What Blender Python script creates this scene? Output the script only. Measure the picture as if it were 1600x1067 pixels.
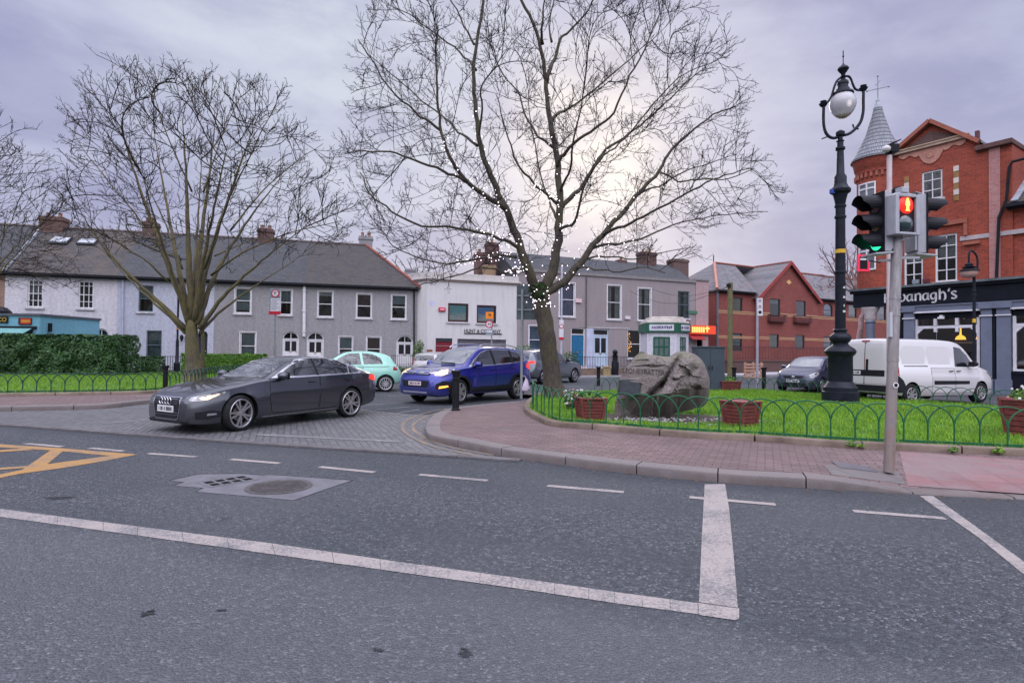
import bpy, bmesh, math, random
import numpy as np
from mathutils import Vector, Matrix, noise
from mathutils.bvhtree import BVHTree
R = math.radians
S = bpy.context.scene
COL = S.collection
for o in list(bpy.data.objects): bpy.data.objects.remove(o)

# ------------------------------------------------------------------ camera
F = 889.0                                  # focal length in photo pixels (20 mm on a 36 mm sensor, 1600 px wide)
CAM = Vector((0, 0, 1.5))
ROT = Matrix.Rotation(R(91.06), 3, 'X') @ Matrix.Rotation(R(0.6), 3, 'Z')
cd = bpy.data.cameras.new('camera'); cam = bpy.data.objects.new('camera', cd); COL.objects.link(cam)
cd.sensor_width = 36; cd.lens = 36 * F / 1600; cd.clip_start = .05; cd.clip_end = 1500
cam.matrix_world = Matrix.Translation(CAM) @ ROT.to_4x4()
S.camera = cam

# ------------------------------------------------------------------ world, sun, exposure
SUN_AZ, SUN_EL = R(8), R(20)               # behind the big tree
sun_dir = Vector((math.sin(SUN_AZ) * math.cos(SUN_EL), math.cos(SUN_AZ) * math.cos(SUN_EL), math.sin(SUN_EL)))
wd = bpy.data.worlds.new('World'); S.world = wd; wd.use_nodes = True
nt = wd.node_tree; N = nt.nodes; L = nt.links
bg = N['Background']
def wn(t, **k):
    n = N.new(t)
    for a, v in k.items(): setattr(n, a, v)
    return n
def wmath(op, a, b=None, c=None, clamp=False):
    n = wn('ShaderNodeMath', operation=op); n.use_clamp = clamp
    for i, v in enumerate((a, b, c)):
        if v is None: continue
        if isinstance(v, (int, float)): n.inputs[i].default_value = v
        else: L.new(v, n.inputs[i])
    return n.outputs[0]
def wmix(f, a, b):
    n = wn('ShaderNodeMix', data_type='RGBA')
    for i, v in ((0, f), (6, a), (7, b)):
        if isinstance(v, (int, float)): n.inputs[i].default_value = v
        elif isinstance(v, tuple): n.inputs[i].default_value = (*v, 1)
        else: L.new(v, n.inputs[i])
    return n.outputs[2]
sky = wn('ShaderNodeTexSky', sky_type='NISHITA'); sky.sun_disc = False
sky.sun_elevation = SUN_EL; sky.sun_rotation = SUN_AZ; sky.air_density = 1.5; sky.dust_density = 3
tc = wn('ShaderNodeTexCoord'); sep = wn('ShaderNodeSeparateXYZ'); L.new(tc.outputs['Generated'], sep.inputs[0])
mp = wn('ShaderNodeMapping'); mp.inputs['Scale'].default_value = (1, 1, 2.6); L.new(tc.outputs['Generated'], mp.inputs[0])
n1 = wn('ShaderNodeTexNoise'); n1.inputs['Scale'].default_value = 2.3; n1.inputs['Detail'].default_value = 7; n1.inputs['Roughness'].default_value = .55; n1.inputs['Distortion'].default_value = .6
L.new(mp.outputs[0], n1.inputs['Vector'])
n2 = wn('ShaderNodeTexNoise'); n2.inputs['Scale'].default_value = 6.5; n2.inputs['Detail'].default_value = 8; n2.inputs['Roughness'].default_value = .6
L.new(mp.outputs[0], n2.inputs['Vector'])
def wramp(v, a, b):
    n = wn('ShaderNodeMapRange', interpolation_type='SMOOTHSTEP'); n.inputs[1].default_value = a; n.inputs[2].default_value = b
    L.new(v, n.inputs[0]); return n.outputs[0]
c1 = wramp(n1.outputs[0], .38, .62)
c2 = wramp(n2.outputs[0], .35, .7)
cl = wmix(c1, (.375, .385, .60), (.545, .565, .765))
cl = wmix(wmath('MULTIPLY', c2, .28), cl, (.62, .64, .80))
# bright veiled sun behind the tree, broken by cloud
dt = wn('ShaderNodeVectorMath', operation='DOT_PRODUCT'); L.new(tc.outputs['Generated'], dt.inputs[0]); dt.inputs[1].default_value = sun_dir
g1 = wramp(dt.outputs['Value'], .90, 1.0)
g2 = wramp(dt.outputs['Value'], .980, .9995)
brk = wmath('ADD', wmath('MULTIPLY', c2, .6), .4)
cl = wmix(wmath('MULTIPLY', wmath('MULTIPLY', g1, brk), .34), cl, (.68, .71, .84))
cl = wmix(wmath('MULTIPLY', wmath('MULTIPLY', g2, brk), .78), cl, (.93, .90, .90))
# a second clear patch, upper left
dt2 = wn('ShaderNodeVectorMath', operation='DOT_PRODUCT'); L.new(tc.outputs['Generated'], dt2.inputs[0]); dt2.inputs[1].default_value = Vector((-.30, .82, .50)).normalized()
g3 = wramp(dt2.outputs['Value'], .93, 1.0)
cl = wmix(wmath('MULTIPLY', wmath('MULTIPLY', g3, brk), .75), cl, (.72, .78, .87))
# overcast sky, gain added overhead and behind the camera to light the scene
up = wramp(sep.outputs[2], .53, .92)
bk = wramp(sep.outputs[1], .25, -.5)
lowbk = wmath('MULTIPLY', wramp(sep.outputs[1], .12, -.25), wramp(sep.outputs[2], .42, .14))      # dark band added low behind the camera for darker reflections
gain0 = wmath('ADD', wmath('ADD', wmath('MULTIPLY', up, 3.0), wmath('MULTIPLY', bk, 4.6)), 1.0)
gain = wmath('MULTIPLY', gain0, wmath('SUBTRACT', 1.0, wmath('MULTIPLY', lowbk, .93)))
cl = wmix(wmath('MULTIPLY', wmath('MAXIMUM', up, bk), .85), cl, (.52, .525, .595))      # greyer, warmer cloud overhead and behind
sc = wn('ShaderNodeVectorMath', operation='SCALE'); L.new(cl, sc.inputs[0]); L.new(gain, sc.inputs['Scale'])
sk = wn('ShaderNodeVectorMath', operation='SCALE'); L.new(sky.outputs[0], sk.inputs[0]); sk.inputs['Scale'].default_value = .08
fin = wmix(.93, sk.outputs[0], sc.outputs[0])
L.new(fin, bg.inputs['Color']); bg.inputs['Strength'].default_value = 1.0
sl = bpy.data.lights.new('sun', 'SUN'); sl.energy = .5; sl.angle = R(18); sl.color = (1, .92, .85)
so = bpy.data.objects.new('sun', sl); COL.objects.link(so)
so.rotation_euler = (-sun_dir).to_track_quat('-Z', 'Y').to_euler()
S.view_settings.view_transform = 'Standard'; S.view_settings.look = 'None'
S.view_settings.exposure = 0.0; S.view_settings.gamma = 1.0
S.cycles.max_bounces = 6; S.cycles.transparent_max_bounces = 12

# ------------------------------------------------------------------ pixel helpers: a ray through a photo pixel
def ray(px, py): return ROT @ Vector(((px - 800) / F, -(py - 533.5) / F, -1))
def gp(px, py, z=0.0):
    d = ray(px, py); return CAM + d * ((z - CAM.z) / d.z)
def dp(px, py, depth):
    d = ray(px, py); return CAM + d * (depth / d.y)

# ------------------------------------------------------------------ mesh helpers
class MB:
    def __init__(s): s.v = []; s.f = []; s.m = []
    def add(s, vs, fs, m=0):
        b = len(s.v); s.v.extend([tuple(v) for v in vs])
        for f in fs: s.f.append([b + i for i in f]); s.m.append(m)
    def poly(s, vs, m=0): s.add(vs, [range(len(vs))], m)
    def box(s, a, b, m=0):
        x0, y0, z0 = a; x1, y1, z1 = b
        s.add([(x0,y0,z0),(x1,y0,z0),(x1,y1,z0),(x0,y1,z0),(x0,y0,z1),(x1,y0,z1),(x1,y1,z1),(x0,y1,z1)],
              [(3,2,1,0),(4,5,6,7),(0,1,5,4),(1,2,6,5),(2,3,7,6),(3,0,4,7)], m)
    def cbox(s, c, size, m=0): s.box([c[i] - size[i] / 2 for i in range(3)], [c[i] + size[i] / 2 for i in range(3)], m)
    def prism(s, pts, ext, m=0):
        n = len(pts); e = Vector(ext); A = [Vector(p) for p in pts]; B = [p + e for p in A]
        s.add(A + B, [list(range(n))[::-1], list(range(n, 2 * n))] + [(i, (i + 1) % n, n + (i + 1) % n, n + i) for i in range(n)], m)
    def bar(s, p, q, w, h=None, m=0, up=(0, 0, 1)):
        p = Vector(p); q = Vector(q); h = h or w; d = (q - p).normalized(); u = Vector(up)
        if abs(d.dot(u)) > .95: u = Vector((0, 1, 0))
        a = d.cross(u).normalized() * w / 2; b = a.cross(d).normalized() * h / 2
        s.add([p-a-b, p+a-b, p+a+b, p-a+b, q-a-b, q+a-b, q+a+b, q-a+b], [(0,1,2,3),(7,6,5,4),(0,4,5,1),(1,5,6,2),(2,6,7,3),(3,7,4,0)], m)
    def tube(s, pts, r, n=8, m=0, cap=True):
        P = [Vector(p) for p in pts]; k = len(P)
        rr = r if isinstance(r, (list, tuple)) else [r] * k
        b = len(s.v); pa = None
        for i in range(k):
            d = (P[min(i + 1, k - 1)] - P[max(i - 1, 0)]).normalized()
            if pa is None:
                u = Vector((0, 0, 1)) if abs(d.z) < .9 else Vector((1, 0, 0)); a = d.cross(u).normalized()
            else:
                a = pa - d * pa.dot(d); a = a.normalized() if a.length > 1e-6 else d.orthogonal().normalized()
            pa = a; c = d.cross(a)
            for j in range(n):
                t = 2 * math.pi * j / n; s.v.append(tuple(P[i] + (a * math.cos(t) + c * math.sin(t)) * rr[i]))
        for i in range(k - 1):
            for j in range(n):
                s.f.append([b+i*n+j, b+i*n+(j+1)%n, b+(i+1)*n+(j+1)%n, b+(i+1)*n+j]); s.m.append(m)
        if cap:
            s.f.append([b + j for j in range(n)][::-1]); s.m.append(m)
            s.f.append([b + (k-1)*n + j for j in range(n)]); s.m.append(m)
    def lathe(s, prof, n=24, c=(0, 0, 0), m=0, axis='Z', cap=True):
        b = len(s.v); c = Vector(c)
        for r, z in prof:
            for j in range(n):
                t = 2 * math.pi * j / n; x, y = r * math.cos(t), r * math.sin(t)
                s.v.append(tuple(c + (Vector((x, y, z)) if axis == 'Z' else Vector((x, z, y)) if axis == 'Y' else Vector((z, x, y)))))
        for i in range(len(prof) - 1):
            for j in range(n):
                s.f.append([b+i*n+j, b+i*n+(j+1)%n, b+(i+1)*n+(j+1)%n, b+(i+1)*n+j]); s.m.append(m)
        if cap:
            for i in (0, len(prof) - 1):
                if prof[i][0] > 1e-4: s.f.append([b + i*n + j for j in range(n)]); s.m.append(m)
    def ball(s, c, r, n=8, k=6, m=0, sc=(1, 1, 1)):
        pr = [(math.sin(math.pi * i / k), -math.cos(math.pi * i / k)) for i in range(k + 1)]
        b = len(s.v); s.lathe([(max(p[0], .001) * r, p[1] * r) for p in pr], n, (0, 0, 0), m, cap=False)
        for i in range(b, len(s.v)): s.v[i] = tuple(Vector(c) + Vector([s.v[i][q] * sc[q] for q in range(3)]))
    def build(s, name, mats, parent=None, smooth=False, sharp=40, bevel=0):
        me = bpy.data.meshes.new(name); me.from_pydata(s.v, [], s.f)
        mats = mats if isinstance(mats, (list, tuple)) else [mats]
        for m in mats: me.materials.append(m)
        if len(mats) > 1: me.polygons.foreach_set('material_index', s.m)
        if bevel or smooth:
            bm = bmesh.new(); bm.from_mesh(me)
            if len(bm.faces) < 60000: bmesh.ops.recalc_face_normals(bm, faces=bm.faces[:])
            if bevel:
                es = [e for e in bm.edges if len(e.link_faces) == 2 and e.calc_face_angle(0) > .5]
                bmesh.ops.bevel(bm, geom=es, offset=bevel, segments=2, profile=.6, affect='EDGES', clamp_overlap=True)
            bm.to_mesh(me); bm.free()
        if smooth:
            me.polygons.foreach_set('use_smooth', [True] * len(me.polygons))
            if sharp: me.set_sharp_from_angle(angle=R(sharp))
        me.update()
        o = bpy.data.objects.new(name, me); COL.objects.link(o)
        if parent: o.parent = parent
        return o
def thing(name, label, cat, loc=(0, 0, 0), rz=0, group=None):
    o = bpy.data.objects.new(name, None); COL.objects.link(o); o.empty_display_size = .2
    o.location = loc; o.rotation_euler = (0, 0, rz); o['label'] = label; o['category'] = cat
    if group: o['group'] = group
    return o
def tag(o, label, cat, group=None):
    o['label'] = label; o['category'] = cat
    if group: o['group'] = group
    return o
def struct(o, label=None):
    o['kind'] = 'structure'
    if label: o['label'] = label
    return o
def copy_tree(o, parent=None, label=None):
    c = o.copy(); COL.objects.link(c)
    if parent: c.parent = parent
    if label: c['label'] = label
    for ch in o.children: copy_tree(ch, c)
    return c
def resample(pts, n):
    P = [Vector(p) for p in pts]; d = [0]
    for a, b in zip(P, P[1:]): d.append(d[-1] + (b - a).length)
    out = []
    for i in range(n):
        t = d[-1] * i / (n - 1); k = 0
        while k < len(P) - 2 and d[k + 1] < t: k += 1
        out.append(P[k].lerp(P[k + 1], (t - d[k]) / max(d[k + 1] - d[k], 1e-9)))
    return out
def smooth_path(pts, n):
    P = [Vector(p) for p in pts]; P = [P[0] * 2 - P[1]] + P + [P[-1] * 2 - P[-2]]; out = []
    for i in range(1, len(P) - 2):
        for k in range(n):
            t = k / n; a, b, c, d = P[i-1:i+3]
            out.append(.5 * (2*b + (c - a)*t + (2*a - 5*b + 4*c - d)*t*t + (3*b - a - 3*c + d)*t**3))
    out.append(P[-2]); return out
def font(text, size, depth=.004):
    c = bpy.data.curves.new('text', 'FONT'); c.body = text; c.size = size; c.extrude = depth; c.align_x = 'CENTER'; c.align_y = 'CENTER'
    o = bpy.data.objects.new('text', c); COL.objects.link(o)
    dg = bpy.context.evaluated_depsgraph_get(); me = bpy.data.meshes.new_from_object(o.evaluated_get(dg))
    bpy.data.objects.remove(o); return me
def text_obj(name, text, size, m, parent, mat4, sx=1.0):
    me = font(text, size); me.transform(mat4 @ Matrix.Diagonal((sx, 1, 1, 1))); me.materials.clear(); me.materials.append(m)
    o = bpy.data.objects.new(name, me); COL.objects.link(o); o.parent = parent; return o
UPRIGHT = Matrix.Rotation(R(90), 4, 'X')   # text standing up, facing -Y

# ------------------------------------------------------------------ materials
class NT:
    def __init__(s, name):
        s.m = bpy.data.materials.new(name); s.m.use_nodes = True; s.t = s.m.node_tree
        s.b = s.t.nodes['Principled BSDF']; s.out = s.t.nodes['Material Output']
    def n(s, t, ins=None, **k):
        n = s.t.nodes.new(t)
        for a, v in k.items(): setattr(n, a, v)
        for a, v in (ins or {}).items(): s.set(n.inputs[a], v)
        return n
    def set(s, inp, v):
        if isinstance(v, bpy.types.NodeSocket): s.t.links.new(v, inp)
        elif isinstance(v, (tuple, list)) and len(v) == 3 and inp.type == 'RGBA': inp.default_value = (*v, 1)
        else: inp.default_value = v
    def P(s, **k):
        for a, v in k.items(): s.set(s.b.inputs[a.replace('_', ' ')], v)
    def co(s, kind='Object'): return s.n('ShaderNodeTexCoord').outputs[kind]
    def noise(s, vec, scale, detail=4, rough=.55, dist=0): return s.n('ShaderNodeTexNoise', {'Vector': vec, 'Scale': scale, 'Detail': detail, 'Roughness': rough, 'Distortion': dist}).outputs[0]
    def vor(s, vec, scale, out='Distance', feature='F1'): return s.n('ShaderNodeTexVoronoi', {'Vector': vec, 'Scale': scale}, feature=feature).outputs[out]
    def rmp(s, v, a, b, lo=0.0, hi=1.0): return s.n('ShaderNodeMapRange', {0: v, 1: a, 2: b, 3: lo, 4: hi}).outputs[0]
    def mix(s, f, a, b, mode='MIX'):
        n = s.n('ShaderNodeMix', data_type='RGBA', blend_type=mode); s.set(n.inputs[0], f); s.set(n.inputs[6], a); s.set(n.inputs[7], b); return n.outputs[2]
    def ma(s, op, a, b=0.0):
        n = s.n('ShaderNodeMath', operation=op); s.set(n.inputs[0], a); s.set(n.inputs[1], b); return n.outputs[0]
    def bump(s, h, st=.3, d=.01): s.P(Normal=s.n('ShaderNodeBump', {'Height': h, 'Strength': st, 'Distance': d}).outputs[0])
    def wall(s, kx=1, ky=1, kz=1):          # (x+y, z) of the object, for courses on upright faces
        sp = s.n('ShaderNodeSeparateXYZ', {0: s.co()}); a = s.ma('ADD', sp.outputs[0], sp.outputs[1])
        return s.n('ShaderNodeCombineXYZ', {0: a, 1: sp.outputs[2], 2: 0.0}).outputs[0]
MATS = {}
def hexc(h):
    h = h.lstrip('#'); c = [int(h[i:i+2], 16) / 255 for i in (0, 2, 4)]
    return tuple(x / 12.92 if x <= .04045 else ((x + .055) / 1.055) ** 2.4 for x in c)
def pm(name, col, rough=.6, metal=0, var=.15, sc=3.0, bump=0, bsc=60, coat=0, spec=.5, emit=0, ecol=None):
    if name in MATS: return MATS[name]
    m = NT(name); o = m.co()
    if var:
        n = m.noise(o, sc, 6, .6); c = m.mix(m.rmp(n, .3, .7), tuple(x * (1 - var) for x in col), tuple(min(x * (1 + var), 1) for x in col)); m.P(Base_Color=c)
        m.P(Roughness=m.rmp(n, .3, .7, min(rough * 1.1, 1), rough * .85))
    else: m.P(Base_Color=col, Roughness=rough)
    if spec == .5: spec = .12 if max(col) < .04 and not coat else .32
    m.P(Metallic=metal, Coat_Weight=coat, Coat_Roughness=.04, Specular_IOR_Level=spec)
    if emit: m.P(Emission_Color=ecol or col, Emission_Strength=emit)
    if bump: m.bump(m.noise(o, bsc, 3), bump, .01)
    MATS[name] = m.m; return m.m
def brick_mat(name, c1, c2, mortar, bw=.225, bh=.075, mo=.010, var=.25, bump=.4, dirt=.35, rough=.85):
    m = NT(name); v = m.wall(); o = m.co()
    b = m.n('ShaderNodeTexBrick', {'Vector': v, 'Color1': c1, 'Color2': c2, 'Mortar': mortar, 'Scale': 1.0, 'Mortar Size': mo, 'Mortar Smooth': .3, 'Bias': 0.0, 'Brick Width': bw, 'Row Height': bh})
    big = m.noise(o, .7, 6, .65); fine = m.noise(o, 9, 4)
    c = m.mix(m.rmp(big, .35, .75, 0, dirt), b.outputs[0], tuple(x * .45 for x in c1))
    c = m.mix(m.rmp(fine, .4, .8, 0, var), c, tuple(min(1, x * 1.5) for x in c2))
    m.P(Base_Color=c, Roughness=rough); m.bump(m.ma('ADD', m.ma('MULTIPLY', b.outputs[1], -1.0), m.ma('MULTIPLY', fine, .5)), bump, .01)
    MATS[name] = m.m; return m.m
def render_mat(name, col, lump=.5, stain=.35, sc=14, dirt=(.12, .11, .10)):   # painted / dashed wall with vertical streaks
    m = NT(name); o = m.co(); sp = m.n('ShaderNodeSeparateXYZ', {0: o})
    st = m.n('ShaderNodeMapping', {'Vector': o, 'Scale': (2.2, 2.2, .25)}).outputs[0]
    s1 = m.noise(st, 1.6, 7, .65); s2 = m.noise(o, sc, 5, .7); s3 = m.noise(o, .5, 5)
    c = m.mix(m.rmp(s2, .3, .75, 0, 1), tuple(x * .72 for x in col), tuple(min(x * 1.12, .95) for x in col))
    c = m.mix(m.rmp(s1, .5, .85, 0, stain), c, dirt)
    c = m.mix(m.rmp(s3, .45, .75, 0, .22), c, tuple(x * .6 for x in col))
    m.P(Base_Color=c, Roughness=.85); m.bump(m.ma('ADD', s2, m.ma('MULTIPLY', m.noise(o, 45, 3), .5)), lump, .03)
    MATS[name] = m.m; return m.m
def slate_mat(name, c1, c2, moss=(.10, .09, .06), bw=.32, bh=.2, mossy=.5):
    m = NT(name); o = m.co(); sp = m.n('ShaderNodeSeparateXYZ', {0: o})
    v = m.n('ShaderNodeCombineXYZ', {0: m.ma('ADD', sp.outputs[0], 0.0), 1: m.ma('MULTIPLY', sp.outputs[2], 1.35), 2: 0.0}).outputs[0]
    b = m.n('ShaderNodeTexBrick', {'Vector': v, 'Color1': c1, 'Color2': c2, 'Mortar': tuple(x * .35 for x in c1), 'Scale': 1.0, 'Mortar Size': .012, 'Mortar Smooth': .4, 'Brick Width': bw, 'Row Height': bh})
    n = m.noise(o, .9, 8, .7); f = m.noise(o, 7, 5, .7)
    c = m.mix(m.rmp(n, .42, .66, 0, mossy), b.outputs[0], moss); c = m.mix(m.rmp(f, .55, .8, 0, .5), c, tuple(min(1, x * 2) for x in c2))
    m.P(Base_Color=c, Roughness=.75); m.bump(m.ma('ADD', m.ma('MULTIPLY', b.outputs[1], -1.0), m.ma('MULTIPLY', f, .6)), .5, .02)
    MATS[name] = m.m; return m.m
def glass_mat(name, tint=(.75, .8, .8), dark=.35):
    m = NT(name); t = m.n('ShaderNodeBsdfTransparent', {'Color': tint}).outputs[0]
    g = m.n('ShaderNodeBsdfGlossy', {'Color': (1, 1, 1), 'Roughness': .03}).outputs[0]
    fr = m.n('ShaderNodeFresnel', {'IOR': 1.55}).outputs[0]
    a = m.n('ShaderNodeMixShader', {0: m.ma('ADD', m.ma('MULTIPLY', fr, 1.4), .05), 1: t, 2: g})
    m.t.links.new(a.outputs[0], m.out.inputs['Surface']); MATS[name] = m.m; return m.m
def paint_mat(name, col, metal=.4, rough=.32):
    m = NT(name); o = m.co(); fl = m.noise(o, 900, 2); dirt = m.noise(o, 1.5, 6)
    c = m.mix(m.rmp(fl, .35, .65, 0, .35), col, tuple(min(1, x * 1.6 + .01) for x in col))
    sp = m.n('ShaderNodeSeparateXYZ', {0: o})
    low = m.ma('MULTIPLY', m.rmp(sp.outputs[2], .75, .2, 0, .5), m.rmp(dirt, .3, .7, .4, 1))   # road film on the sills
    c = m.mix(low, c, (.10, .095, .09)); m.P(Base_Color=c, Metallic=metal, Roughness=m.rmp(low, 0, .5, rough, .6), Coat_Weight=1.0, Coat_Roughness=m.rmp(dirt, .3, .7, .02, .08))
    MATS[name] = m.m; return m.m
# ------------------------------------------------------------------ ground materials
RA = R(-19)                                  # direction of the main road
def asphalt_mat():
    m = NT('asphalt'); o = m.co()
    rd = m.n('ShaderNodeMapping', {'Vector': o, 'Rotation': (0, 0, -RA)}).outputs[0]
    st = m.n('ShaderNodeMapping', {'Vector': rd, 'Scale': (.14, 1.0, 1.0000)}).outputs[0]
    v = m.n('ShaderNodeTexVoronoi', {'Vector': o, 'Scale': 62.0, 'Randomness': 1.0})
    f1 = m.noise(o, 130, 3, .7); f2 = m.noise(o, 26, 5, .65); tr = m.noise(st, 1.1, 4, .5); big = m.noise(o, .45, 5, .55)
    sp = m.n('ShaderNodeSeparateXYZ', {0: v.outputs['Color']})
    c = m.mix(m.rmp(sp.outputs[0], 0, 1), (0.041, 0.047, 0.061), (0.139, 0.151, 0.175))
    c = m.mix(m.rmp(sp.outputs[1], .90, .95), c, (0.396, 0.402, 0.419))                       # pale chippings
    c = m.mix(m.rmp(sp.outputs[2], .90, .96, 0, .8), c, (0.014, 0.015, 0.018))
    c = m.mix(m.rmp(v.outputs['Distance'], .0085, .0145, 0, .5), c, (0.036, 0.038, 0.046))
    g3 = m.noise(o, 17, 3, .8); c = m.mix(m.rmp(g3, .53, .68, 0, .6), c, (0.204, 0.218, 0.241)); c = m.mix(m.rmp(g3, .48, .32, 0, .7), c, (0.032, 0.036, 0.046))
    c = m.mix(m.rmp(f2, .4, .75, 0, .35), c, (0.101, 0.104, 0.118))
    c = m.mix(m.rmp(tr, .42, .60, 0, .5), c, (0.061, 0.067, 0.080))                       # wheel tracks
    c = m.mix(m.rmp(big, .45, .72, 0, .55), c, (0.119, 0.117, 0.130))
    # dark oily band beside the edge line and the dusty channel along the kerb
    rs = m.n('ShaderNodeSeparateXYZ', {0: rd}).outputs[1]
    wob = m.ma('ADD', rs, m.ma('MULTIPLY', m.noise(o, .8, 3), .8))
    bnd = m.ma('MULTIPLY', m.rmp(wob, 6.9, 7.4), m.rmp(wob, 8.3, 7.7)); c = m.mix(m.ma('MULTIPLY', bnd, .45), c, (0.047, 0.051, 0.062))
    c = m.mix(m.ma('MULTIPLY', m.rmp(wob, 8.5, 9.1), m.rmp(wob, 11.5, 10.2, 0, .5)), c, (0.122, 0.115, 0.126))
    lane = m.rmp(wob, 3.9, 3.5); c = m.mix(m.ma('MULTIPLY', lane, .40), c, (0.155, 0.155, 0.171))
    spo = m.noise(o, 1.7, 3, .6); c = m.mix(m.rmp(m.noise(o, .9, 3, .6), .60, .72, 0, .35), c, (0.043, 0.045, 0.053)); c = m.mix(m.rmp(spo, .70, .74, 0, .6), c, (0.022, 0.022, 0.027))
    m.P(Base_Color=c, Roughness=m.rmp(f1, .3, .7, .72, .92), Specular_IOR_Level=.35)
    h = m.ma('ADD', m.ma('MULTIPLY', m.ma('POWER', v.outputs['Distance'], 1.0), -60.0), m.ma('MULTIPLY', f1, .8))
    m.bump(h, .6, .006); MATS['asphalt'] = m.m; return m.m
def sett_mat():
    m = NT('setts'); o = m.co(); wob = m.n('ShaderNodeVectorMath', {0: o, 1: m.n('ShaderNodeVectorMath', {0: m.n('ShaderNodeTexNoise', {'Vector': o, 'Scale': 2.5}).outputs[1], 1: (.07, .07, 0)}, operation='MULTIPLY').outputs[0]}, operation='ADD').outputs[0]
    rd = m.n('ShaderNodeMapping', {'Vector': wob, 'Rotation': (0, 0, R(68))}).outputs[0]
    b = m.n('ShaderNodeTexBrick', {'Vector': rd, 'Color1': (.060, .061, .070), 'Color2': (.125, .120, .128), 'Mortar': (.040, .040, .042), 'Scale': 1.0, 'Mortar Size': .016, 'Mortar Smooth': .7, 'Bias': -.1, 'Brick Width': .17, 'Row Height': .112})
    n = m.noise(o, 35, 4, .6); big = m.noise(o, .7, 5)
    c = m.mix(m.rmp(n, .35, .75, 0, .45), b.outputs[0], (.20, .185, .19)); c = m.mix(m.rmp(big, .4, .7, 0, .4), c, (.07, .07, .078))
    m.P(Base_Color=c, Roughness=m.rmp(n, .3, .7, .45, .7)); m.bump(m.ma('ADD', m.ma('MULTIPLY', b.outputs[1], -1.0), m.ma('MULTIPLY', n, .5)), .7, .02)
    MATS['setts'] = m.m; return m.m
def paver_mat(name, c1, c2, mortar, rot, bw=.2, bh=.1, mo=.007, herring=False):
    m = NT(name); o = m.co(); rd = m.n('ShaderNodeMapping', {'Vector': o, 'Rotation': (0, 0, R(rot))}).outputs[0]
    b = m.n('ShaderNodeTexBrick', {'Vector': rd, 'Color1': c1, 'Color2': c2, 'Mortar': mortar, 'Scale': 1.0, 'Mortar Size': mo, 'Mortar Smooth': .35, 'Brick Width': bw, 'Row Height': bh})
    n = m.noise(o, 40, 4, .65); big = m.noise(o, .9, 6, .6); st = m.noise(o, 3.1, 4)
    c = m.mix(m.rmp(big, .4, .72, 0, .5), b.outputs[0], tuple(x * .55 for x in c1)); c = m.mix(m.rmp(n, .5, .8, 0, .4), c, (.20, .155, .152)); c = m.mix(m.rmp(st, .62, .72, 0, .35), c, (.10, .11, .085))
    m.P(Base_Color=c, Roughness=.82); m.bump(m.ma('ADD', m.ma('MULTIPLY', b.outputs[1], -1.0), m.ma('MULTIPLY', n, .3)), .6, .012)
    MATS[name] = m.m; return m.m
def road_paint(name, col, wear=.5):
    m = NT(name); o = m.co(); n = m.noise(o, 48, 4, .75); b = m.noise(o, 2.0, 6, .7); v = m.n('ShaderNodeTexVoronoi', {'Vector': o, 'Scale': 85.0}); sp = m.n('ShaderNodeSeparateXYZ', {0: v.outputs['Color']})
    f = m.rmp(m.ma('ADD', m.ma('MULTIPLY', n, .6), m.ma('MULTIPLY', b, .55)), .66 - wear * .22, .80 - wear * .22)
    c = m.mix(m.rmp(b, .3, .7), tuple(x * .8 for x in col), col); c = m.mix(m.rmp(sp.outputs[0], .75, 1, 0, .3), c, tuple(x * .55 for x in col))
    m.P(Base_Color=m.mix(m.ma('MULTIPLY', f, .85), c, (.09, .09, .10)), Roughness=.8); m.bump(n, .5, .006); MATS[name] = m.m; return m.m
asphalt_mat(); sett_mat()
paver_mat('brick_paving', (.118, .072, .072), (.175, .113, .111), (.03, .025, .024), 24)
paver_mat('left_paving', (.12, .072, .070), (.165, .108, .105), (.05, .042, .042), 10)
paver_mat('grey_slabs', (.12, .105, .104), (.165, .147, .145), (.09, .08, .08), -17, .55, .42, .008)
road_paint('white_paint', (.335, .290, .272), .62); road_paint('worn_white', (.36, .32, .31), 1.0); road_paint('yellow_paint', (.36, .19, .052), .5); road_paint('worn_yellow', (.40, .24, .08), 1.05)
def tactile_mat():
    m = NT('tactile'); o = m.co(); rd = m.n('ShaderNodeMapping', {'Vector': o, 'Rotation': (0, 0, R(17))}).outputs[0]
    b = m.n('ShaderNodeTexBrick', {'Vector': rd, 'Color1': (.165, .066, .070), 'Color2': (.22, .103, .106), 'Mortar': (.07, .05, .05), 'Scale': 1.0, 'Mortar Size': .010, 'Brick Width': .4, 'Row Height': .4, }); b.offset = 0
    sp = m.n('ShaderNodeSeparateXYZ', {0: rd}); k = 2 * math.pi / .067
    dots = m.ma('MULTIPLY', m.ma('SINE', m.ma('MULTIPLY', sp.outputs[0], k)), m.ma('SINE', m.ma('MULTIPLY', sp.outputs[1], k)))
    dd = m.rmp(m.ma('ABSOLUTE', dots), .4, .7); n = m.noise(o, 20, 5); big = m.noise(o, 1.3, 4)
    c = m.mix(m.ma('MULTIPLY', dd, .55), b.outputs[0], (.27, .155, .155)); c = m.mix(m.rmp(m.noise(o, 4.5, 4, .6), .5, .75, 0, .5), c, (.13, .095, .095)); c = m.mix(m.rmp(big, .42, .6, 0, .7), c, (.19, .145, .145)); c = m.mix(m.rmp(n, .5, .75, 0, .35), c, (.22, .17, .17))
    m.P(Base_Color=c, Roughness=.75); m.bump(m.ma('ADD', dd, m.ma('MULTIPLY', b.outputs[1], -1.0)), .5, .008); MATS['tactile'] = m.m
tactile_mat()
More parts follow.
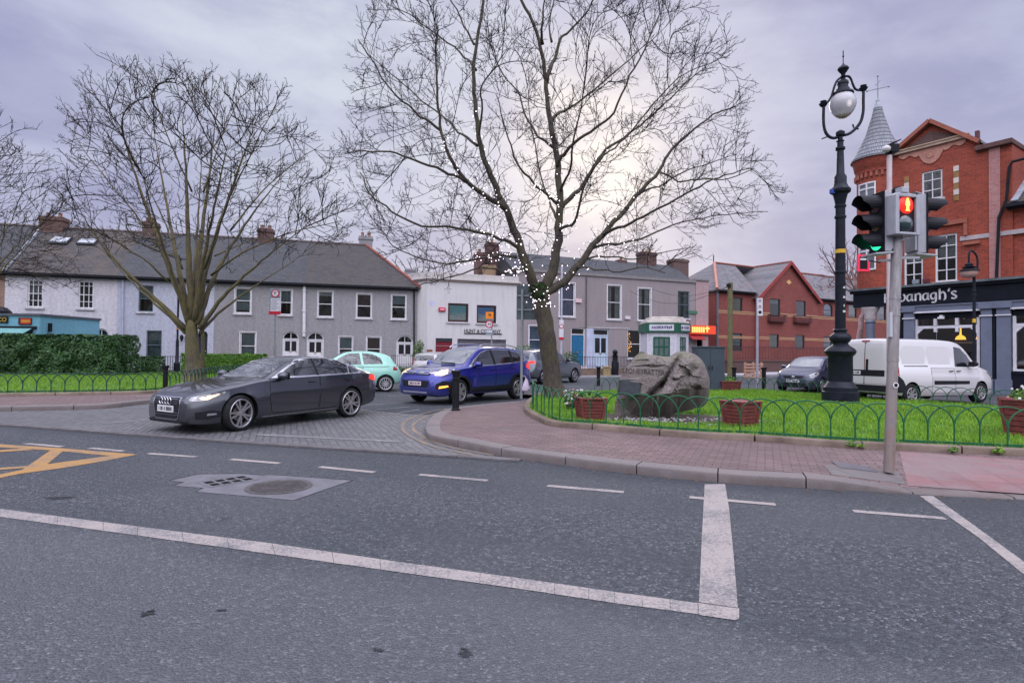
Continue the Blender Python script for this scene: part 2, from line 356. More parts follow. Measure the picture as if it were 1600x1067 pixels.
def kerb_mat():
    m = NT('granite'); o = m.co(); n = m.noise(o, 70, 3, .8); b = m.noise(o, 1.1, 6, .65)
    c = m.mix(m.rmp(n, .3, .7), (.092, .079, .078), (.175, .151, .15)); c = m.mix(m.rmp(b, .45, .7, 0, .4), c, (.19, .14, .13))
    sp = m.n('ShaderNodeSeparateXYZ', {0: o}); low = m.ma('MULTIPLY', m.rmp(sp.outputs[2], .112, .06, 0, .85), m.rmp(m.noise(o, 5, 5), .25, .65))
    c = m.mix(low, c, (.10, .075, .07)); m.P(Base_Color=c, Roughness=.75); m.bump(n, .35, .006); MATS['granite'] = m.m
kerb_mat()
pm('edging_stone', (.155, .115, .092), .9, var=.4, sc=2.2, bump=.6, bsc=22)
def lawn_mat():
    m = NT('lawn'); o = m.co(); a = m.noise(o, 1.2, 6, .6); b = m.noise(o, 18, 5, .7)
    c = m.mix(m.rmp(a, .35, .65), (.045, .13, .014), (.085, .20, .02)); c = m.mix(m.rmp(b, .4, .75, 0, .6), c, (.03, .07, .012)); m.P(Base_Color=c, Roughness=.9); m.bump(b, .8, .05); MATS['lawn'] = m.m
lawn_mat()
def blade_mat():
    m = NT('grass_blade'); o = m.co(); a = m.noise(o, 1.1, 5, .6); h = m.noise(o, 40, 2)
    c = m.mix(m.rmp(a, .35, .65), (.085, .235, .010), (.165, .345, .016)); c = m.mix(m.rmp(h, .42, .68, 0, .6), c, (.22, .27, .05)); c = m.mix(m.rmp(m.noise(o, 2.6, 5, .65), .54, .72, 0, .6), c, (.17, .17, .05)); c = m.mix(m.rmp(m.noise(o, .7, 4, .6), .55, .7, 0, .45), c, (.06, .14, .02)); m.P(Base_Color=c, Roughness=.65, Specular_IOR_Level=.25); MATS['grass_blade'] = m.m
blade_mat()
pm('soil', (.055, .04, .03), .95, var=.5, sc=8, bump=.8, bsc=20)
pm('concrete', (.118, .113, .128), .85, var=.2, sc=4, bump=.3, bsc=70)
pm('cast_iron', (.09, .08, .082), .6, .4, var=.3, sc=9, bump=.3, bsc=40)
pm('black_iron', (.012, .013, .017), .38, .1, var=.3, sc=6, bump=.15, bsc=30)
pm('dark_hole', (.006, .006, .007), .9, var=0)

# ------------------------------------------------------------------ roads
g = MB(); g.poly([(-400, -60, 0), (400, -60, 0), (400, 600, 0), (-400, 600, 0)])
struct(g.build('road', MATS['asphalt']), 'worn grey tarmac road with pale chippings')
def flat(name, pxs, z, mat, label=None):
    m = MB(); m.poly([gp(x, y, z) if len(p) == 2 else Vector((x, y, z)) for p in pxs for x, y in [p[:2]]]); return struct(m.build(name, mat), label)
def tri_flat(pts):
    bm = bmesh.new(); vs = [bm.verts.new(p) for p in pts]; es = [bm.edges.new((vs[i], vs[(i + 1) % len(vs)])) for i in range(len(vs))]
    bmesh.ops.triangle_fill(bm, use_beauty=True, edges=es); bm.normal_update()
    for f in bm.faces:
        if f.normal.z < 0: f.normal_flip()
    return bm
def bm_obj(bm, name, mats, parent=None, smooth=False):
    me = bpy.data.meshes.new(name); bm.to_mesh(me); bm.free()
    for m in (mats if isinstance(mats, (list, tuple)) else [mats]): me.materials.append(m)
    if smooth: me.polygons.foreach_set('use_smooth', [True] * len(me.polygons)); me.set_sharp_from_angle(angle=R(40))
    o = bpy.data.objects.new(name, me); COL.objects.link(o)
    if parent: o.parent = parent
    return o
front = [(-260, 652), (0, 665), (200, 680), (400, 695), (615, 708.5), (812, 722)]
cob = [gp(x, y, .006) for x, y in front + [(786, 714.5), (728, 702), (694, 694), (672, 685), (666, 672), (670, 661), (684, 649), (640, 647), (560, 641), (430, 630), (300, 622), (0, 634), (-260, 638)]]
struct(bm_obj(tri_flat(cob), 'cobbled_street', MATS['setts']), 'grey stone setts of the side street')
def band(pts, w, z=.011, n=None):
    P = [gp(x, y, 0) for x, y in pts]
    if n: P = smooth_path(P, n)
    m = MB(); A = []; B = []
    for i in range(len(P)):
        d = (P[min(i + 1, len(P) - 1)] - P[max(i - 1, 0)]); d.z = 0; d.normalize(); nn = Vector((-d.y, d.x, 0)) * w / 2
        A.append(P[i] + nn); B.append(P[i] - nn)
    for i in range(len(P) - 1): m.poly([B[i] + Vector((0,0,z)), B[i+1] + Vector((0,0,z)), A[i+1] + Vector((0,0,z)), A[i] + Vector((0,0,z))])
    return m
sb = MB(); fr = [gp(x, y, 0) for x, y in front]; fr = resample(fr, 17)
for a, b in zip(fr, fr[1:]):
    d = (b - a).normalized(); nn = Vector((-d.y, d.x, 0)) * .13; b = b - d * .008
    sb.prism([a - nn * .1, b - nn * .1, b + nn, a + nn], (0, 0, .028))
struct(sb.build('kerb_strip', pm('grey_granite', (.10, .09, .093), .8, var=.3, sc=4, bump=.3, bsc=60)), 'flush granite strip between tarmac and setts')

# painted markings
def mark(pxs, z=.004, mat='white_paint', name='lane_marking'):
    return flat(name, pxs, z, MATS[mat])
top = [(-60, 787), (0, 794.5), (215, 822), (425, 848.5), (650, 881), (800, 901), (960, 924), (1090, 941.5)]
bot = [(1092, 959), (960, 941.5), (800, 917.5), (650, 897), (430, 866), (215, 836), (0, 807), (-60, 799)]
ml = MB()
for i in range(len(top) - 1):                     # the long line lies in worn lengths with cracks between
    a, b = top[i], top[i + 1]; c, d = bot[-2 - i], bot[-1 - i]; n = 3
    for k in range(n):
        t0, t1 = (k + (.25 if k and i % 2 else 0)) / n + .0012, (k + 1 + (.25 if k < n - 1 and i % 2 else 0)) / n - .0022
        lp = lambda p, q, t: (p[0] + (q[0] - p[0]) * t, p[1] + (q[1] - p[1]) * t)
        ml.poly([gp(*lp(d, c, t0), .004), gp(*lp(d, c, t1), .004), gp(*lp(a, b, t1), .004), gp(*lp(a, b, t0), .004)])
struct(ml.build('lane_marking', MATS['white_paint']), 'long white centre line of the road')
mark([(1091, 941), (1155, 950), (1155, 966), (1148, 968), (1092, 960)], .0046)
mark([(1101, 756), (1133, 756), (1139.5, 795), (1147, 875), (1153, 949), (1092, 940), (1097, 830)], .0045)
for a, b in (((40,693),(97,698)),((140,700),(193,705)),((232,708.5),(307,714)),((360,717.5),(437,724)),((500,729.5),(585,738)),((655,741.5),(762,751)),((855,759),(975,769)),((1077,777),(1212,788.5)),((1333,798.5),(1477,810)), ((-80, 684), (-20, 689))):
    struct(band((a, b), .10, .0042 if a[0] != 1077 else .0052).build('lane_marking', MATS['white_paint']))
mark([(1437, 774.5), (1458, 774.5), (1530, 826), (1600, 877), (1720, 962), (1690, 965), (1600, 897), (1530, 840)])
mark([(-40, 690), (0, 693.8), (96, 700), (214.5, 709.7), (172, 711.8), (81, 703.3), (0, 698.5), (-40, 695)], .0042, 'yellow_paint')
mark([(172, 711.8), (73, 725), (40, 732.5), (0, 740.8), (-60, 753), (-60, 761), (0, 746.5), (30, 740), (97, 731), (165, 719.5), (214.5, 709.7)], .0047, 'yellow_paint')
mark([(80, 702.5), (98, 705), (62, 735), (28, 738)], .0052, 'yellow_paint')
mark([(-60, 736), (0, 730.5), (43, 727.5), (60, 729), (0, 733.8), (-60, 739)], .0057, 'yellow_paint')
mark([(-60, 709), (0, 703), (35, 700.5), (55, 702.5), (0, 706), (-60, 712)], .0057, 'yellow_paint')
struct(band(((400, 679.5), (520, 685.5), (630, 691)), .16, .012).build('lane_marking', MATS['worn_white']))
struct(band(((158, 663), (200, 659.5), (240, 656)), .12, .012).build('lane_marking', MATS['worn_white']))
struct(band(((560, 640), (636, 650)), .12, .013).build('lane_marking', MATS['worn_white']))
for a, b in (((570, 633), (652, 627.5)), ((585, 640.5), (640, 635.5)), ((620, 645.5), (655, 640)), ((606, 619), (640, 617))):
    struct(band((a, b), .09, .004).build('lane_marking', MATS['worn_white']))
struct(band([(715, 637), (672, 644), (640, 655), (629, 666), (634, 677), (652, 688), (690, 702), (765, 716)], .07, .012, 5).build('lane_marking', MATS['worn_yellow']))
struct(band([(715, 639.5), (680, 647), (655, 657), (645, 666), (650, 676), (668, 687), (705, 699.5), (770, 712)], .07, .012, 5).build('lane_marking', MATS['worn_yellow']))
for k, (x, y, r_) in enumerate(((230, 958, .036), (346, 953, .026), (590, 1015, .022), (728, 1020, .034), (726, 1013, .018), (90, 777, .07), (236, 954, .02))):
    c = gp(x, y, .0035); rq = random.Random(k); struct(bm_obj(tri_flat([c + Vector((r_ * (1.3 if k != 5 else 2.4) * rq.uniform(.25, 1.2) * math.cos(a * .3142), r_ * rq.uniform(.25, 1.2) * math.sin(a * .3142), 0)) for a in range(20)]), 'oil_stain', pm('stain_dark', (.028, .028, .032), .7, var=.4, sc=30)), 'dark stain on the tarmac')
# concrete patch with a manhole cover and a gully grate
patch = [(266,750.4),(310,741),(374,740),(410,742.6),(420,741.4),(549,750.4),(459,781),(307,768),(319,762),(272,758.4),(289,753)]
pc_ = gp(405, 760, 0); struct(bm_obj(tri_flat([pc_ + (gp(x, y, 0) - pc_) * 1.025 + Vector((0, 0, .0025)) for x, y in patch]), 'patch_seam', MATS['stain_dark']), 'dark tarry seam round the concrete patch')
struct(bm_obj(tri_flat([gp(x, y, .004) for x, y in patch]), 'concrete_patch', MATS['concrete']), 'pale concrete patch let into the tarmac')
c = gp(436, 761); mh = MB()
mh.lathe([(.345, .0045), (.345, .010), (.31, .010), (.305, .006), (.0, .006)], 36, (c.x, c.y, 0), cap=False)
for k in range(-5, 6):
    h = math.sqrt(max(.29 ** 2 - (k * .05) ** 2, .0)); a = R(52)
    u = Vector((math.cos(a), math.sin(a), 0)); w = Vector((-u.y, u.x, 0)); p = Vector((c.x, c.y, .008)) + w * k * .05
    mh.bar(p - u * h, p + u * h, .022, .006)
tag(mh.build('manhole_cover', MATS['cast_iron']), 'round ribbed iron manhole cover in the concrete patch of the road', 'manhole cover')
c = gp(357, 752); gr = MB(); u = Vector((math.cos(R(50)), math.sin(R(50)), 0)); w = Vector((-u.y, u.x, 0)); c.z = .0
gr.prism([c + u * .27 + w * .17 + Vector((0,0,.0045)), c - u * .27 + w * .17 + Vector((0,0,.0045)), c - u * .27 - w * .17 + Vector((0,0,.0045)), c + u * .27 - w * .17 + Vector((0,0,.0045))], (0, 0, .004), 0)
for i in range(4):
    for j in range(2):
        p = c + u * (-.18 + i * .12) + w * (-.075 + j * .15); q = Vector((0, 0, .0092))
        gr.poly([p + u * .045 + w * .055 + q, p - u * .045 + w * .055 + q, p - u * .045 - w * .055 + q, p + u * .045 - w * .055 + q], 1)
tag(gr.build('gully_grate', [MATS['concrete'], MATS['dark_hole']]), 'small slotted gully grate in the concrete patch beside the round cover', 'drain cover')

# ------------------------------------------------------------------ pavement on the right with its granite kerb
KO = [(860,618,.12),(812,626,.12),(760,630.5,.12),(711,636,.12),(685,643,.12),(670,655,.12),(665,667,.12),(670,677,.12),(692,682.5,.12),(726,688.5,.12),(781,699.4,.12),(850,708.5,.12),(940,720,.12),(1052,731.5,.12),(1163,740.6,.12),(1240,744.5,.12),(1290,748,.12),(1360,758,.07),(1433,769.6,.022),(1600,778,.022),(1800,790,.022),(2100,808,.022)]
ko = smooth_path([gp(x, y, z) for x, y, z in KO], 6)
def offset(P, d):
    out = []
    for i, p in enumerate(P):
        t = P[min(i + 1, len(P) - 1)] - P[max(i - 1, 0)]; t.z = 0; t.normalize(); q = p + Vector((-t.y, t.x, 0)) * d; out.append(q)
    return out
ki = offset(ko, .26)
def along(P):
    d = [0]
    for a, b in zip(P, P[1:]): d.append(d[-1] + (b - a).length)
    return d
def at(P, d, t):
    k = max(0, min(len(P) - 2, next((i for i in range(len(P) - 1) if d[i + 1] >= t), len(P) - 2)))
    return P[k].lerp(P[k + 1], (t - d[k]) / max(d[k+1] - d[k], 1e-6))
def kerb(name, ko, w, step, mat, label, drop=None, gap=.007):
    d = along(ko); ki = offset(ko, w); m = MB(); t = 0; rr = random.Random(4)
    while t < d[-1] - .05:
        ln = step * rr.uniform(.85, 1.15); e = min(t + ln, d[-1]); k = max(2, int((e - t) / .16))
        ts = [t + gap + (e - t - 2 * gap) * i / k for i in range(k + 1)]
        O = [at(ko, d, x) for x in ts]; I = [at(ki, d, x) for x in ts]; Z0 = drop if drop is not None else -.02; j = rr.uniform(-.003, .003)
        n = k + 1; r = .02; vs = []
        for a, b in zip(O, I):
            u = (b - a).normalized()
            vs += [Vector((a.x, a.y, Z0)), Vector((a.x, a.y, a.z - r + j)), a + u * r * .4 + Vector((0, 0, -r * .3 + j)), a + u * r + Vector((0, 0, j)), b + Vector((0, 0, j)), Vector((b.x, b.y, Z0))]
        fs = [(i*6+q, (i+1)*6+q, (i+1)*6+q+1, i*6+q+1) for i in range(k) for q in range(5)] + [tuple(range(6)), tuple(k*6+q for q in reversed(range(6)))]
        m.add(vs, fs); t = e
    return struct(m.build(name, mat, smooth=True, sharp=50), label)
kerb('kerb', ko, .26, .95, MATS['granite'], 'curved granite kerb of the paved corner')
BF = [(880,616.5),(850,618.5),(832,624),(822,632),(819,642),(824,648),(833,653.5),(863,666),(933,671.8),(1016,679.5),(1104,686),(1160,688.5),(1200,691),(1320,700),(1463,706.5),(1593,713),(1800,724),(2050,738)]
bf = smooth_path([gp(x, y, .12) for x, y in BF], 6)
BK = [(850,618.5),(880,616.5),(980,613),(1100,611),(1163,611),(1300,621),(1440,631),(1560,640),(1700,652),(2050,690)]
bk = smooth_path([gp(x, y, .12) for x, y in BK], 4)
A = resample(ki, 120); B = resample(bf, 120); pv = MB(); K = 8
for i in range(119):
    for k in range(K):
        q = lambda P, Q, t: P.lerp(Q, t)
        pv.poly([q(A[i], B[i], k/K), q(A[i+1], B[i+1], k/K), q(A[i+1], B[i+1], (k+1)/K), q(A[i], B[i], (k+1)/K)])
ob = offset(bk, 1.1)
Cc = resample(bk, 60); D = resample(ob, 60)
for i in range(59): pv.poly([Cc[i], Cc[i+1], D[i+1], D[i]])
for i in range(59): pv.poly([D[i], D[i+1], Vector((D[i+1].x, D[i+1].y, -.02)), Vector((D[i].x, D[i].y, -.02))])
struct(pv.build('pavement', MATS['brick_paving']), 'pink brick pavement of the corner')
PBV = BVHTree.FromPolygons([Vector(v) for v in pv.v], pv.f)
def on_pave(x, y, up=.004):                     # the point of the pavement seen at a pixel
    h = PBV.ray_cast(CAM, ray(x, y)); return (h[0] if h[0] else gp(x, y, .03)) + Vector((0, 0, up))
def laid(name, c00, c10, c11, c01, nx, ny, up, mat, label):
    m = MB(); q = lambda a, b: on_pave(*[(c00[k] * (1-a) + c10[k] * a) * (1-b) + (c01[k] * (1-a) + c11[k] * a) * b for k in (0, 1)], up)
    G = [[q(i / nx, j / ny) for j in range(ny + 1)] for i in range(nx + 1)]
    for i in range(nx):
        for j in range(ny): m.poly([G[i][j], G[i+1][j], G[i+1][j+1], G[i][j+1]])
    o = m.build(name, mat); return o
struct(laid('tactile_paving', (1418, 759), (1760, 783), (1760, 731), (1405, 705), 24, 12, .005, MATS['tactile'], ''), 'red blistered tactile slabs at the dropped kerb')
struct(laid('concrete_slabs', (1300, 741.5), (1414, 757), (1404, 737), (1285, 725), 12, 6, .004, MATS['grey_slabs'], ''), 'grey flags around the foot of the signal pole')
tag(laid('inspection_cover', (1312, 731), (1372, 738.5), (1355, 728.5), (1298, 721), 6, 4, .009, pm('dull_cover', (.12, .11, .125), .6, .2), ''), 'dark inspection cover in the pavement left of the signal pole foot', 'cover')

# planted bed: low stone edging, lawn
kerb('bed_edging', [Vector((p.x, p.y, p.z + .10)) for p in bf], .14, 1.35, MATS['edging_stone'], 'low stone edging of the planted bed', drop=.1, gap=.012)
bed_in = offset(bf, .10)
bi = [Vector((p.x, p.y, .19)) for p in resample(bed_in, 46)]; bb = [Vector((p.x, p.y, .17)) for p in resample(bk, 40)]
bed_poly = bi[4:] + bb[::-1][:-3]
struct(bm_obj(tri_flat(bed_poly), 'lawn', MATS['lawn']), 'bright lawn of the planted bed')
def inpoly(x, y, P):
    c = False; j = len(P) - 1
    for i in range(len(P)):
        if (P[i].y > y) != (P[j].y > y) and x < (P[j].x - P[i].x) * (y - P[i].y) / (P[j].y - P[i].y) + P[i].x: c = not c
        j = i
    return c
def grass(P, n, z, h, seed, label, skip=None, w=.006):
    rr = random.Random(seed); x0 = min(p.x for p in P); x1 = max(p.x for p in P); y0 = min(p.y for p in P); y1 = max(p.y for p in P); m = MB(); k = 0
    while k < n:
        x = rr.uniform(x0, x1); y = rr.uniform(y0, y1); k += 1
        if abs(x) > .93 * y + .5 or not inpoly(x, y, P): continue
        if skip and skip(x, y): continue
        hh = h * rr.uniform(.5, 1.4) * (1 + .5 * noise.noise((x * .9, y * .9, 3)))
        for q in range(3):
            a = rr.uniform(0, 6.28); l = rr.uniform(.2, .9) * hh; b = rr.uniform(0, 6.28); dx, dy = math.cos(b) * w, math.sin(b) * w; ox, oy = rr.uniform(-.03, .03), rr.uniform(-.03, .03)
            m.add([(x + ox - dx, y + oy - dy, z), (x + ox + dx, y + oy + dy, z), (x + ox + math.cos(a) * l, y + oy + math.sin(a) * l, z + hh)], [(0, 1, 2)])
    o = m.build('grass', MATS['grass_blade']); o['kind'] = 'stuff'; o['label'] = label; return o
BOULDER = dp(1034, 600, 11.9)
grass(bed_poly, 60000, .185, .075, 1, 'short bright green grass on the bed', lambda x, y: (x - BOULDER.x) ** 2 / 2.1 + (y - BOULDER.y + .25) ** 2 / .9 < 1)
# bare soil with pale gravel round the stone
sg = MB(); rr = random.Random(8)
pts = []
for k in range(22):
    a = k / 22 * 2 * math.pi; s_ = 1 + .18 * rr.uniform(-1, 1); pts.append(Vector((BOULDER.x + 1.5 * math.cos(a) * s_, BOULDER.y - .3 + .85 * math.sin(a) * s_, .198)))
pts = [p for p in pts if inpoly(p.x, p.y, bi[4:] + bb[::-1][:-3])] or pts
sg.poly(pts); struct(sg.build('bare_soil', MATS['soil']), 'bare soil round the foot of the stone')
gv = MB()
for k in range(190):
    x = BOULDER.x + rr.gauss(0, .85); y = BOULDER.y - .72 + rr.gauss(0, .24)
    if inpoly(x, y, bed_poly): gv.ball((x, y, .205), rr.uniform(.012, .035), 6, 4, 0, (1, rr.uniform(.6, 1.2), .6))
go = gv.build('gravel', pm('pale_gravel', (.25, .24, .245), .8, var=.4, sc=5)); go['kind'] = 'stuff'; go['label'] = 'pale broken stones on the soil before the boulder'

# ------------------------------------------------------------------ left island
LK = [(-400,644,.12),(-200,640,.12),(0,635,.12),(100,633,.12),(165,631,.12),(200,627.5,.12),(228,624.5,.12),(262,621,.12),(300,613,.12),(335,600,.12),(400,588,.12),(470,580,.12)]
lk = smooth_path([gp(x, y, z) for x, y, z in LK], 5)
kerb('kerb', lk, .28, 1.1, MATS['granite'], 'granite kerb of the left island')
li = offset(lk, .28)
left_poly = li + [gp(470, 577, .12), gp(300, 571, .12), Vector((-40, 30, .12)), Vector((-40, 16, .12))]
struct(bm_obj(tri_flat(left_poly), 'pavement', MATS['left_paving']), 'pink paved strip of the left island')
LE = [(-400,624),(-200,622),(0,619.5),(130,617.5),(240,614.5),(300,607.5),(335,598),(395,588)]
le = smooth_path([gp(x, y, .12) for x, y in LE], 5)
kerb('bed_edging', [Vector((p.x, p.y, .21)) for p in le], .14, 1.3, MATS['edging_stone'], 'low stone edging of the left lawn', drop=.1, gap=.01)
lin = offset(le, .10); left_lawn = [Vector((p.x, p.y, .19)) for p in lin] + [Vector((-9.5, 29.5, .19)), Vector((-13, 32.2, .19)), Vector((-38, 30, .19)), Vector((-40, 18, .19))]
struct(bm_obj(tri_flat(left_lawn), 'lawn', MATS['lawn']), 'lawn of the left island')
grass(left_lawn, 42000, .185, .09, 2, 'short green grass on the left island', None, .008)
# far footpath in front of the houses
fp = MB(); path0 = [Vector((-46, 25.5, .12)), Vector((-33, 29.3, .12)), Vector((-6.0, 36.4, .12)), Vector((.9, 35.2, .12)), Vector((9, 37.9, .12)), Vector((17.6, 42.2, .12)), Vector((20, 46, .12)), Vector((34, 53, .12))]
p2 = offset(path0, -2.2)
for i in range(len(path0) - 1): fp.poly([p2[i], p2[i+1], path0[i+1], path0[i]]); fp.poly([p2[i], p2[i+1], p2[i+1] - Vector((0,0,.14)), p2[i] - Vector((0,0,.14))])
struct(fp.build('pavement', pm('pale_concrete', (.30, .29, .31), .85, var=.2, sc=2)), 'pale concrete footpath before the houses')

# grit and dead leaves along the gutter
lt = MB(); rr = random.Random(77); do_ = along(ko)
for k in range(520):
    t = rr.uniform(.12, .97) * do_[-1]; p = at(ko, do_, t); q = at(ko, do_, min(do_[-1], t + .05)); u = (q - p); u.z = 0
    if u.length < 1e-4: continue
    u.normalize(); w = Vector((u.y, -u.x, 0)); c = Vector((p.x, p.y, .007)) + w * (.02 + abs(rr.gauss(0, .10))); a = rr.uniform(0, 3.14); r_ = rr.choice((.006, .008, .010, .022)); e = Vector((math.cos(a), math.sin(a), rr.uniform(-.1, .3))) * r_; g_ = Vector((-math.sin(a), math.cos(a), rr.uniform(-.1, .3))) * r_ * .6
    lt.poly([c - e, c + g_, c + e, c - g_], 0 if rr.random() < .7 else 1)
lo_ = lt.build('gutter_grit', [pm('grit_brown', (.085, .055, .04), .9, var=.4, sc=20), pm('leaf_brown', (.16, .085, .04), .8, var=.4, sc=20)]); lo_['kind'] = 'stuff'; lo_['label'] = 'brown grit and dead leaves in the gutter along the kerb'
# ------------------------------------------------------------------ building materials
GL = glass_mat('glass')
WHITE = pm('white_frame', (.62, .60, .62), .5, var=.12, sc=4); DARKF = pm('dark_frame', (.03, .035, .045), .45, var=.2)
BROWNF = pm('brown_frame', (.05, .02, .02), .5, var=.2); GREENF = pm('green_frame', (.01, .06, .04), .45, var=.2); GREYF = pm('grey_frame', (.10, .13, .16), .5, var=.2)
DARK = pm('room_dark', (.022, .021, .024), .9, var=.3, sc=1)  # near-black colour stands in for the darkness of unlit rooms
CURT = pm('curtain', (.46, .46, .47), .9, var=.3, sc=1.2); CURTB = pm('blue_curtain', (.30, .36, .50), .9, var=.2, sc=2); BLIND = pm('beige_blind', (.30, .27, .19), .9, var=.15); TEALC = pm('teal_blind', (.25, .33, .35), .9, var=.2)
SILL = pm('stone_sill', (.46, .44, .45), .8, var=.25, sc=6); LEAD = pm('lead', (.26, .28, .32), .6, .1, var=.3, sc=3)
GUT = pm('gutter_black', (.016, .016, .020), .5, var=.2)
RENDL = render_mat('lilac_wall', (.61, .575, .61), .9, .3, 6); RENDB = render_mat('blue_white_wall', (.46, .47, .55), 1.0, .3, 6); RENDG = render_mat('grey_dash', (.29, .277, .285), 1.0, .5, 6.5); RENDG2 = render_mat('warm_grey_dash', (.29, .245, .25), 1.0, .45, 12)
RENDW = render_mat('white_wall', (.60, .57, .57), .25, .32, 20); PINKP = render_mat('pink_plaster', (.40, .27, .27), .5, .4, 8)
TURQ = render_mat('turquoise_wall', (.185, .43, .55), .2, .15, 9); KWHITE = render_mat('kiosk_white', (.60, .575, .63), .2, .25, 6)
BRK = brick_mat('pub_brick', (.205, .027, .013), (.345, .052, .024), (.19, .10, .075), bw=.23, bh=.078, var=.45, dirt=.6)
BRK2 = brick_mat('apartment_brick', (.18, .028, .021), (.25, .048, .034), (.17, .10, .09), bw=.24, bh=.085, dirt=.4)
BRKP = brick_mat('plum_brick', (.080, .038, .034), (.115, .055, .048), (.09, .07, .065), bw=.23, bh=.08)
BRKB = brick_mat('brown_brick', (.20, .10, .07), (.30, .16, .10), (.25, .22, .20)); BRKT = brick_mat('tan_brick', (.22, .13, .07), (.30, .19, .10), (.20, .17, .14))
SLA = slate_mat('slate_brown', (.030, .025, .028), (.052, .043, .046), (.080, .060, .042), mossy=.7); SLB = slate_mat('slate_blue', (.025, .027, .034), (.043, .046, .055), (.045, .038, .037), mossy=.5)
SLC = slate_mat('slate_warm', (.027, .024, .026), (.044, .039, .041), (.050, .038, .030), mossy=.6); SLD = slate_mat('slate_grey', (.080, .082, .094), (.15, .152, .168), (.19, .12, .11), bw=.35, bh=.22, mossy=.5)
TERRA = pm('terracotta', (.21, .095, .06), .8, var=.25, sc=5); REDT = pm('red_ridge', (.22, .070, .055), .8, var=.3, sc=4)
TRIM = pm('stone_trim', (.38, .27, .20), .8, var=.2, sc=4); SANDP = pm('pink_stone', (.40, .19, .145), .8, var=.2, sc=3)

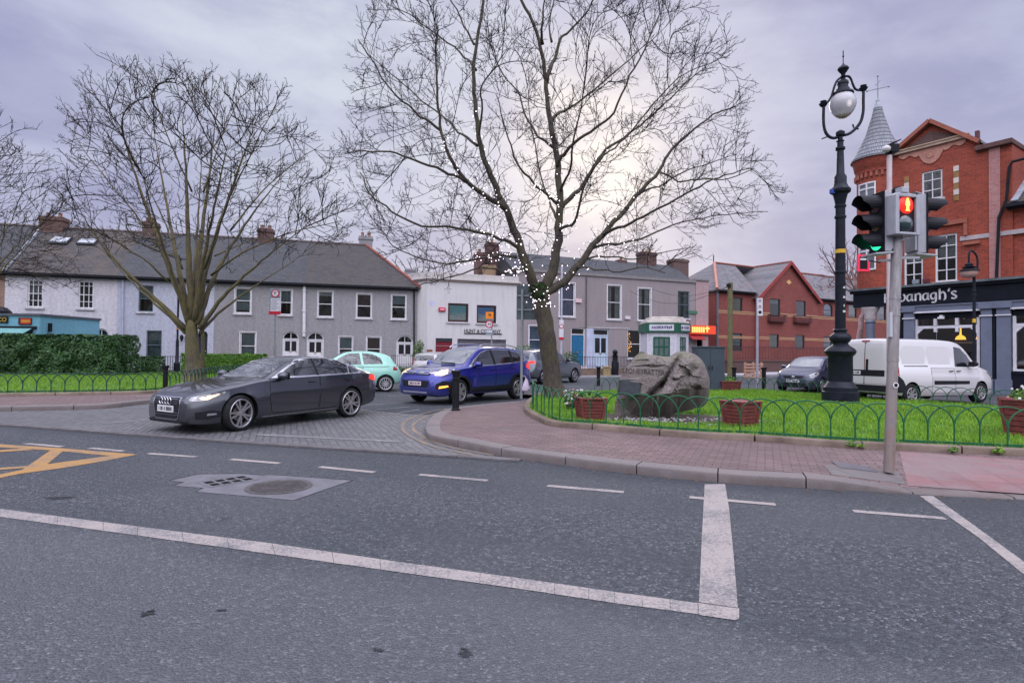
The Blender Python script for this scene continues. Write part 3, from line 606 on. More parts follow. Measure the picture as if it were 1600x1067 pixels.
class Fac:
    def __init__(s, name, label, cat, p0, ang, group=None):
        s.o = Vector((p0[0], p0[1], 0)); a = R(ang); s.u = Vector((math.cos(a), math.sin(a), 0)); s.n = Vector((-s.u.y, s.u.x, 0))
        s.root = thing(name, label, cat, s.o, a, group); s.holes = []
    def L(s, px, py, y=0.0):
        d = ray(px, py); q = s.o + s.n * y; t = (q - CAM).dot(s.n) / d.dot(s.n); p = CAM + d * t; return ((p - s.o).dot(s.u), p.z)
    def rect(s, x0, y0, x1, y1, y=0.0):
        a = s.L(x0, y0, y); b = s.L(x1, y1, y); c = s.L(x0, y1, y); d = s.L(x1, y0, y)
        return ((a[0] + c[0]) / 2, (b[1] + c[1]) / 2, (b[0] + d[0]) / 2, (a[1] + d[1]) / 2)
    def part(s, name, mb, mat, parent=None, **k): return mb.build(name, mat, parent or s.root, **k)
    def wall(s, outline, mat, y=0.0, depth=6.0, rev=.14, back=.55, name='wall', holes=None, extra=()):
        bm = bmesh.new(); hs = s.holes if holes is None else holes; es = []
        for lp in [outline] + hs:
            vs = [bm.verts.new((x, y, z)) for x, z in lp]; es += [bm.edges.new((vs[i], vs[(i+1) % len(vs)])) for i in range(len(vs))]
        bmesh.ops.triangle_fill(bm, use_beauty=True, edges=es)
        def sweep(lp, y0, y1, mi):
            for i in range(len(lp)):
                a, b = lp[i], lp[(i+1) % len(lp)]
                f = bm.faces.new([bm.verts.new(q) for q in ((a[0], y0, a[1]), (b[0], y0, b[1]), (b[0], y1, b[1]), (a[0], y1, a[1]))]); f.material_index = mi
        if depth: sweep(outline, y, y + depth, 0)
        for h in hs:
            sweep(h, y, y + rev, 0); sweep(h, y + rev, y + back, 1)
            f = bm.faces.new([bm.verts.new((x, y + back, z)) for x, z in h]); f.material_index = 1
        return bm_obj(bm, name, [mat, DARK], s.root)
    def win(s, px, fm=None, cols=1, rows=2, sill=True, curt=None, cw=1.0, ctop=1.0, y=0.0, fw=.07, arch=False, local=None, name='window', rowz=None, sm=None, surround=0):
        x0, z0, x1, z1 = local or s.rect(*px, y); fm = fm or WHITE
        hole = [(x0, z0), (x1, z0), (x1, z1), (x0, z1)]
        if arch: hole = arch_poly(x0, z0, x1, z1, min((x1 - x0) * .5, (z1 - z0) * .4))
        s.holes.append(hole); f = MB(); ya, yb = y + .05, y + .12; w = fw
        if arch:
            k = len(hole); c = ((x0 + x1) / 2, (z0 + z1) / 2); inn = [(c[0] + (p[0] - c[0]) * (1 - 2 * w / (x1 - x0)), c[1] + (p[1] - c[1]) * (1 - 2 * w / (z1 - z0))) for p in hole]
            for i in range(k):
                a, b, q, r = hole[i], hole[(i+1) % k], inn[(i+1) % k], inn[i]
                f.poly([(a[0], ya, a[1]), (b[0], ya, b[1]), (q[0], ya, q[1]), (r[0], ya, r[1])]); f.poly([(r[0], ya, r[1]), (q[0], ya, q[1]), (q[0], yb, q[1]), (r[0], yb, r[1])])
        else:
            f.box((x0, ya, z0), (x0 + w, yb, z1)); f.box((x1 - w, ya, z0), (x1, yb, z1)); f.box((x0 + w, ya, z0), (x1 - w, yb, z0 + w)); f.box((x0 + w, ya, z1 - w), (x1 - w, yb, z1))
        bw = .035
        for i in range(1, cols):
            x = x0 + (x1 - x0) * i / cols; f.box((x - bw / 2, ya + .012, z0 + w), (x + bw / 2, yb - .004, z1 - w))
        zs = rowz or [i / rows for i in range(1, rows)]
        for t in zs:
            z = z0 + (z1 - z0) * t; b2 = .05 if abs(t - .5) < .1 or rows == 2 else bw
            f.box((x0 + w, ya + .008, z - b2 / 2), (x1 - w, yb - .002, z + b2 / 2))
        if surround:
            q = surround
            for a, b in (((x0 - q, y - .02, z0), (x0, y + .05, z1 + q)), ((x1, y - .02, z0), (x1 + q, y + .05, z1 + q)), ((x0, y - .02, z1), (x1, y + .05, z1 + q))): f.box(a, b)
        fo = s.part(name, f, fm)
        p = MB(); yp = y + .105
        p.poly([(a, yp, b) for a, b in (inn if arch else [(x0 + w, z0 + w), (x1 - w, z0 + w), (x1 - w, z1 - w), (x0 + w, z1 - w)])]); s.part('pane', p, GL, fo)
        if sill:
            m = MB(); m.box((x0 - .1, y - .09, z0 - .11), (x1 + .1, y + .13, z0 - .002)); s.part('sill', m, sm or SILL, fo)
        if curt:
            m = MB(); n = 14
            for sx in ((0, cw / 2), (1 - cw / 2, 1)) if cw < 1 else ((0, 1),):
                xs = [x0 + w + (x1 - x0 - 2 * w) * (sx[0] + (sx[1] - sx[0]) * i / n) for i in range(n + 1)]; zb = z1 - (z1 - z0) * ctop + w
                for i in range(n):
                    ya_, yb_ = y + .2 + (.03 if i % 2 else 0), y + .2 + (0 if i % 2 else .03)
                    m.poly([(xs[i], ya_, zb), (xs[i+1], yb_, zb), (xs[i+1], yb_, z1), (xs[i], ya_, z1)])
            s.part('curtain', m, curt, fo)
        return fo
    def door(s, px, dm, fm=None, arch=False, fan=.22, glass=(), y=0.0, handle=True, fw=.08, brass=True):
        x0, z0, x1, z1 = s.rect(*px, y); fm = fm or WHITE
        hole = arch_poly(x0, z0, x1, z1, (x1 - x0) * .42) if arch else [(x0, z0), (x1, z0), (x1, z1), (x0, z1)]
        s.holes.append(hole); zt = z0 + (z1 - z0) * (1 - fan); d = MB(); w = fw
        d.box((x0 + w, y + .10, z0), (x1 - w, y + .15, zt))
        W, H = x1 - x0 - 2 * w, zt - z0
        for a, b, c, e in ((.1, .06, .45, .38), (.55, .06, .9, .38), (.1, .46, .45, .92), (.55, .46, .9, .92)):
            q = [x0 + w + W * a, x0 + w + W * c, z0 + H * b, z0 + H * e]; gl = b > .4 and glass
            d.box((q[0], y + .085, q[2]), (q[1], y + .098, q[3]), 1 if gl else 0)
        do = s.part('door', d, [dm, GL if glass == 'clear' else DARK])
        f = MB(); f.box((x0, y + .06, z0), (x0 + w, y + .16, zt + .0)); f.box((x1 - w, y + .06, z0), (x1, y + .16, zt)); f.box((x0, y + .06, zt), (x1, y + .16, zt + .07))
        k = len(hole); c = ((x0 + x1) / 2, zt + .07)
        if arch:
            for i in range(k):
                a, b = hole[i], hole[(i + 1) % k]
                if min(a[1], b[1]) < zt: continue
                A = Vector((a[0], 0, a[1])); B = Vector((b[0], 0, b[1])); C = Vector((c[0], 0, c[1])); f.poly([A + Vector((0, y + .07, 0)), B + Vector((0, y + .07, 0)), B.lerp(C, .16) + Vector((0, y + .07, 0)), A.lerp(C, .16) + Vector((0, y + .07, 0))])
            f.box((c[0] - .02, y + .08, zt + .07), (c[0] + .02, y + .1, z1 - .03))
        else:
            f.box((x0, y + .06, z1 - w), (x1, y + .16, z1)); f.box((x0, y + .06, zt + .07), (x0 + w, y + .16, z1 - w)); f.box((x1 - w, y + .06, zt + .07), (x1, y + .16, z1 - w))
        s.part('door_frame', f, fm, do)
        m = MB(); m.poly([(x0 + w, y + .12, zt + .07), (x1 - w, y + .12, zt + .07), (x1 - w, y + .12, z1 - w * (2.2 if arch else 1)), (x0 + w, y + .12, z1 - w * (2.2 if arch else 1))]); s.part('fanlight', m, GL, do)
        if handle:
            m = MB(); m.box((x0 + w + W * .42, y + .06, z0 + H * .42), (x0 + w + W * .58, y + .084, z0 + H * .455)); m.ball((x0 + w + W * .9, y + .07, z0 + H * .44), .035); s.part('handle', m, pm('brass', (.5, .36, .14), .35, .8, .2), do)
        st = MB(); st.box((x0 - .15, y - .5, 0), (x1 + .15, y + .05, z0 * .5)); st.box((x0 - .1, y - .25, z0 * .5), (x1 + .1, y + .05, z0 - .01)); s.part('step', st, SILL)
        return do
    def chimney(s, px, y, dpt, mat, pots=2, pm_=None, cap=.12):
        x0, z0, x1, z1 = s.rect(*px, y); m = MB(); m.box((x0, y, z0 - 1.2), (x1, y + dpt, z1 - .25)); m.box((x0 - cap * .5, y - cap * .5, z1 - .25), (x1 + cap * .5, y + dpt + cap * .5, z1 - .12)); m.box((x0 - cap * .2, y - cap * .2, z1 - .12), (x1 + cap * .2, y + dpt + cap * .2, z1))
        c = s.part('chimney', m, mat)
        for i in range(pots):
            p = MB(); xx = x0 + (x1 - x0) * (i + .5) / pots; p.lathe([(.13, -.01), (.12, .10), (.10, .24), (.125, .27), (.125, .31), (.08, .31), (.08, .1)], 12, (xx, y + dpt / 2, z1)); s.part('chimney_pot', p, pm_ or TERRA, c, smooth=True)
        return c
    def downpipe(s, pxa, pxb, r=.05, y=-.07, mat=None):
        a = s.L(*pxa, y); b = s.L(*pxb, y); m = MB(); m.tube([(a[0], y, a[1]), (b[0], y, b[1])], r, 8)
        for t in (.1, .5, .9): m.lathe([(r * 1.4, -.03), (r * 1.4, .03)], 8, (a[0] + (b[0] - a[0]) * t, y, a[1] + (b[1] - a[1]) * t))
        return s.part('downpipe', m, mat or GUT)
    def gutter(s, x0, x1, z, y=-.28, r=.07, mat=None):
        m = MB(); m.box((x0, y - r, z - r * 1.4), (x1, y + r, z + r * .6)); m.box((x0, y + r, z - .16), (x1, -.01, z - .02)); return s.part('gutter', m, mat or GUT)
def arch_poly(x0, z0, x1, z1, rise, n=10):
    c = (x0 + x1) / 2; r = (x1 - x0) / 2
    return [(x0, z0), (x1, z0)] + [(c + r * math.cos(math.pi * i / n), z1 - rise + rise * math.sin(math.pi * i / n)) for i in range(n + 1)]
def on_line(P, ang, px):
    a = R(ang); n = Vector((-math.sin(a), math.cos(a), 0)); d = ray(px, 550); P = Vector((P[0], P[1], 0)); t = (P - CAM).dot(n) / d.dot(n); p = CAM + d * t; return (p.x, p.y)
def slab(m, q, th, mi=0): m.prism(q, (0, 0, -th), mi)

# ------------------------------------------------------------------ the terrace on the left (one street line)
TP, TA = (-6.75, 40.0), 15.0
EZ, RZ, RY = 5.90, 9.45, 3.9
def terrace(name, label, pxl, pxr, mat, roofm):
    f = Fac(name, label, 'house', on_line(TP, TA, pxl), TA, 'terraced houses across the street'); w = f.L(pxr, 550)[0]; f.w = w
    return f
def troof(f, mat, hipr=False, x0=0.0, x1=None):
    w = f.w if x1 is None else x1; m = MB(); e = -.28
    if not hipr:
        slab(m, [(x0, e, EZ), (w, e, EZ), (w, RY, RZ), (x0, RY, RZ)], .09); slab(m, [(x0, RY, RZ), (w, RY, RZ), (w, 8, EZ), (x0, 8, EZ)], .09)
        r = f.part('roof', m, mat); q = MB()
        q.tube([(x0, RY, RZ + .02), (w, RY, RZ + .02)], .09, 8); f.part('ridge', q, pm('ridge_tile', (.14, .11, .11), .85, var=.3, sc=3), r)
    else:
        h = hipr; slab(m, [(x0, e, EZ), (w + .25, e, EZ), (h, RY, RZ), (x0, RY, RZ)], .09); slab(m, [(w + .25, e, EZ), (w + .25, 8, EZ), (h, RY, RZ)], .09); slab(m, [(w + .25, 8, EZ), (x0, 8, EZ), (x0, RY, RZ), (h, RY, RZ)], .09)
        r = f.part('roof', m, mat); q = MB(); q.tube([(x0, RY, RZ + .02), (h, RY, RZ + .02)], .09, 8); f.part('ridge', q, pm('ridge_tile', (.14, .11, .11), .85, var=.3, sc=3), r)
        q = MB(); q.tube([(h, RY, RZ + .03), (w + .25, e, EZ + .04)], .10, 8); f.part('ridge', q, REDT, r)
    return r
def box_outline(w, z): return [(0, 0), (w, 0), (w, z), (0, z)]

f = terrace('terraced_house', 'brown brick house end at the far left edge of the terrace', -150, 5, None, None); f.wall(box_outline(f.w, EZ - .02), BRKB); troof(f, SLB, x1=f.w + .15); f.gutter(0, f.w, EZ)
f.chimney((60, 338, 98, 365), RY - .5, .9, brick_mat('old_brick', (.090, .042, .034), (.13, .06, .05), (.10, .08, .07)), 2)
f = terrace('terraced_house', 'lilac painted house with two barred sash windows and two skylights', 5, 181, None, None)
f.win((43, 437, 67, 480), cols=3, rows=4, curt=CURT, ctop=.55, rowz=[.25, .5, .82]); f.win((122, 439, 146, 482), cols=3, rows=4, rowz=[.25, .5, .82])
f.door((146, 513.5, 169, 562), pm('navy_door', (.02, .03, .06), .5), arch=True, fan=.3); f.wall(box_outline(f.w, EZ - .02), RENDL); r = troof(f, SLA, x0=.16); f.gutter(0, f.w, EZ)
for x0, y0, x1, y1 in ((79, 370, 108, 383), (122, 373, 150, 384)):
    k = (RZ - EZ) / (RY + .28); yy = [ (lambda z: (z - EZ) / k - .28)(f.rect(x0, y0, x1, y1, 2.6)[i]) for i in (1, 3)]
    a = f.rect(x0, y0, x1, y1, 2.6); m = MB()
    def rp(x, z, dz=0): return (x, (z - EZ) / k - .28 - .06, z + dz)
    m.prism([rp(a[0], a[1]), rp(a[2], a[1]), rp(a[2] + .1, a[3]), rp(a[0] + .1, a[3])], (0, -.05, .06)); so_ = f.part('skylight', m, DARKF)
    m = MB(); d_ = .07; m.prism([rp(a[0] + d_, a[1] + d_, .07), rp(a[2] - d_, a[1] + d_, .07), rp(a[2] + .1 - d_, a[3] - d_, .07), rp(a[0] + .1 + d_, a[3] - d_, .07)], (0, -.06, .02)); f.part('pane', m, pm('sky_glass', (.30, .32, .36), .08, 0, 0, spec=1), so_)
q = MB(); q.tube([(.05, -.3, EZ + .05), (.05, RY, RZ + .04)], .10, 6); f.part('flashing', q, LEAD, r)
f = terrace('terraced_house', 'pale blue rendered house with dark sashes behind the left tree', 181, 333, None, None)
f.win((216.5, 446, 239.5, 487), GREYF, curt=TEALC, ctop=.5, fw=.06); f.win((228.5, 516.5, 252.5, 562), GREYF, curt=TEALC, ctop=1.0, fw=.06)
f.win((296, 451, 318, 490), GREYF, curt=TEALC, ctop=.4)
f.door((309, 517, 324, 564), pm('dark_blue_door', (.015, .022, .05), .5), DARKF, arch=True, fan=.25); f.wall(box_outline(f.w, EZ - .02), RENDB); troof(f, SLB); f.gutter(0, f.w, EZ)
f.downpipe((192, 434), (191, 560), mat=pm('lilac_pipe', (.42, .42, .54), .6)); f.chimney((222, 346, 243, 372), RY - .4, .9, BRKP, 2)
m = MB(); a = f.L(285, 528); m.lathe([(.03, -.22), (.10, -.05), (.11, .1), (.04, .2)], 8, (a[0], -.16, a[1])); m.box((a[0] - .03, -.16, a[1] + .1), (a[0] + .03, 0, a[1] + .15)); f.part('wall_lamp', m, GUT)
f = terrace('terraced_house', 'grey roughcast house with white frames behind the permit parking sign', 333, 474, None, None)
f.win((367, 450, 392, 489.5), curt=TEALC, ctop=.9, surround=.05); f.win((437, 453, 456, 492), curt=TEALC, ctop=.5, surround=.05); f.win((375, 519, 399.5, 562), curt=TEALC, ctop=1, surround=.05)
f.door((441, 518, 467, 564), WHITE, arch=True, fan=.27, glass='dark'); f.wall(box_outline(f.w, EZ - .02), RENDG); troof(f, SLB); f.gutter(0, f.w, EZ); f.chimney((402, 357, 426, 376), RY - .4, .9, BRKP, 2)
f = terrace('terraced_house', 'grey stone faced end house with hipped roof and two arched doors', 474, 651, None, None)
f.downpipe((475.5, 446), (475, 526), .10, mat=WHITE)
for q, ct_, cc_ in (((496.5, 455, 520, 495), .22, CURT), ((557, 459, 580.5, 497), .5, pm('rust_curtain', (.10, .045, .04), .9)), ((611.5, 461, 634.5, 498.5), .42, TEALC)): f.win(q, curt=cc_, ctop=ct_, surround=.04)
for q in ((529, 526, 551, 564), (572.5, 526.5, 595, 564)): f.win(q, curt=MATS['rust_curtain'] if q[0] > 540 else TEALC, ctop=.55, surround=.04)
f.door((479, 519, 506, 566), WHITE, arch=True, fan=.27, glass='dark'); f.door((619, 524, 645.5, 568), WHITE, arch=True, fan=.27, glass='dark')
f.wall(box_outline(f.w, EZ - .02), RENDG); troof(f, SLC, hipr=f.L(572, 378, RY)[0]); f.gutter(0, f.w, EZ); f.downpipe((647, 452), (647, 560), .05, y=-.1); ae = MB(); a = f.L(566, 372, RY + .5); ae.bar((a[0], RY + .5, RZ), (a[0], RY + .5, RZ + 1.6), .03)
for k in range(6): ae.bar((a[0] - .4 + k * .16, RY + .3, RZ + 1.5), (a[0] - .4 + k * .16, RY + .7, RZ + 1.5), .015)
ae.bar((a[0] - .5, RY + .5, RZ + 1.5), (a[0] + .5, RY + .5, RZ + 1.5), .02); f.part('aerial', ae, GUT); f.chimney((561, 369, 582, 398), RY + .2, .7, render_mat('stone_stack', (.25, .24, .25), .6, .3), 2)
f = Fac('distant_house', 'distant house with a grey stone chimney between the terrace and the white shop', 'house', dp(612, 560, 60).xy[:], 15)
m = MB(); m.box((0, 0, 0), (5, 6, 8.2)); f.part('wall', m, RENDG); m = MB(); m.prism([(-.2, -.2, 8.2), (5.2, -.2, 8.2), (5.2, 3, 9.4), (-.2, 3, 9.4)], (0, 0, -.1)); m.prism([(-.2, 3, 9.4), (5.2, 3, 9.4), (5.2, 6.2, 8.2), (-.2, 6.2, 8.2)], (0, 0, -.1)); f.part('roof', m, SLC); f.chimney((634, 420, 650, 445), 2.6, .8, render_mat('stone_stack', (.25, .24, .25)), 0)

# ------------------------------------------------------------------ white shop
f = Fac('white_shop', 'white flat roofed shop with a roller shutter and two poster windows', 'shop', (on_line((-5.83, 39.3), 20, 667)), 20); w = f.L(808.5, 500)[0]; PZ = f.L(667, 424.5)[1]
for q in ((700, 474, 732, 503), (745, 477, 775.5, 505)):
    wo = f.win(q, BROWNF, rows=1, fw=.10); a = f.rect(*q); m = MB(); g = .14
    m.poly([(a[0] + g, .16, a[1] + g), (a[2] - g, .16, a[1] + g), (a[2] - g, .16, a[3] - g), (a[0] + g, .16, a[3] - g)])
    pmn = 'poster_teal' if q[0] == 700 else 'poster_blue'; nm = NT(pmn); ob = nm.co(); sp = nm.n('ShaderNodeSeparateXYZ', {0: ob}); nz = nm.noise(ob, 3.5, 5, .6); zz = nm.rmp(sp.outputs[2], a[1], a[3])
    cA = (.22, .55, .60) if q[0] == 700 else (.14, .34, .66); c = nm.mix(nm.rmp(nm.ma('ADD', zz, nm.ma('MULTIPLY', nz, .5)), .5, .8), (.75, .75, .72), cA); c = nm.mix(nm.rmp(nm.noise(ob, 6, 3), .6, .66, 0, .8), c, (.25, .12, .08) if q[0] == 700 else (.05, .1, .3)); nm.P(Base_Color=c, Roughness=.5); MATS[pmn] = nm.m
    f.part('poster', m, nm.m, wo)
x0, z0, x1, z1 = f.rect(714.5, 530, 790.5, 572); f.holes.append([(x0, z0), (x1, z0), (x1, z1), (x0, z1)]); m = MB()
for i in range(26):
    z = z0 + (z1 - z0) * i / 26; h = (z1 - z0) / 26; m.add([(x0, .12, z), (x1, .12, z), (x1, .05, z + h * .5), (x0, .05, z + h * .5), (x1, .12, z + h), (x0, .12, z + h)], [(0, 1, 2, 3), (3, 2, 4, 5)])
sh = NT('shutter'); o_ = sh.co(); v_ = sh.n('ShaderNodeTexBrick', {'Vector': sh.wall(), 'Color1': (.55, .53, .56), 'Color2': (.50, .48, .52), 'Mortar': (.10, .09, .11), 'Scale': 1.0, 'Mortar Size': .025, 'Brick Width': .16, 'Row Height': .085}); sh.P(Base_Color=v_.outputs[0], Roughness=.5)
f.part('roller_shutter', m, sh.m)
x0, z0, x1, z1 = f.rect(680.5, 528.5, 706.5, 572); f.holes.append([(x0, z0), (x1, z0), (x1, z1), (x0, z1)]); m = MB(); m.box((x0, .1, z0), (x1, .15, z1)); k = z1 - z0
for t in (.25, .5, .72): m.box((x0 + .05, .07, z0 + k * t), (x1 - .05, .098, z0 + k * t + .03), 1)
m.box((x0, .05, z1 - .22), (x1, .099, z1), 2); do = f.part('door', m, [pm('maroon_door', (.16, .015, .025), .4), pm('pale_line', (.4, .25, .25), .5), DARKF])
f.wall([(0, 0), (w, 0), (w, PZ - .5), (0, PZ - .5)], RENDW, depth=9)
wl = MB(); a = Vector((0, 0, 0)); b = Vector((-1.25, 2.35, 0)); d_ = Vector((.25, .12, 0))
wl.add([a + Vector((-.001, .0, 0)), b, b + Vector((0, 0, PZ - .5)), a + Vector((-.001, 0, PZ - .5)), b + Vector((0, 6, 0)), b + Vector((0, 6, PZ - .5)), Vector((0, 9, 0)), Vector((0, 9, PZ - .5))], [(0, 1, 2, 3), (1, 4, 5, 2), (4, 6, 7, 5)]); f.part('side_wall', wl, RENDW)
m = MB(); ring = [Vector((-1.25, 2.35, 0)), Vector((0, 0, 0)), Vector((w, 0, 0)), Vector((w, 8.9, 0)), Vector((-1.25, 8.3, 0))]
def out(P, d):
    R_ = []
    for i, p in enumerate(P):
        a = (p - P[i-1]).normalized(); b = (P[(i+1) % len(P)] - p).normalized(); n1, n2 = Vector((a.y, -a.x, 0)), Vector((b.y, -b.x, 0)); n = (n1 + n2); n = n / max(n.dot(n1), .3); R_.append(p + n * d)
    return R_
m.prism([p + Vector((0, 0, PZ - .5)) for p in out(ring, .18)], (0, 0, .12)); m.prism([p + Vector((0, 0, PZ - .38)) for p in out(ring, .06)], (0, 0, .38)); m.prism([p + Vector((0, 0, PZ - .62)) for p in out(ring, .08)], (0, 0, .12), 1)
f.part('parapet', m, [render_mat('cream_parapet', (.52, .48, .46), .3, .4), pm('rust_trim', (.30, .22, .19), .8, var=.4, sc=3)], bevel=.015)
a = f.L(754, 517.5, -.03); hgt = .33; text_obj('shop_name', 'HUNT & COMPANY', .36, GUT, f.root, Matrix.Translation((a[0], -.035, a[1])) @ UPRIGHT, .86)
m = MB(); q = f.rect(725, 520.6, 784, 522); m.box((q[0], -.05, q[1]), (q[2], -.002, q[3])); f.part('sign_strip', m, GUT)
m = MB(); q = f.rect(685, 480.5, 695.8, 486.5); m.box((q[0], -.12, q[1]), (q[2], -.002, q[3])); a = f.part('alarm_box', m, pm('alarm_red', (.50, .02, .05), .4), bevel=.03); m = MB(); m.box((q[0] + .1, -.124, q[1] + .09), (q[2] - .1, -.1215, q[3] - .09)); f.part('label', m, pm('pinkish', (.7, .4, .45), .5), a)
m = MB(); q = f.rect(666.8, 546, 675.6, 554); m.box((q[0], -.05, q[1] + .1), (q[2], -.002, q[3])); m.box((q[0] + .05, -.05, q[1] - .16), (q[2] - .05, -.002, q[1] + .08), 1); f.part('plaque', m, [pm('rust_plate', (.22, .09, .05), .6), pm('pale_plate', (.45, .48, .52), .5)])
m = MB(); q = f.L(675, 474); m.lathe([(.17, 0), (.17, .01)], 16, (q[0], -.013, q[1]), 0, 'Y'); f.part('sticker', m, pm('pale_blue_sticker', (.45, .47, .66), .5))

# ------------------------------------------------------------------ grey houses right of the shop
GP, GA = (.378, 41.5), 22.0
fa = Fac('terraced_house', 'warm grey house with a bright blue door behind the big trunk', 'house', GP, GA, 'terraced houses across the street'); fa.w = fa.L(916, 550)[0]; fa.z0 = fa.L(808, 417.5)[1]; fa.z0 = 6.9
fb = Fac('terraced_house', 'warm grey house with a pale blue door and a lit small tree in its window', 'house', on_line(GP, GA, 916), GA, 'terraced houses across the street'); fb.w = fb.L(1086, 550)[0]
GZ = fb.L(940, 428)[1]
fa.win((874, 442, 898, 494.5), curt=CURTB, ctop=1.0, surround=.06); fa.win((826.5, 509, 849.5, 553), curt=CURTB, ctop=1.0, surround=.06)
fa.door((892, 512, 914, 571), pm('blue_door', (.02, .12, .24), .4), fan=.19)
fb.win((949, 446, 970.5, 499), curt=CURT, cw=.7, surround=.06); fb.win((997, 450.5, 1017, 501), curt=CURT, cw=.75, surround=.06); wt = fb.win((980.5, 515, 1001.5, 560), rows=2, sill=True)
fb.win((1059, 455, 1077, 497.5), GREYF, curt=TEALC, cw=.7, ctop=1)
a = fb.rect(980.5, 515, 1001.5, 560); m = MB(); rr = random.Random(2); xc = a[0] + .35
for k in range(60):
    t = rr.random(); rad = .05 + .30 * t; an = rr.uniform(0, 6.28); m.ball((xc + rad * math.cos(an), .36 + .1 * math.sin(an), a[3] - .25 - t * 1.5), .03, 6, 4, k % 3 == 0)
fb.part('lit_tree', m, [pm('warm_bulb', (1, .45, .08), .5, emit=2.2, ecol=(1, .42, .06), var=0), pm('green_sprig', (.02, .06, .02), .7)], wt)
do = fb.door((927, 514, 951, 574), pm('ice_blue_door', (.42, .50, .60), .5), pm('ice_frame', (.45, .50, .58), .5), fan=.17, glass='dark')
for ff in (fa, fb): ff.wall([(0, 0), (ff.w, 0), (ff.w, GZ - .22), (0, GZ - .22)], RENDG2, depth=7)
for ff in (fa, fb):
    m = MB(); m.box((-.02, -.10, GZ - .22), (ff.w + (.0 if ff is fa else .02), .25, GZ)); ff.part('parapet', m, render_mat('coping', (.22, .20, .20), .4, .5))
m = MB(); x0, z0, x1, z1 = fb.rect(916.5, 513, 927, 575); m.box((.02, -.02, z0), (x1 - x0, -.002, z1)); fb.part('painted_panel', m, pm('ice_wall', (.42, .44, .56), .7))
m = MB(); q = fb.rect(928, 512, 984, 513.2); m.box((.1, -.03, q[1]), (q[2], -.002, q[3])); fb.part('string_course', m, SILL)
fb.downpipe((916.5, 432), (916, 512), .045, -.06, pm('grey_pipe', (.09, .085, .095), .6))
for ff, q, c in ((fa, (898.5, 467, 908, 473), (.6, .42, .45)), (fb, (976, 494, 984, 499), (.55, .50, .52))):
    m = MB(); a = ff.rect(*q); m.box((a[0], -.12, a[1]), (a[2], -.002, a[3])); ff.part('alarm_box', m, pm('alarm_%d' % int(c[0] * 100), c, .5), bevel=.02)
GRY, GRZ = 3.6, fb.L(1000, 411, 3.6)[1]
xl = fa.L(778, 395, GRY)[0]; m = MB(); slab(m, [(xl, .25, GZ - .1), (fa.w, .25, GZ - .1), (fa.w, GRY, GRZ), (xl, GRY, GRZ)], .08); slab(m, [(xl, GRY, GRZ), (fa.w, GRY, GRZ), (fa.w, 7, GZ - .1), (xl, 7, GZ - .1)], .08); m.poly([(xl + .02, .3, GZ - .15), (xl + .02, 7, GZ - .15), (xl + .02, GRY, GRZ - .05)]); m.box((xl, .3, 4), (-.01, 7, GZ - .15)); fa.part('roof', m, SLB)
xr = fb.L(1052, 416, GRY)[0]; m = MB(); slab(m, [(0, .25, GZ - .1), (fb.w, .25, GZ - .1), (xr, GRY, GRZ), (0, GRY, GRZ)], .08); slab(m, [(fb.w, .25, GZ - .1), (fb.w, 7, GZ - .1), (xr, GRY, GRZ)], .08); slab(m, [(fb.w, 7, GZ - .1), (0, 7, GZ - .1), (0, GRY, GRZ), (xr, GRY, GRZ)], .08); fb.part('roof', m, SLB)
YC = pm('ochre_cap', (.30, .20, .08), .8, var=.3)
fa.chimney((746, 394, 757.5, 425), 3.8, .9, BRKP, 1); fa.chimney((763, 379, 780, 425), 3.6, .9, BRKP, 1, YC); fa.chimney((758, 414, 774.5, 425), 2.8, .7, BRKT, 0)
fb.chimney((1003.5, 394, 1026, 424), 3.2, .9, BRKP, 2, YC); fb.chimney((1053, 405, 1076, 440), 3.0, 1.0, brick_mat('dark_brick', (.10, .055, .05), (.14, .075, .065), (.11, .09, .085)), 0); fb.chimney((967, 406, 979, 424), 3.4, .6, BRKP, 1)
# plastered corner with the lit shop front
fc = Fac('corner_takeaway', 'narrow pink plastered corner shop under a glowing orange sign', 'shop', on_line(GP, GA, 1086.2), GA); fc.w = fc.L(1106, 550)[0]
zt_ = fc.L(1090, 438)[1]
x0, z0, x1, z1 = fc.rect(1088, 531, 1097, 580); fc.holes.append([(x0, z0), (x1, z0), (x1, z1), (x0, z1)])
fc.wall([(0, 0), (fc.w, 0), (fc.w, zt_), (0, zt_)], PINKP, depth=7, y=-.05)
m = MB(); m.box((-.03, -.15, zt_ - .02), (fc.w + .05, 7, zt_ + .12)); fc.part('parapet', m, MATS['coping'])
m = MB(); x0, z0, x1, z1 = fc.rect(1073, 522.8, 1094, 531); m.prism([(x0, -.06, z1), (x1, -.06, z1), (x1, -.75, z0), (x0, -.75, z0)], (0, 0, .04)); fc.part('awning', m, pm('red_awning', (.22, .012, .015), .6))
m = MB(); x0, z0, x1, z1 = fc.rect(1075, 485.5, 1088.5, 490.5); m.box((x0, -.09, z0), (x1, -.055, z1)); fc.part('nameplate', m, pm('green_plate', (.05, .14, .09), .5))
m = MB(); x0, z0, x1, z1 = fc.rect(1075, 509, 1113.5, 522); m.box((x0, -.38, z0), (x1, -.16, z1)); r_ = [(x0, -.16)]
sg = m.build('shop_sign', pm('sign_red', (.55, .05, .02), .5, emit=.4, ecol=(1, .08, .02), var=0), None); sg.parent = None
def place(o, fx): o.matrix_world = Matrix.Translation(fx.o) @ Matrix.Rotation(math.atan2(fx.u.y, fx.u.x), 4, 'Z')
place(sg, fc); tag(sg, 'glowing orange and red box sign over the corner takeaway', 'shop sign')
m = MB(); rr = random.Random(5); t = x0 + .1
while t < x0 + (x1 - x0) * .52:
    wdt = rr.uniform(.08, .2); m.box((t, -.386, z0 + .12), (t + wdt, -.3805, z1 - .12)); t += wdt + .05
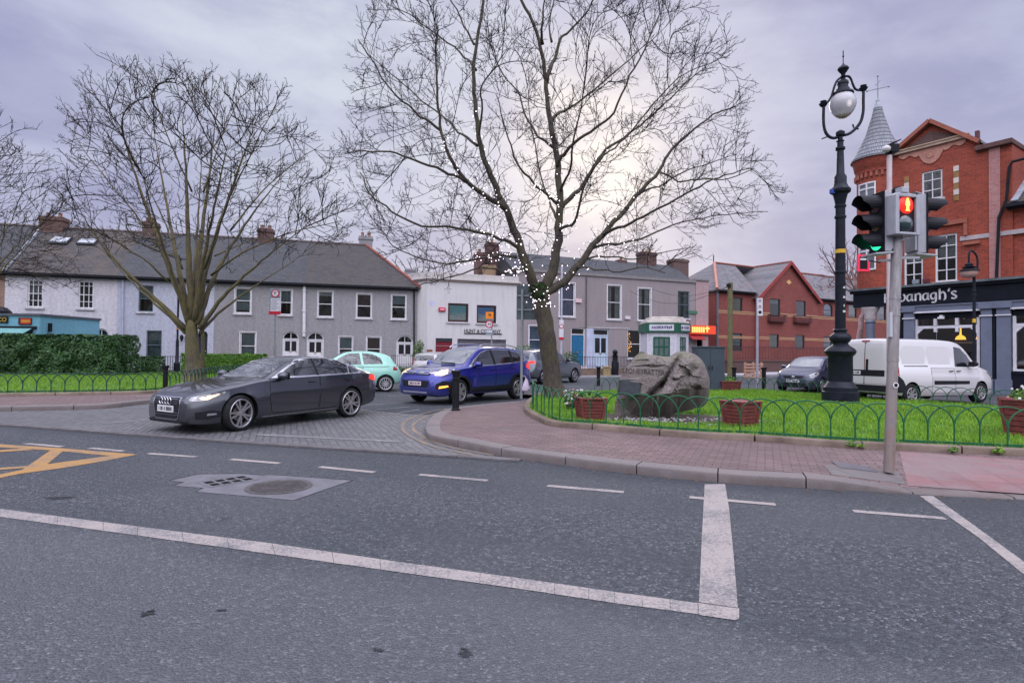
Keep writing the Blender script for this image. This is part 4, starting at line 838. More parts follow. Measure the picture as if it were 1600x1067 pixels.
m.box((x0 + (x1 - x0) * .62, -.386, z0 + .15), (x0 + (x1 - x0) * .68, -.3805, z1 - .05)); m.box((x0 + (x1 - x0) * .57, -.3868, z1 - .3), (x0 + (x1 - x0) * .74, -.3808, z1 - .16))
m.build('lit_letters', pm('sign_yellow', (1, .5, .1), .5, emit=1.1, ecol=(1, .45, .12), var=0), sg)

# ------------------------------------------------------------------ red brick flats
f = Fac('red_brick_flats', 'red brick flats with a steep gable and cream string courses', 'apartment block', (dp(1106, 560, 52.0).x, 52.0), 29)
x118 = f.L(1119, 500)[0]; EV = f.L(1120, 453)[1]; wr = f.L(1420, 500)[0]; gx0, gx1 = f.L(1187, 480)[0], f.L(1277, 480)[0]
AF = pm('flat_frame', (.035, .04, .045), .45, var=.15); HL = []
for q, c, ct in (((1144, 464.5, 1160, 486.5), BLIND, 1), ((1143, 520.5, 1159.5, 548.5), TEALC, .7), ((1287, 474, 1301, 494.5), CURTB, .8), ((1326, 476, 1338.5, 496), BLIND, .8), ((1287, 526, 1300.5, 546), TEALC, .8), ((1340, 528, 1352, 548), TEALC, .5), ((1370, 478, 1384, 500), BLIND, .6)):
    f.win(q, AF, rows=1 if c is BLIND else 2, sill=False, curt=c, ctop=ct, arch=(q[0] == 1287 and q[1] < 500), fw=.06)
f.wall([(x118 - .02, 0), (gx0, 0), (gx0, EV), (x118 - .02, EV)], BRK2, depth=8, holes=f.holes[:2]); f.wall([(gx1, 0), (wr, 0), (wr, EV), (gx1, EV)], BRK2, depth=8, holes=f.holes[2:]); f.holes = []
gy = -.45; ga = f.L(1233, 411, gy); g0, g1 = f.L(1186, 480, gy)[0], f.L(1278, 480, gy)[0]; ge = f.L(1187, 463, gy)[1]
for q, c, ct in (((1203, 467, 1219, 495), TEALC, .3), ((1244, 470, 1259, 495), pm('dark_red_curtain', (.08, .02, .03), .8), .9), ((1202, 522, 1217, 543.5), BLIND, 1), ((1242, 523.5, 1257, 545), DARK, 1)): f.win(q, AF, rows=1, sill=False, curt=c, ctop=ct, y=gy, fw=.06)
f.wall([(g0, 0), (g1, 0), (g1, ge), (ga[0], ga[1]), (g0, ge)], BRK2, y=gy, depth=7, name='gable_wall')
m = MB()
for a, b, y_ in ((f.L(1119, 484.5)[1], f.L(1119, 487.5)[1], 0), (f.L(1121, 524.5)[1], f.L(1121, 527)[1], 0)):
    for z in (max(a, b) - .06, min(a, b) - .06):
        for x0, x1, yy in ((x118, gx0, 0), (g0, g1, gy), (gx1, wr, 0)):
            cuts = [(h[0][0] - .0, h[1][0]) for h in f.holes if h[0][1] - .05 < z < h[2][1]] if yy else []
            xs = [x0]; 
            for c0, c1 in sorted(cuts): xs += [c0, c1]
            xs.append(x1)
            for i in range(0, len(xs), 2): m.box((xs[i], yy - .02, z), (xs[i+1], yy - .002, z + .09))
f.part('string_course', m, pm('cream_band', (.42, .25, .14), .8, var=.15, sc=4))
for q in ((1199, 493.5, 1224.5, 503), (1239, 495.5, 1265, 505)):
    x0, z0, x1, z1 = f.rect(*q, gy); m = MB(); m.box((x0, gy - .38, z0), (x1, gy - .03, z0 + .05))
    for k in range(5): z = z0 + (z1 - z0) * k / 4; m.box((x0, gy - .40, z), (x1, gy - .36, z + .07)); m.box((x0, gy - .38, z), (x0 + .05, gy - .02, z + .07)); m.box((x1 - .05, gy - .38, z), (x1, gy - .02, z + .07))
    f.part('window_box', m, pm('window_box_wood', (.07, .025, .03), .7))
m = MB(); a = f.L(1232.5, 441, gy); m.prism([(a[0] - .42, gy - .03, a[1]), (a[0], gy - .03, a[1] - .25), (a[0] + .42, gy - .03, a[1]), (a[0], gy - .03, a[1] + .25)], (0, .027, 0)); f.part('diamond', m, pm('cream_diamond', (.6, .34, .14), .8))
m = MB(); rz_ = f.L(1140, 414, 3.6)[1]; hx = f.L(1116, 412, 3.6)[0]; e = -.35
slab(m, [(x118 - .3, e, EV), (g0 - .0, e, EV), (g0 + 1.5, 3.6, rz_), (hx, 3.6, rz_)], .1); slab(m, [(x118 - .3, 8, EV), (x118 - .3, e, EV), (hx, 3.6, rz_)], .1); slab(m, [(g1, e, EV), (wr, e, EV), (wr, 3.6, rz_), (g1 - 1.5, 3.6, rz_)], .1); slab(m, [(x118 - .3, 8, EV), (wr, 8, EV), (wr, 3.6, rz_), (hx, 3.6, rz_)][::-1], .1)
ap = (ga[0], gy - .25, ga[1] + .1); bk_ = (ga[0], 7, ga[1] + .1)
slab(m, [(g0 - .35, gy - .25, ge - .15), ap, bk_, (g0 - .35, 7, ge - .15)], .1); slab(m, [ap, (g1 + .35, gy - .25, ge - .15), (g1 + .35, 7, ge - .15), bk_], .1)
rf = f.part('roof', m, SLD); m = MB(); m.tube([(hx, 3.6, rz_ + .05), (ga[0], 3.6, rz_ + .05)], .11, 6); m.tube([(ga[0] + .9, 3.6, rz_ + .05), (wr, 3.6, rz_ + .05)], .11, 6); m.tube([ap, bk_], .11, 6); m.tube([(x118 - .3, e, EV + .05), (hx, 3.6, rz_ + .05)], .16, 6, 1); m.tube([(hx - .1, 3.6, rz_), (hx - .1, 3.6, rz_ + .8)], .05, 6, 2)
f.part('ridge', m, [REDT, pm('pale_hip', (.36, .17, .14), .8), GUT], rf)
m = MB(); d_ = Vector((ap[0] - (g0 - .35), 0, ap[2] - ge + .15)).normalized()
for sx in (-1, 1):
    b_ = (g0 - .35 if sx < 0 else g1 + .35, gy - .28, ge - .25); m.bar((ap[0], gy - .28, ap[2] - .1), b_, .06, .32)
f.part('bargeboard', m, pm('red_barge', (.25, .04, .035), .6)); f.gutter(x118 - .3, g0 - .35, EV - .02, e - .02); f.gutter(g1 + .35, wr, EV - .02, e - .02); f.downpipe((1121, 455), (1121, 560), .09, -.14, GREYF)
wl = Fac('brick_garden_wall', 'low dark brick wall with railings before the red flats', 'wall', (dp(1137, 580, 44).x, 44.0), 22); w = wl.L(1330, 580)[0]; m = MB(); m.box((0, 0, 0), (w, .3, .95)); m.box((-.05, -.05, .95), (w + .05, .35, 1.05)); wl.part('wall', m, BRKP)
m = MB()
for k in range(int(w / .16)): m.bar((k * .16, .15, 1.05), (k * .16, .15, 2.15), .022)
m.bar((0, .15, 2.1), (w, .15, 2.1), .04); m.bar((0, .15, 1.2), (w, .15, 1.2), .04); wl.part('railing', m, pm('brown_iron', (.06, .03, .03), .6))

# ------------------------------------------------------------------ pub
f = Fac('corner_pub', 'red brick corner pub with a slated turret, gable and black painted shopfront', 'pub', (dp(1420, 555, 26).x, 26.0), -56)
xa, xb = f.L(1398, 400)[0], f.L(1582, 300)[0]; gz = f.L(1401, 243); gz2 = f.L(1515, 214); apx = f.L(1455, 190); sh_ = f.L(1529, 225); ptop = f.L(1565, 221)[1]; FT = f.L(1470, 441)[1]
GB = (gz[1] + gz2[1]) / 2; gxa, gxb = f.L(1401, 241)[0], f.L(1530, 225)[0]
f.win((1440, 266.5, 1472.5, 311.5), cols=2, rows=3, curt=CURT, cw=.25, rowz=[.33, .68]); f.win((1461, 366, 1495.5, 440), cols=2, rows=4, curt=CURT, ctop=.55, rowz=[.25, .5, .76]); f.win((1412.5, 374, 1442, 447), cols=2, rows=4, curt=CURT, ctop=.5, rowz=[.25, .5, .76])
f.wall([(xa - .5, FT - .4), (xb, FT - .4), (xb, ptop - .2), (gxb + .05, ptop - .2), (gxb - .0, f.L(1528, 225)[1]), (apx[0], apx[1] - .15), (gxa - .2, GB - .1), (xa - .5, GB - .1)], BRK, depth=6)
m = MB(); m.prism([(gxa + .25, -.01, GB + .12), (gxb - .55, -.01, GB + .12), (apx[0], -.01, apx[1] - .42)], (0, -.02, 0)); f.part('gable_infill', m, BRKP)
m = MB(); m.box((gxa - .1, -.16, GB - .02), (gxb - .3, -.003, GB + .10)); m.box((gxa - .1, -.2, GB + .10), (gxb - .3, -.003, GB + .15)); f.part('cornice', m, TRIM)
m = MB(); n = 44; tp_, bt = [], []
for i in range(n + 1):
    t = i / n; x = gxa + .1 + (gxb - .55 - gxa) * t; k = 2 * abs(t - .5)
    z = GB - .05 - (.62 * max(0, 1 - (k / .36) ** 2) ** .5 if k < .36 else .16 + .06 * math.sin((k - .36) * 16)) - .10 * (1 - k)
    tp_.append((x, GB - .022)); bt.append((x, z))
for i in range(n): m.prism([(tp_[i][0], -.045, tp_[i][1]), (tp_[i+1][0], -.045, tp_[i+1][1]), (bt[i+1][0], -.045, bt[i+1][1]), (bt[i][0], -.045, bt[i][1])], (0, .042, 0))
xc = (gxa + gxb) / 2 - .2; m.lathe([(.16, -.06), (.13, -.075), (.09, -.06), (.04, -.075)], 14, (xc, 0, GB - .36), 1, 'Y'); f.part('bargeboard', m, [SANDP, SANDP])
m = MB(); m.bar((gxa - .25, -.12, GB), (apx[0], -.12, apx[1]), .30, .16); m.bar((apx[0], -.12, apx[1]), (gxb + .05, -.12, sh_[1] + .05), .30, .16); co = f.part('gable_coping', m, brick_mat('gable_edge', (.30, .07, .04), (.36, .10, .06), (.2, .12, .1)))
m = MB(); m.box((gxb - .1, -.22, ptop - .2), (xb + .05, 6.1, ptop)); f.part('parapet', m, pm('dark_coping', (.10, .05, .045), .8, var=.3), bevel=.02)
m = MB(); slab(m, [(gxa - .2, -.1, GB + .1), (apx[0], -.1, apx[1] + .1), (apx[0], 6, apx[1] + .1), (gxa - .2, 6, GB + .1)], .1); slab(m, [(apx[0], -.1, apx[1] + .1), (gxb + .1, -.1, sh_[1] + .1), (gxb + .1, 6, sh_[1] + .1), (apx[0], 6, apx[1] + .1)], .1); f.part('roof', m, SLD)
for q, cnt in (((1489.5, 259, 1499.5, 314), 6), ((1412.5, 276, 1421.5, 325), 5)):
    x0, z0, x1, z1 = f.rect(*q); m = MB()
    for k in range(cnt): m.box((x0 + .02, -.03 - .02 * (k % 2), z0 + (z1 - z0) * k / cnt + .01), (x1 - .02, -.002, z0 + (z1 - z0) * (k + 1) / cnt - .01), k % 2)
    f.part('stone_blocks', m, [pm('tan_block', (.28, .15, .06), .8, var=.3), pm('pale_block', (.55, .47, .42), .8, var=.2)])
sc_ = f.L(1551, 367)[1]
for x0, x1 in ((xa, f.L(1412, 380)[0] - .12), (f.L(1442, 380)[0] + .12, f.L(1460.5, 380)[0] - .1), (f.L(1496, 380)[0] + .1, xb + 3)): m = MB(); m.box((x0, -.04, sc_ - .09), (x1, -.002, sc_ + .09)); f.part('string_course', m, pm('pale_band', (.36, .31, .32), .8, var=.2))
m = MB(); q = f.rect(1458, 346, 1512, 352); m.box((q[0], -.12, q[1]), (q[2], -.002, q[3] + .03)); m.box((q[2] - .12, -.10, sc_ + .12), (q[2], -.002, q[1])); f.part('hood_mould', m, MATS['gable_edge']); m = MB(); m.box((q[2] - .14, -.14, sc_ - .30), (q[2] + .45, -.045, sc_ - .17)); f.part('corbel', m, MATS['gable_edge'])
m = MB(); p_ = f.rect(1546, 232, 1556, 440); m.box((p_[0], -.05, p_[1]), (p_[2] + .15, -.002, ptop - .2)); f.part('corner_pier', m, brick_mat('pale_pier', (.36, .13, .11), (.42, .20, .19), (.35, .25, .25)))
a = f.L(1577, 258, -.1); b = f.L(1573, 312, -.1); c = f.L(1561, 340, -.1); d = f.L(1557, 440, -.1); m = MB(); m.tube([(a[0] + .9, -.12, a[1] + .15), (a[0] + .1, -.12, a[1] + .1), (a[0], -.12, a[1] - .1), (b[0], -.12, b[1]), (c[0], -.12, c[1]), (d[0], -.12, d[1])], .055, 8); f.part('downpipe', m, GUT, smooth=True)
# lower block to the right with its own slate roof
bz = f.L(1583, 321, .1)[1]; m = MB(); m.box((xb + .002, .1, FT - .4), (xb + 6, 6, bz)); m.box((xb + .002, .02, bz - .25), (xb + 6, .098, bz - .05)); f.part('wing_wall', m, BRK)
m = MB(); slab(m, [(xb - .15, -.25, bz), (xb + 6, -.25, bz), (xb + 6, 4, bz + 2.9), (xb + .002, 4, bz + 2.9)], .1); wr_ = f.part('wing_roof', m, SLC); m = MB(); m.bar((xb + .1, -.2, bz + .12), (xb + .1, 3.9, bz + 2.9), .22, .06); f.part('flashing', m, LEAD, wr_); f.gutter(xb - .15, xb + 6, bz - .02, -.30)
m = MB(); m.box((xb + .0, 3.0, bz), (xb + 6, 3.3, bz + 4.2)); f.part('rear_wall', m, BRKP)
m = MB(); q = f.rect(1523, 208, 1527, 219, 3); m.box((q[0], 3, q[1] - .6), (q[2] + .05, 3.2, q[3] + .1)); f.part('vent', m, pm('maroon_vent', (.10, .03, .04), .6))
# shopfront
y0 = -.45; FB = f.L(1500, 472, y0)[1]; FTT = f.L(1500, 439.5, y0)[1]; fxl = f.L(1333, 470, y0)[0]; fxr = xb + 6
BLK = pm('black_gloss', (.010, .012, .018), .35, var=.25, sc=2); BGREY = pm('blue_grey_paint', (.135, .15, .205), .5, var=.14, sc=2); WT = pm('white_gloss', (.62, .60, .64), .45, var=.1)
m = MB(); m.box((fxl, y0, FB), (fxr, .0, FTT - .22)); m.box((fxl - .1, y0 - .12, FTT - .22), (fxr, .0, FTT - .10)); m.box((fxl - .15, y0 - .22, FTT - .10), (fxr, .0, FTT), 1)
fs_ = f.part('fascia', m, [BLK, pm('verdigris_lead', (.10, .12, .13), .6, var=.5, sc=2)])
for x_ in (1326, 1413): pass
m = MB(); z1_ = FB - .02; z2_ = z1_ - .30; xl_ = f.L(1408, 500, -.3)[0]; m.box((xl_, -.38, z2_), (fxr, .0, z1_)); m.box((xl_, -.42, z1_ - .08), (fxr, -.382, z1_ - .02)); f.part('entablature', m, BGREY)
m = MB(); q0, q1 = f.L(1429, 487, -.3)[0], f.L(1532, 487, -.3)[0]; m.box((q0, -.40, z2_ - .07), (q1, -.2, z2_ - .002)); m.box((f.L(1580, 487, -.3)[0], -.40, z2_ - .07), (fxr, -.2, z2_ - .002)); f.part('white_rail', m, WT)
for x0p, x1p in ((1412, 1428.5), (1532.5, 1550), (1557, 1579)):
    x0, x1 = f.L(x0p, 520, -.33)[0], f.L(x1p, 520, -.33)[0]; m = MB(); m.box((x0, -.35, .6), (x1, .0, z2_ - .005)); m.box((x0 - .05, -.41, .0), (x1 + .05, .0, .6)); m.box((x0 - .04, -.40, z2_ - .32), (x1 + .04, -.352, z2_ - .26), 1); m.box((x0 - .07, -.44, z2_ - .005), (x1 + .07, -.425, z2_ + .25))
    f.part('pilaster', m, [BGREY, WT], bevel=.012)
a = f.L(1553.5, 500, -.2)[0]; m = MB(); m.tube([(a, -.25, 0), (a, -.25, z2_ - .2)], .08, 8); m.prism([(a - .22, -.32, z2_ + .02), (a + .22, -.32, z2_ + .02), (a + .09, -.28, z2_ - .35), (a - .09, -.28, z2_ - .35)], (0, .2, 0)); f.part('rainwater_pipe', m, BLK)
# shop windows: a real room behind them
RED = pm('pub_room', (.07, .035, .032), .9, var=.5, sc=1.5)
for xa_, xb_ in ((f.L(1430, 520, -.15)[0], f.L(1531.5, 520, -.15)[0]), (f.L(1583, 520, -.15)[0], fxr)):
    zt2 = z2_ - .08; zb2 = .95; m = MB(); w_ = .10
    m.box((xa_, -.2, zb2), (xa_ + w_, -.08, zt2 - .25)); m.box((xb_ - w_, -.2, zb2), (xb_, -.08, zt2 - .25)); zt3 = zt2 - .62; m.box((xa_ + w_, -.2, zt3 - .06), (xb_ - w_, -.08, zt3 + .06)); m.box((xa_ + w_, -.2, zb2), (xb_ - w_, -.08, zb2 + .08))
    k = 2
    for i in range(1, k + 1):
        x = xa_ + (xb_ - xa_) * i / (k + 1); m.box((x - .06, -.22, zt3 + .061), (x + .06, -.06, zt2 - .25)); m.box((x - .05, -.23, zt3 - .22), (x + .06, -.06, zt3 - .061))
    for sx, x in ((1, xa_ + w_), (-1, xb_ - w_)): m.prism([(x, -.19, zt3 - .06), (x + sx * .24, -.19, zt3 - .06), (x, -.19, zt3 - .30)], (0, .09, 0))
    wo = f.part('shop_window', m, WT); p = MB(); p.poly([(xa_ + w_, -.12, zb2), (xb_ - w_, -.12, zb2), (xb_ - w_, -.12, zt2 - .1), (xa_ + w_, -.12, zt2 - .1)]); f.part('pane', p, GL, wo)
    bx = MB(); bx.box((xa_, -.2, zt2 - .25), (xb_, -.0, zt2 + .0), 1)
    for q in (((xa_, 2.2, .3), (xb_, 2.25, zt2)), ((xa_, -.05, zb2 - .3), (xb_, 2.2, zb2 - .25)), ((xa_, -.05, zt2 + .01), (xb_, 2.2, zt2 + .05)), ((xa_ - .05, -.05, .3), (xa_ - .01, 2.2, zt2)), ((xb_ + .01, -.05, .3), (xb_ + .05, 2.2, zt2))): bx.box(*q)
    bx.box((xa_ + .2, 1.2, zt3 - .7), (xb_ - .2, 1.25, zt3 - .62), 2); bx.box((xa_ + .2, .9, zt3 - 1.2), (xb_ - .8, .95, zt3 - 1.12), 2)
    f.part('room', bx, [RED, BLK, pm('pale_shelf', (.40, .36, .36), .6)], wo)
    rs = MB(); rs.box((xa_, -.28, 0), (xb_, -.02, zb2 - .002)); rs.box((xa_ - .0, -.33, zb2 - .12), (xb_, -.281, zb2 - .002)); f.part('stall_riser', rs, BLK)
    for t in (.62, .93):
        lm = MB(); x = xa_ + (xb_ - xa_) * t; lm.lathe([(.20, -.12), (.16, .0), (.04, .09), (.02, .5)], 12, (x, .55, zt3 - .42)); f.part('pendant_lamp', lm, pm('amber_glow', (1, .5, .08), .5, emit=2.0, ecol=(1, .45, .06), var=0), wo)
m = MB(); m.box((f.L(1472, 500)[0], -.50, z2_ - .36), (f.L(1482, 500)[0], -.42, z2_ - .28)); m.box((f.L(1475, 500)[0], -.50, z2_ - .28), (f.L(1479, 500)[0], -.205, z2_ - .2)); f.part('spotlight', m, WT)
# open corner porch: column, back wall
c = f.L(1358.5, 500, -.3); m = MB(); m.lathe([(.26, 0), (.26, .4), (.20, .5), (.19, 2.2), (.19, FB - .75), (.24, FB - .7), (.2, FB - .62)], 18, (c[0], -.22, 0)); m.lathe([(.2, FB - .62), (.26, FB - .5), (.24, FB - .35), (.38, FB - .1), (.40, FB - .005)], 18, (c[0], -.22, 0), 1); f.part('porch_column', m, [BGREY, pm('cream_capital', (.48, .42, .42), .7, var=.2, sc=6)], smooth=True)
m = MB(); m.box((f.L(1398, 520, 0)[0], .0, 0), (f.L(1413, 520, 0)[0], .3, FB)); f.part('porch_wall', m, BLK)
# lettering, drawn as pen strokes in a half-uncial hand
def stroke_text(glyphs, size, y, x0, z0, mat, parent, pw=.055):
    m = MB(); cx = x0
    for wd_, strokes in glyphs:
        for st in strokes:
            P = [(cx + p[0] * size, z0 + p[1] * size) for p in st]; P = [Vector((p[0], 0, p[1])) for p in P]
            P = smooth_path(P, 5) if len(P) > 2 else P
            nib = Vector((math.cos(R(25)), 0, math.sin(R(25)))) * pw * size * 1.25; thin = Vector((-nib.z, 0, nib.x)).normalized() * pw * size * .55
            for i in range(len(P) - 1):
                a, b = P[i], P[i+1]; d = (b - a).normalized(); nn = Vector((-d.z, 0, d.x)); wd2 = abs(nn.dot(nib)) + abs(nn.dot(thin)); e = d * .012 * size
                q = [a - e - nn * wd2, b + e - nn * wd2, b + e + nn * wd2, a - e + nn * wd2]; m.poly([(p.x, y, p.z) for p in q])
        cx += wd_ * size
    return m.build('lettering', mat, parent)
A_ = [[(.62, .92), (.22, .86), (.08, .45), (.2, .08), (.5, .12), (.66, .45), (.66, .9)], [(.66, .95), (.66, .3), (.8, .04)]]
GLY = [(.95, [[(.12, 1.3), (.12, 0)], [(.75, .98), (.14, .5)], [(.3, .6), (.85, -.02)]]), (.92, A_), (.95, [[(.1, .95), (.14, .4), (.42, .03), (.72, .3), (.76, .7), (.6, 1.0)]]), (.92, A_),
       (.98, [[(.1, .95), (.18, .8), (.18, 0)], [(.18, .7), (.5, .98), (.76, .75), (.76, 0)]]), (.92, A_),
       (.95, [[(.62, .92), (.22, .86), (.08, .5), (.24, .14), (.52, .2), (.66, .5)], [(.66, .95), (.68, .1), (.56, -.32), (.18, -.3)]]), (.95, [[(.14, 1.45), (.16, 0)], [(.16, .65), (.45, .98), (.74, .7), (.76, .1), (.6, -.1)]]), (.42, [[(.3, 1.45), (.16, 1.0)]]),
       (.8, [[(.62, .88), (.3, .98), (.12, .75), (.35, .52), (.6, .3), (.45, .02), (.08, .1)]])]
tx0 = f.L(1381.5, 470, y0 - .0)[0]; tx1 = f.L(1497, 465, y0)[0]; tot = sum(g[0] for g in GLY); sz = (tx1 - tx0) / tot; tz = (f.L(1440, 469.5, y0)[1])
stroke_text(GLY, sz, y0 - .006, tx0, tz, pm('silver_letter', (.60, .58, .60), .4, var=.1), fs_, .085)
# turret on the corner
tc_ = f.L(1369, 300, .2); TX = tc_[0] - .05; ty = .5; Rt = (f.L(1400, 300, ty)[0] - f.L(1338, 300, ty)[0]) / 2; zb_ = FTT; ze = f.L(1369, 252, ty)[1]; za = f.L(1374, 158, ty)[1]
m = MB(); m.lathe([(Rt, zb_ - .02), (Rt, ze - .75), (Rt + .06, ze - .7), (Rt + .06, ze - .55), (Rt + .1, ze - .5), (Rt + .16, ze - .2), (Rt + .2, ze - .02)], 40, (TX, ty, 0)); tu = f.part('turret', m, BRK, smooth=True)
m = MB()
for k in range(26):
    a = 2 * math.pi * k / 26; m.box((TX + (Rt + .05) * math.cos(a) - .05, ty + (Rt + .05) * math.sin(a) - .05, ze - .95), (TX + (Rt + .05) * math.cos(a) + .05, ty + (Rt + .05) * math.sin(a) + .05, ze - .73))
f.part('corbel_band', m, MATS['gable_edge'], tu)
sl2 = NT('fishscale_slate'); o_ = sl2.co(); sp = sl2.n('ShaderNodeSeparateXYZ', {0: o_}); ang = sl2.ma('ARCTAN2', sl2.ma('ADD', sp.outputs[1], -ty), sl2.ma('ADD', sp.outputs[0], -TX))
vv = sl2.n('ShaderNodeCombineXYZ', {0: sl2.ma('MULTIPLY', ang, 3.2), 1: sl2.ma('MULTIPLY', sp.outputs[2], 1.0), 2: 0.0}).outputs[0]
bt_ = sl2.n('ShaderNodeTexBrick', {'Vector': vv, 'Color1': (.16, .17, .20), 'Color2': (.25, .26, .29), 'Mortar': (.05, .05, .06), 'Scale': 1.0, 'Mortar Size': .03, 'Mortar Smooth': .5, 'Brick Width': .34, 'Row Height': .20})
sl2.P(Base_Color=sl2.mix(sl2.rmp(sl2.noise(o_, 2, 5), .45, .7, 0, .4), bt_.outputs[0], (.12, .12, .13)), Roughness=.6); sl2.bump(sl2.ma('MULTIPLY', bt_.outputs[1], -1.0), .8, .03)
m = MB(); m.lathe([(Rt + .27, ze - .03), (Rt + .27, ze + .03), (Rt + .12, ze + .22), (Rt * .62, ze + (za - ze) * .42), (Rt * .30, ze + (za - ze) * .75), (.17, ze + (za - ze) * .9)], 40, (TX, ty, 0)); cn = f.part('cone_roof', m, sl2.m, smooth=True)
m = MB(); m.lathe([(.20, ze + (za - ze) * .88), (.17, ze + (za - ze) * .91), (.09, za - .05), (.09, za + .05), (.02, za + .1)], 16, (TX, ty, 0)); m.bar((TX, ty, za), (TX, ty, za + 1.25), .035); m.bar((TX - .42, ty - .15, za + .62), (TX + .42, ty + .15, za + .62), .03); m.bar((TX - .12, ty, za + .82), (TX + .12, ty, za + 1.0), .02); m.ball((TX - .42, ty - .15, za + .62), .05); m.ball((TX + .42, ty + .15, za + .62), .05); m.ball((TX, ty, za + 1.25), .05); f.part('finial', m, LEAD, cn)
# turret windows, set into the curve facing the corner
cdir = (CAM - (f.o + f.u * TX + f.n * ty)); cl_ = Vector((cdir.dot(f.u), cdir.dot(f.n), 0)).normalized()
for (px0, pz0, px1, pz1) in ((1339.5, 286.5, 1357.5, 318), (1339, 372, 1357, 425)):
    q0 = f.L(px0, pz1, ty - Rt * .8); q1 = f.L(px1, pz0, ty - Rt * .8); a0 = math.atan2(cl_.y, cl_.x) - .55; wd_ = .46; m = MB(); p = MB()
    def tpnt(da, z, r): a = a0 + da; return (TX + r * math.cos(a), ty + r * math.sin(a), z)
    z0, z1 = q0[1], q1[1]
    for k in range(6):
        d0, d1 = -wd_ + 2 * wd_ * k / 6, -wd_ + 2 * wd_ * (k + 1) / 6
        p.poly([tpnt(d0, z0, Rt + .012), tpnt(d1, z0, Rt + .012), tpnt(d1, z1, Rt + .012), tpnt(d0, z1, Rt + .012)])
        for zz in (z0, (z0 + z1) / 2 + .1, z1 - .07): m.prism([tpnt(d0, zz, Rt + .006), tpnt(d1, zz, Rt + .006), tpnt(d1, zz, Rt + .05), tpnt(d0, zz, Rt + .05)], (0, 0, .07))
    for da in (-wd_, 0, wd_ - .07): m.prism([tpnt(da, z0, Rt + .004), tpnt(da + .07, z0, Rt + .004), tpnt(da + .07, z0, Rt + .055), tpnt(da, z0, Rt + .055)], (0, 0, z1 - z0))
    wo = f.part('turret_window', m, WHITE); f.part('pane', p, pm('turret_glass', (.10, .11, .13), .08, 0, .3, 2, spec=.9), wo)
PUB = f

# ------------------------------------------------------------------ turquoise shop, kiosk, cabinet
p = dp(62, 520, 29); f = Fac('turquoise_kiosk_shop', 'turquoise single storey shop with an awning behind the laurel hedge', 'shop', (p.x - 7, 29), 0); TW = 7.0; TH = 3.2
m = MB(); m.box((0, 0, 0), (TW, 4.2, TH - .12)); f.part('wall', m, TURQ); m = MB(); m.box((-.06, -.06, TH - .12), (TW + .06, 4.26, TH)); f.part('coping', m, pm('dark_coping2', (.09, .10, .12), .7))
m = MB(); q = f.rect(-40, 511, 58, 513.5); m.box((0.1, -.08, q[1]), (TW - .15, -.002, q[3] + .05)); f.part('band', m, GUT)
z1 = f.L(30, 513)[1]; m = MB(); m.prism([(.1, -.02, z1), (TW - .35, -.02, z1), (TW - .35, -1.1, z1 - .55), (.1, -1.1, z1 - .55)], (0, 0, .03)); m.poly([(TW - .34, -.02, z1), (TW - .34, -1.1, z1 - .55), (TW - .34, -.02, z1 - .55)], 1); f.part('awning', m, [pm('teal_awning', (.16, .36, .36), .7, var=.1), GUT])  # black sheet stands in for the shade in the awning's open side
for q, cs in (((-14, 494.5, 12, 504.5), ((.02, .02, .02), (.65, .34, .02))), ((29, 496.5, 48.5, 507), ((.06, .02, .02), (.55, .06, .03)))):
    a = f.rect(*q, -.05); m = MB(); m.box((a[0], -.07, a[1]), (a[2], -.004, a[3])); sgo = m.build('shop_sign', pm('signb%d' % q[0], cs[0], .5), None); place(sgo, f)
    tag(sgo, 'black sign with yellow letters on the turquoise shop' if q[0] < 0 else 'red sign with yellow lettering on the turquoise shop', 'shop sign')
    if q[0] < 0: text_obj('lettering', 'CO', .30, pm('sign_y', (.62, .36, .02), .5), sgo, Matrix.Translation((a[2] - .26, -.075, (a[1] + a[3]) / 2)) @ UPRIGHT, 1.0)
    else:
        m = MB(); m.box((a[0] + .12, -.074, a[1] + .03), (a[2], -.0705, a[3] - .03)); m.box((a[0] + .14, -.078, a[1] + .11), (a[2] - .02, -.0745, a[3] - .11), 1); m.build('panel', [pm('signr', (.50, .04, .02), .5), pm('signo', (.60, .24, .03), .5)], sgo)
m = MB(); m.box((TW - .25, -.005, 0), (TW + .01, .2, TH - .13)); f.part('pier', m, pm('pale_turq', (.22, .50, .62), .7)) if False else None
m = MB(); a = Vector((TW + .1, .6, 2.35)); m.box((TW + .002, .5, 2.3), (TW + .14, .62, 2.75)); m.box((TW + .002, .45, 2.05), (TW + .09, .7, 2.2)); m.bar((TW, 1.3, 2.0), (TW + .25, 1.2, 2.1), .08); f.part('wall_light', m, GUT)
m = MB(); m.lathe([(1.2, 0), (1.2, .2), (1.0, .42), (.6, .5), (.02, .52)], 24, (TW - 4.4, 1.6, TH)); f.part('roof_cover', m, BLK, smooth=True)

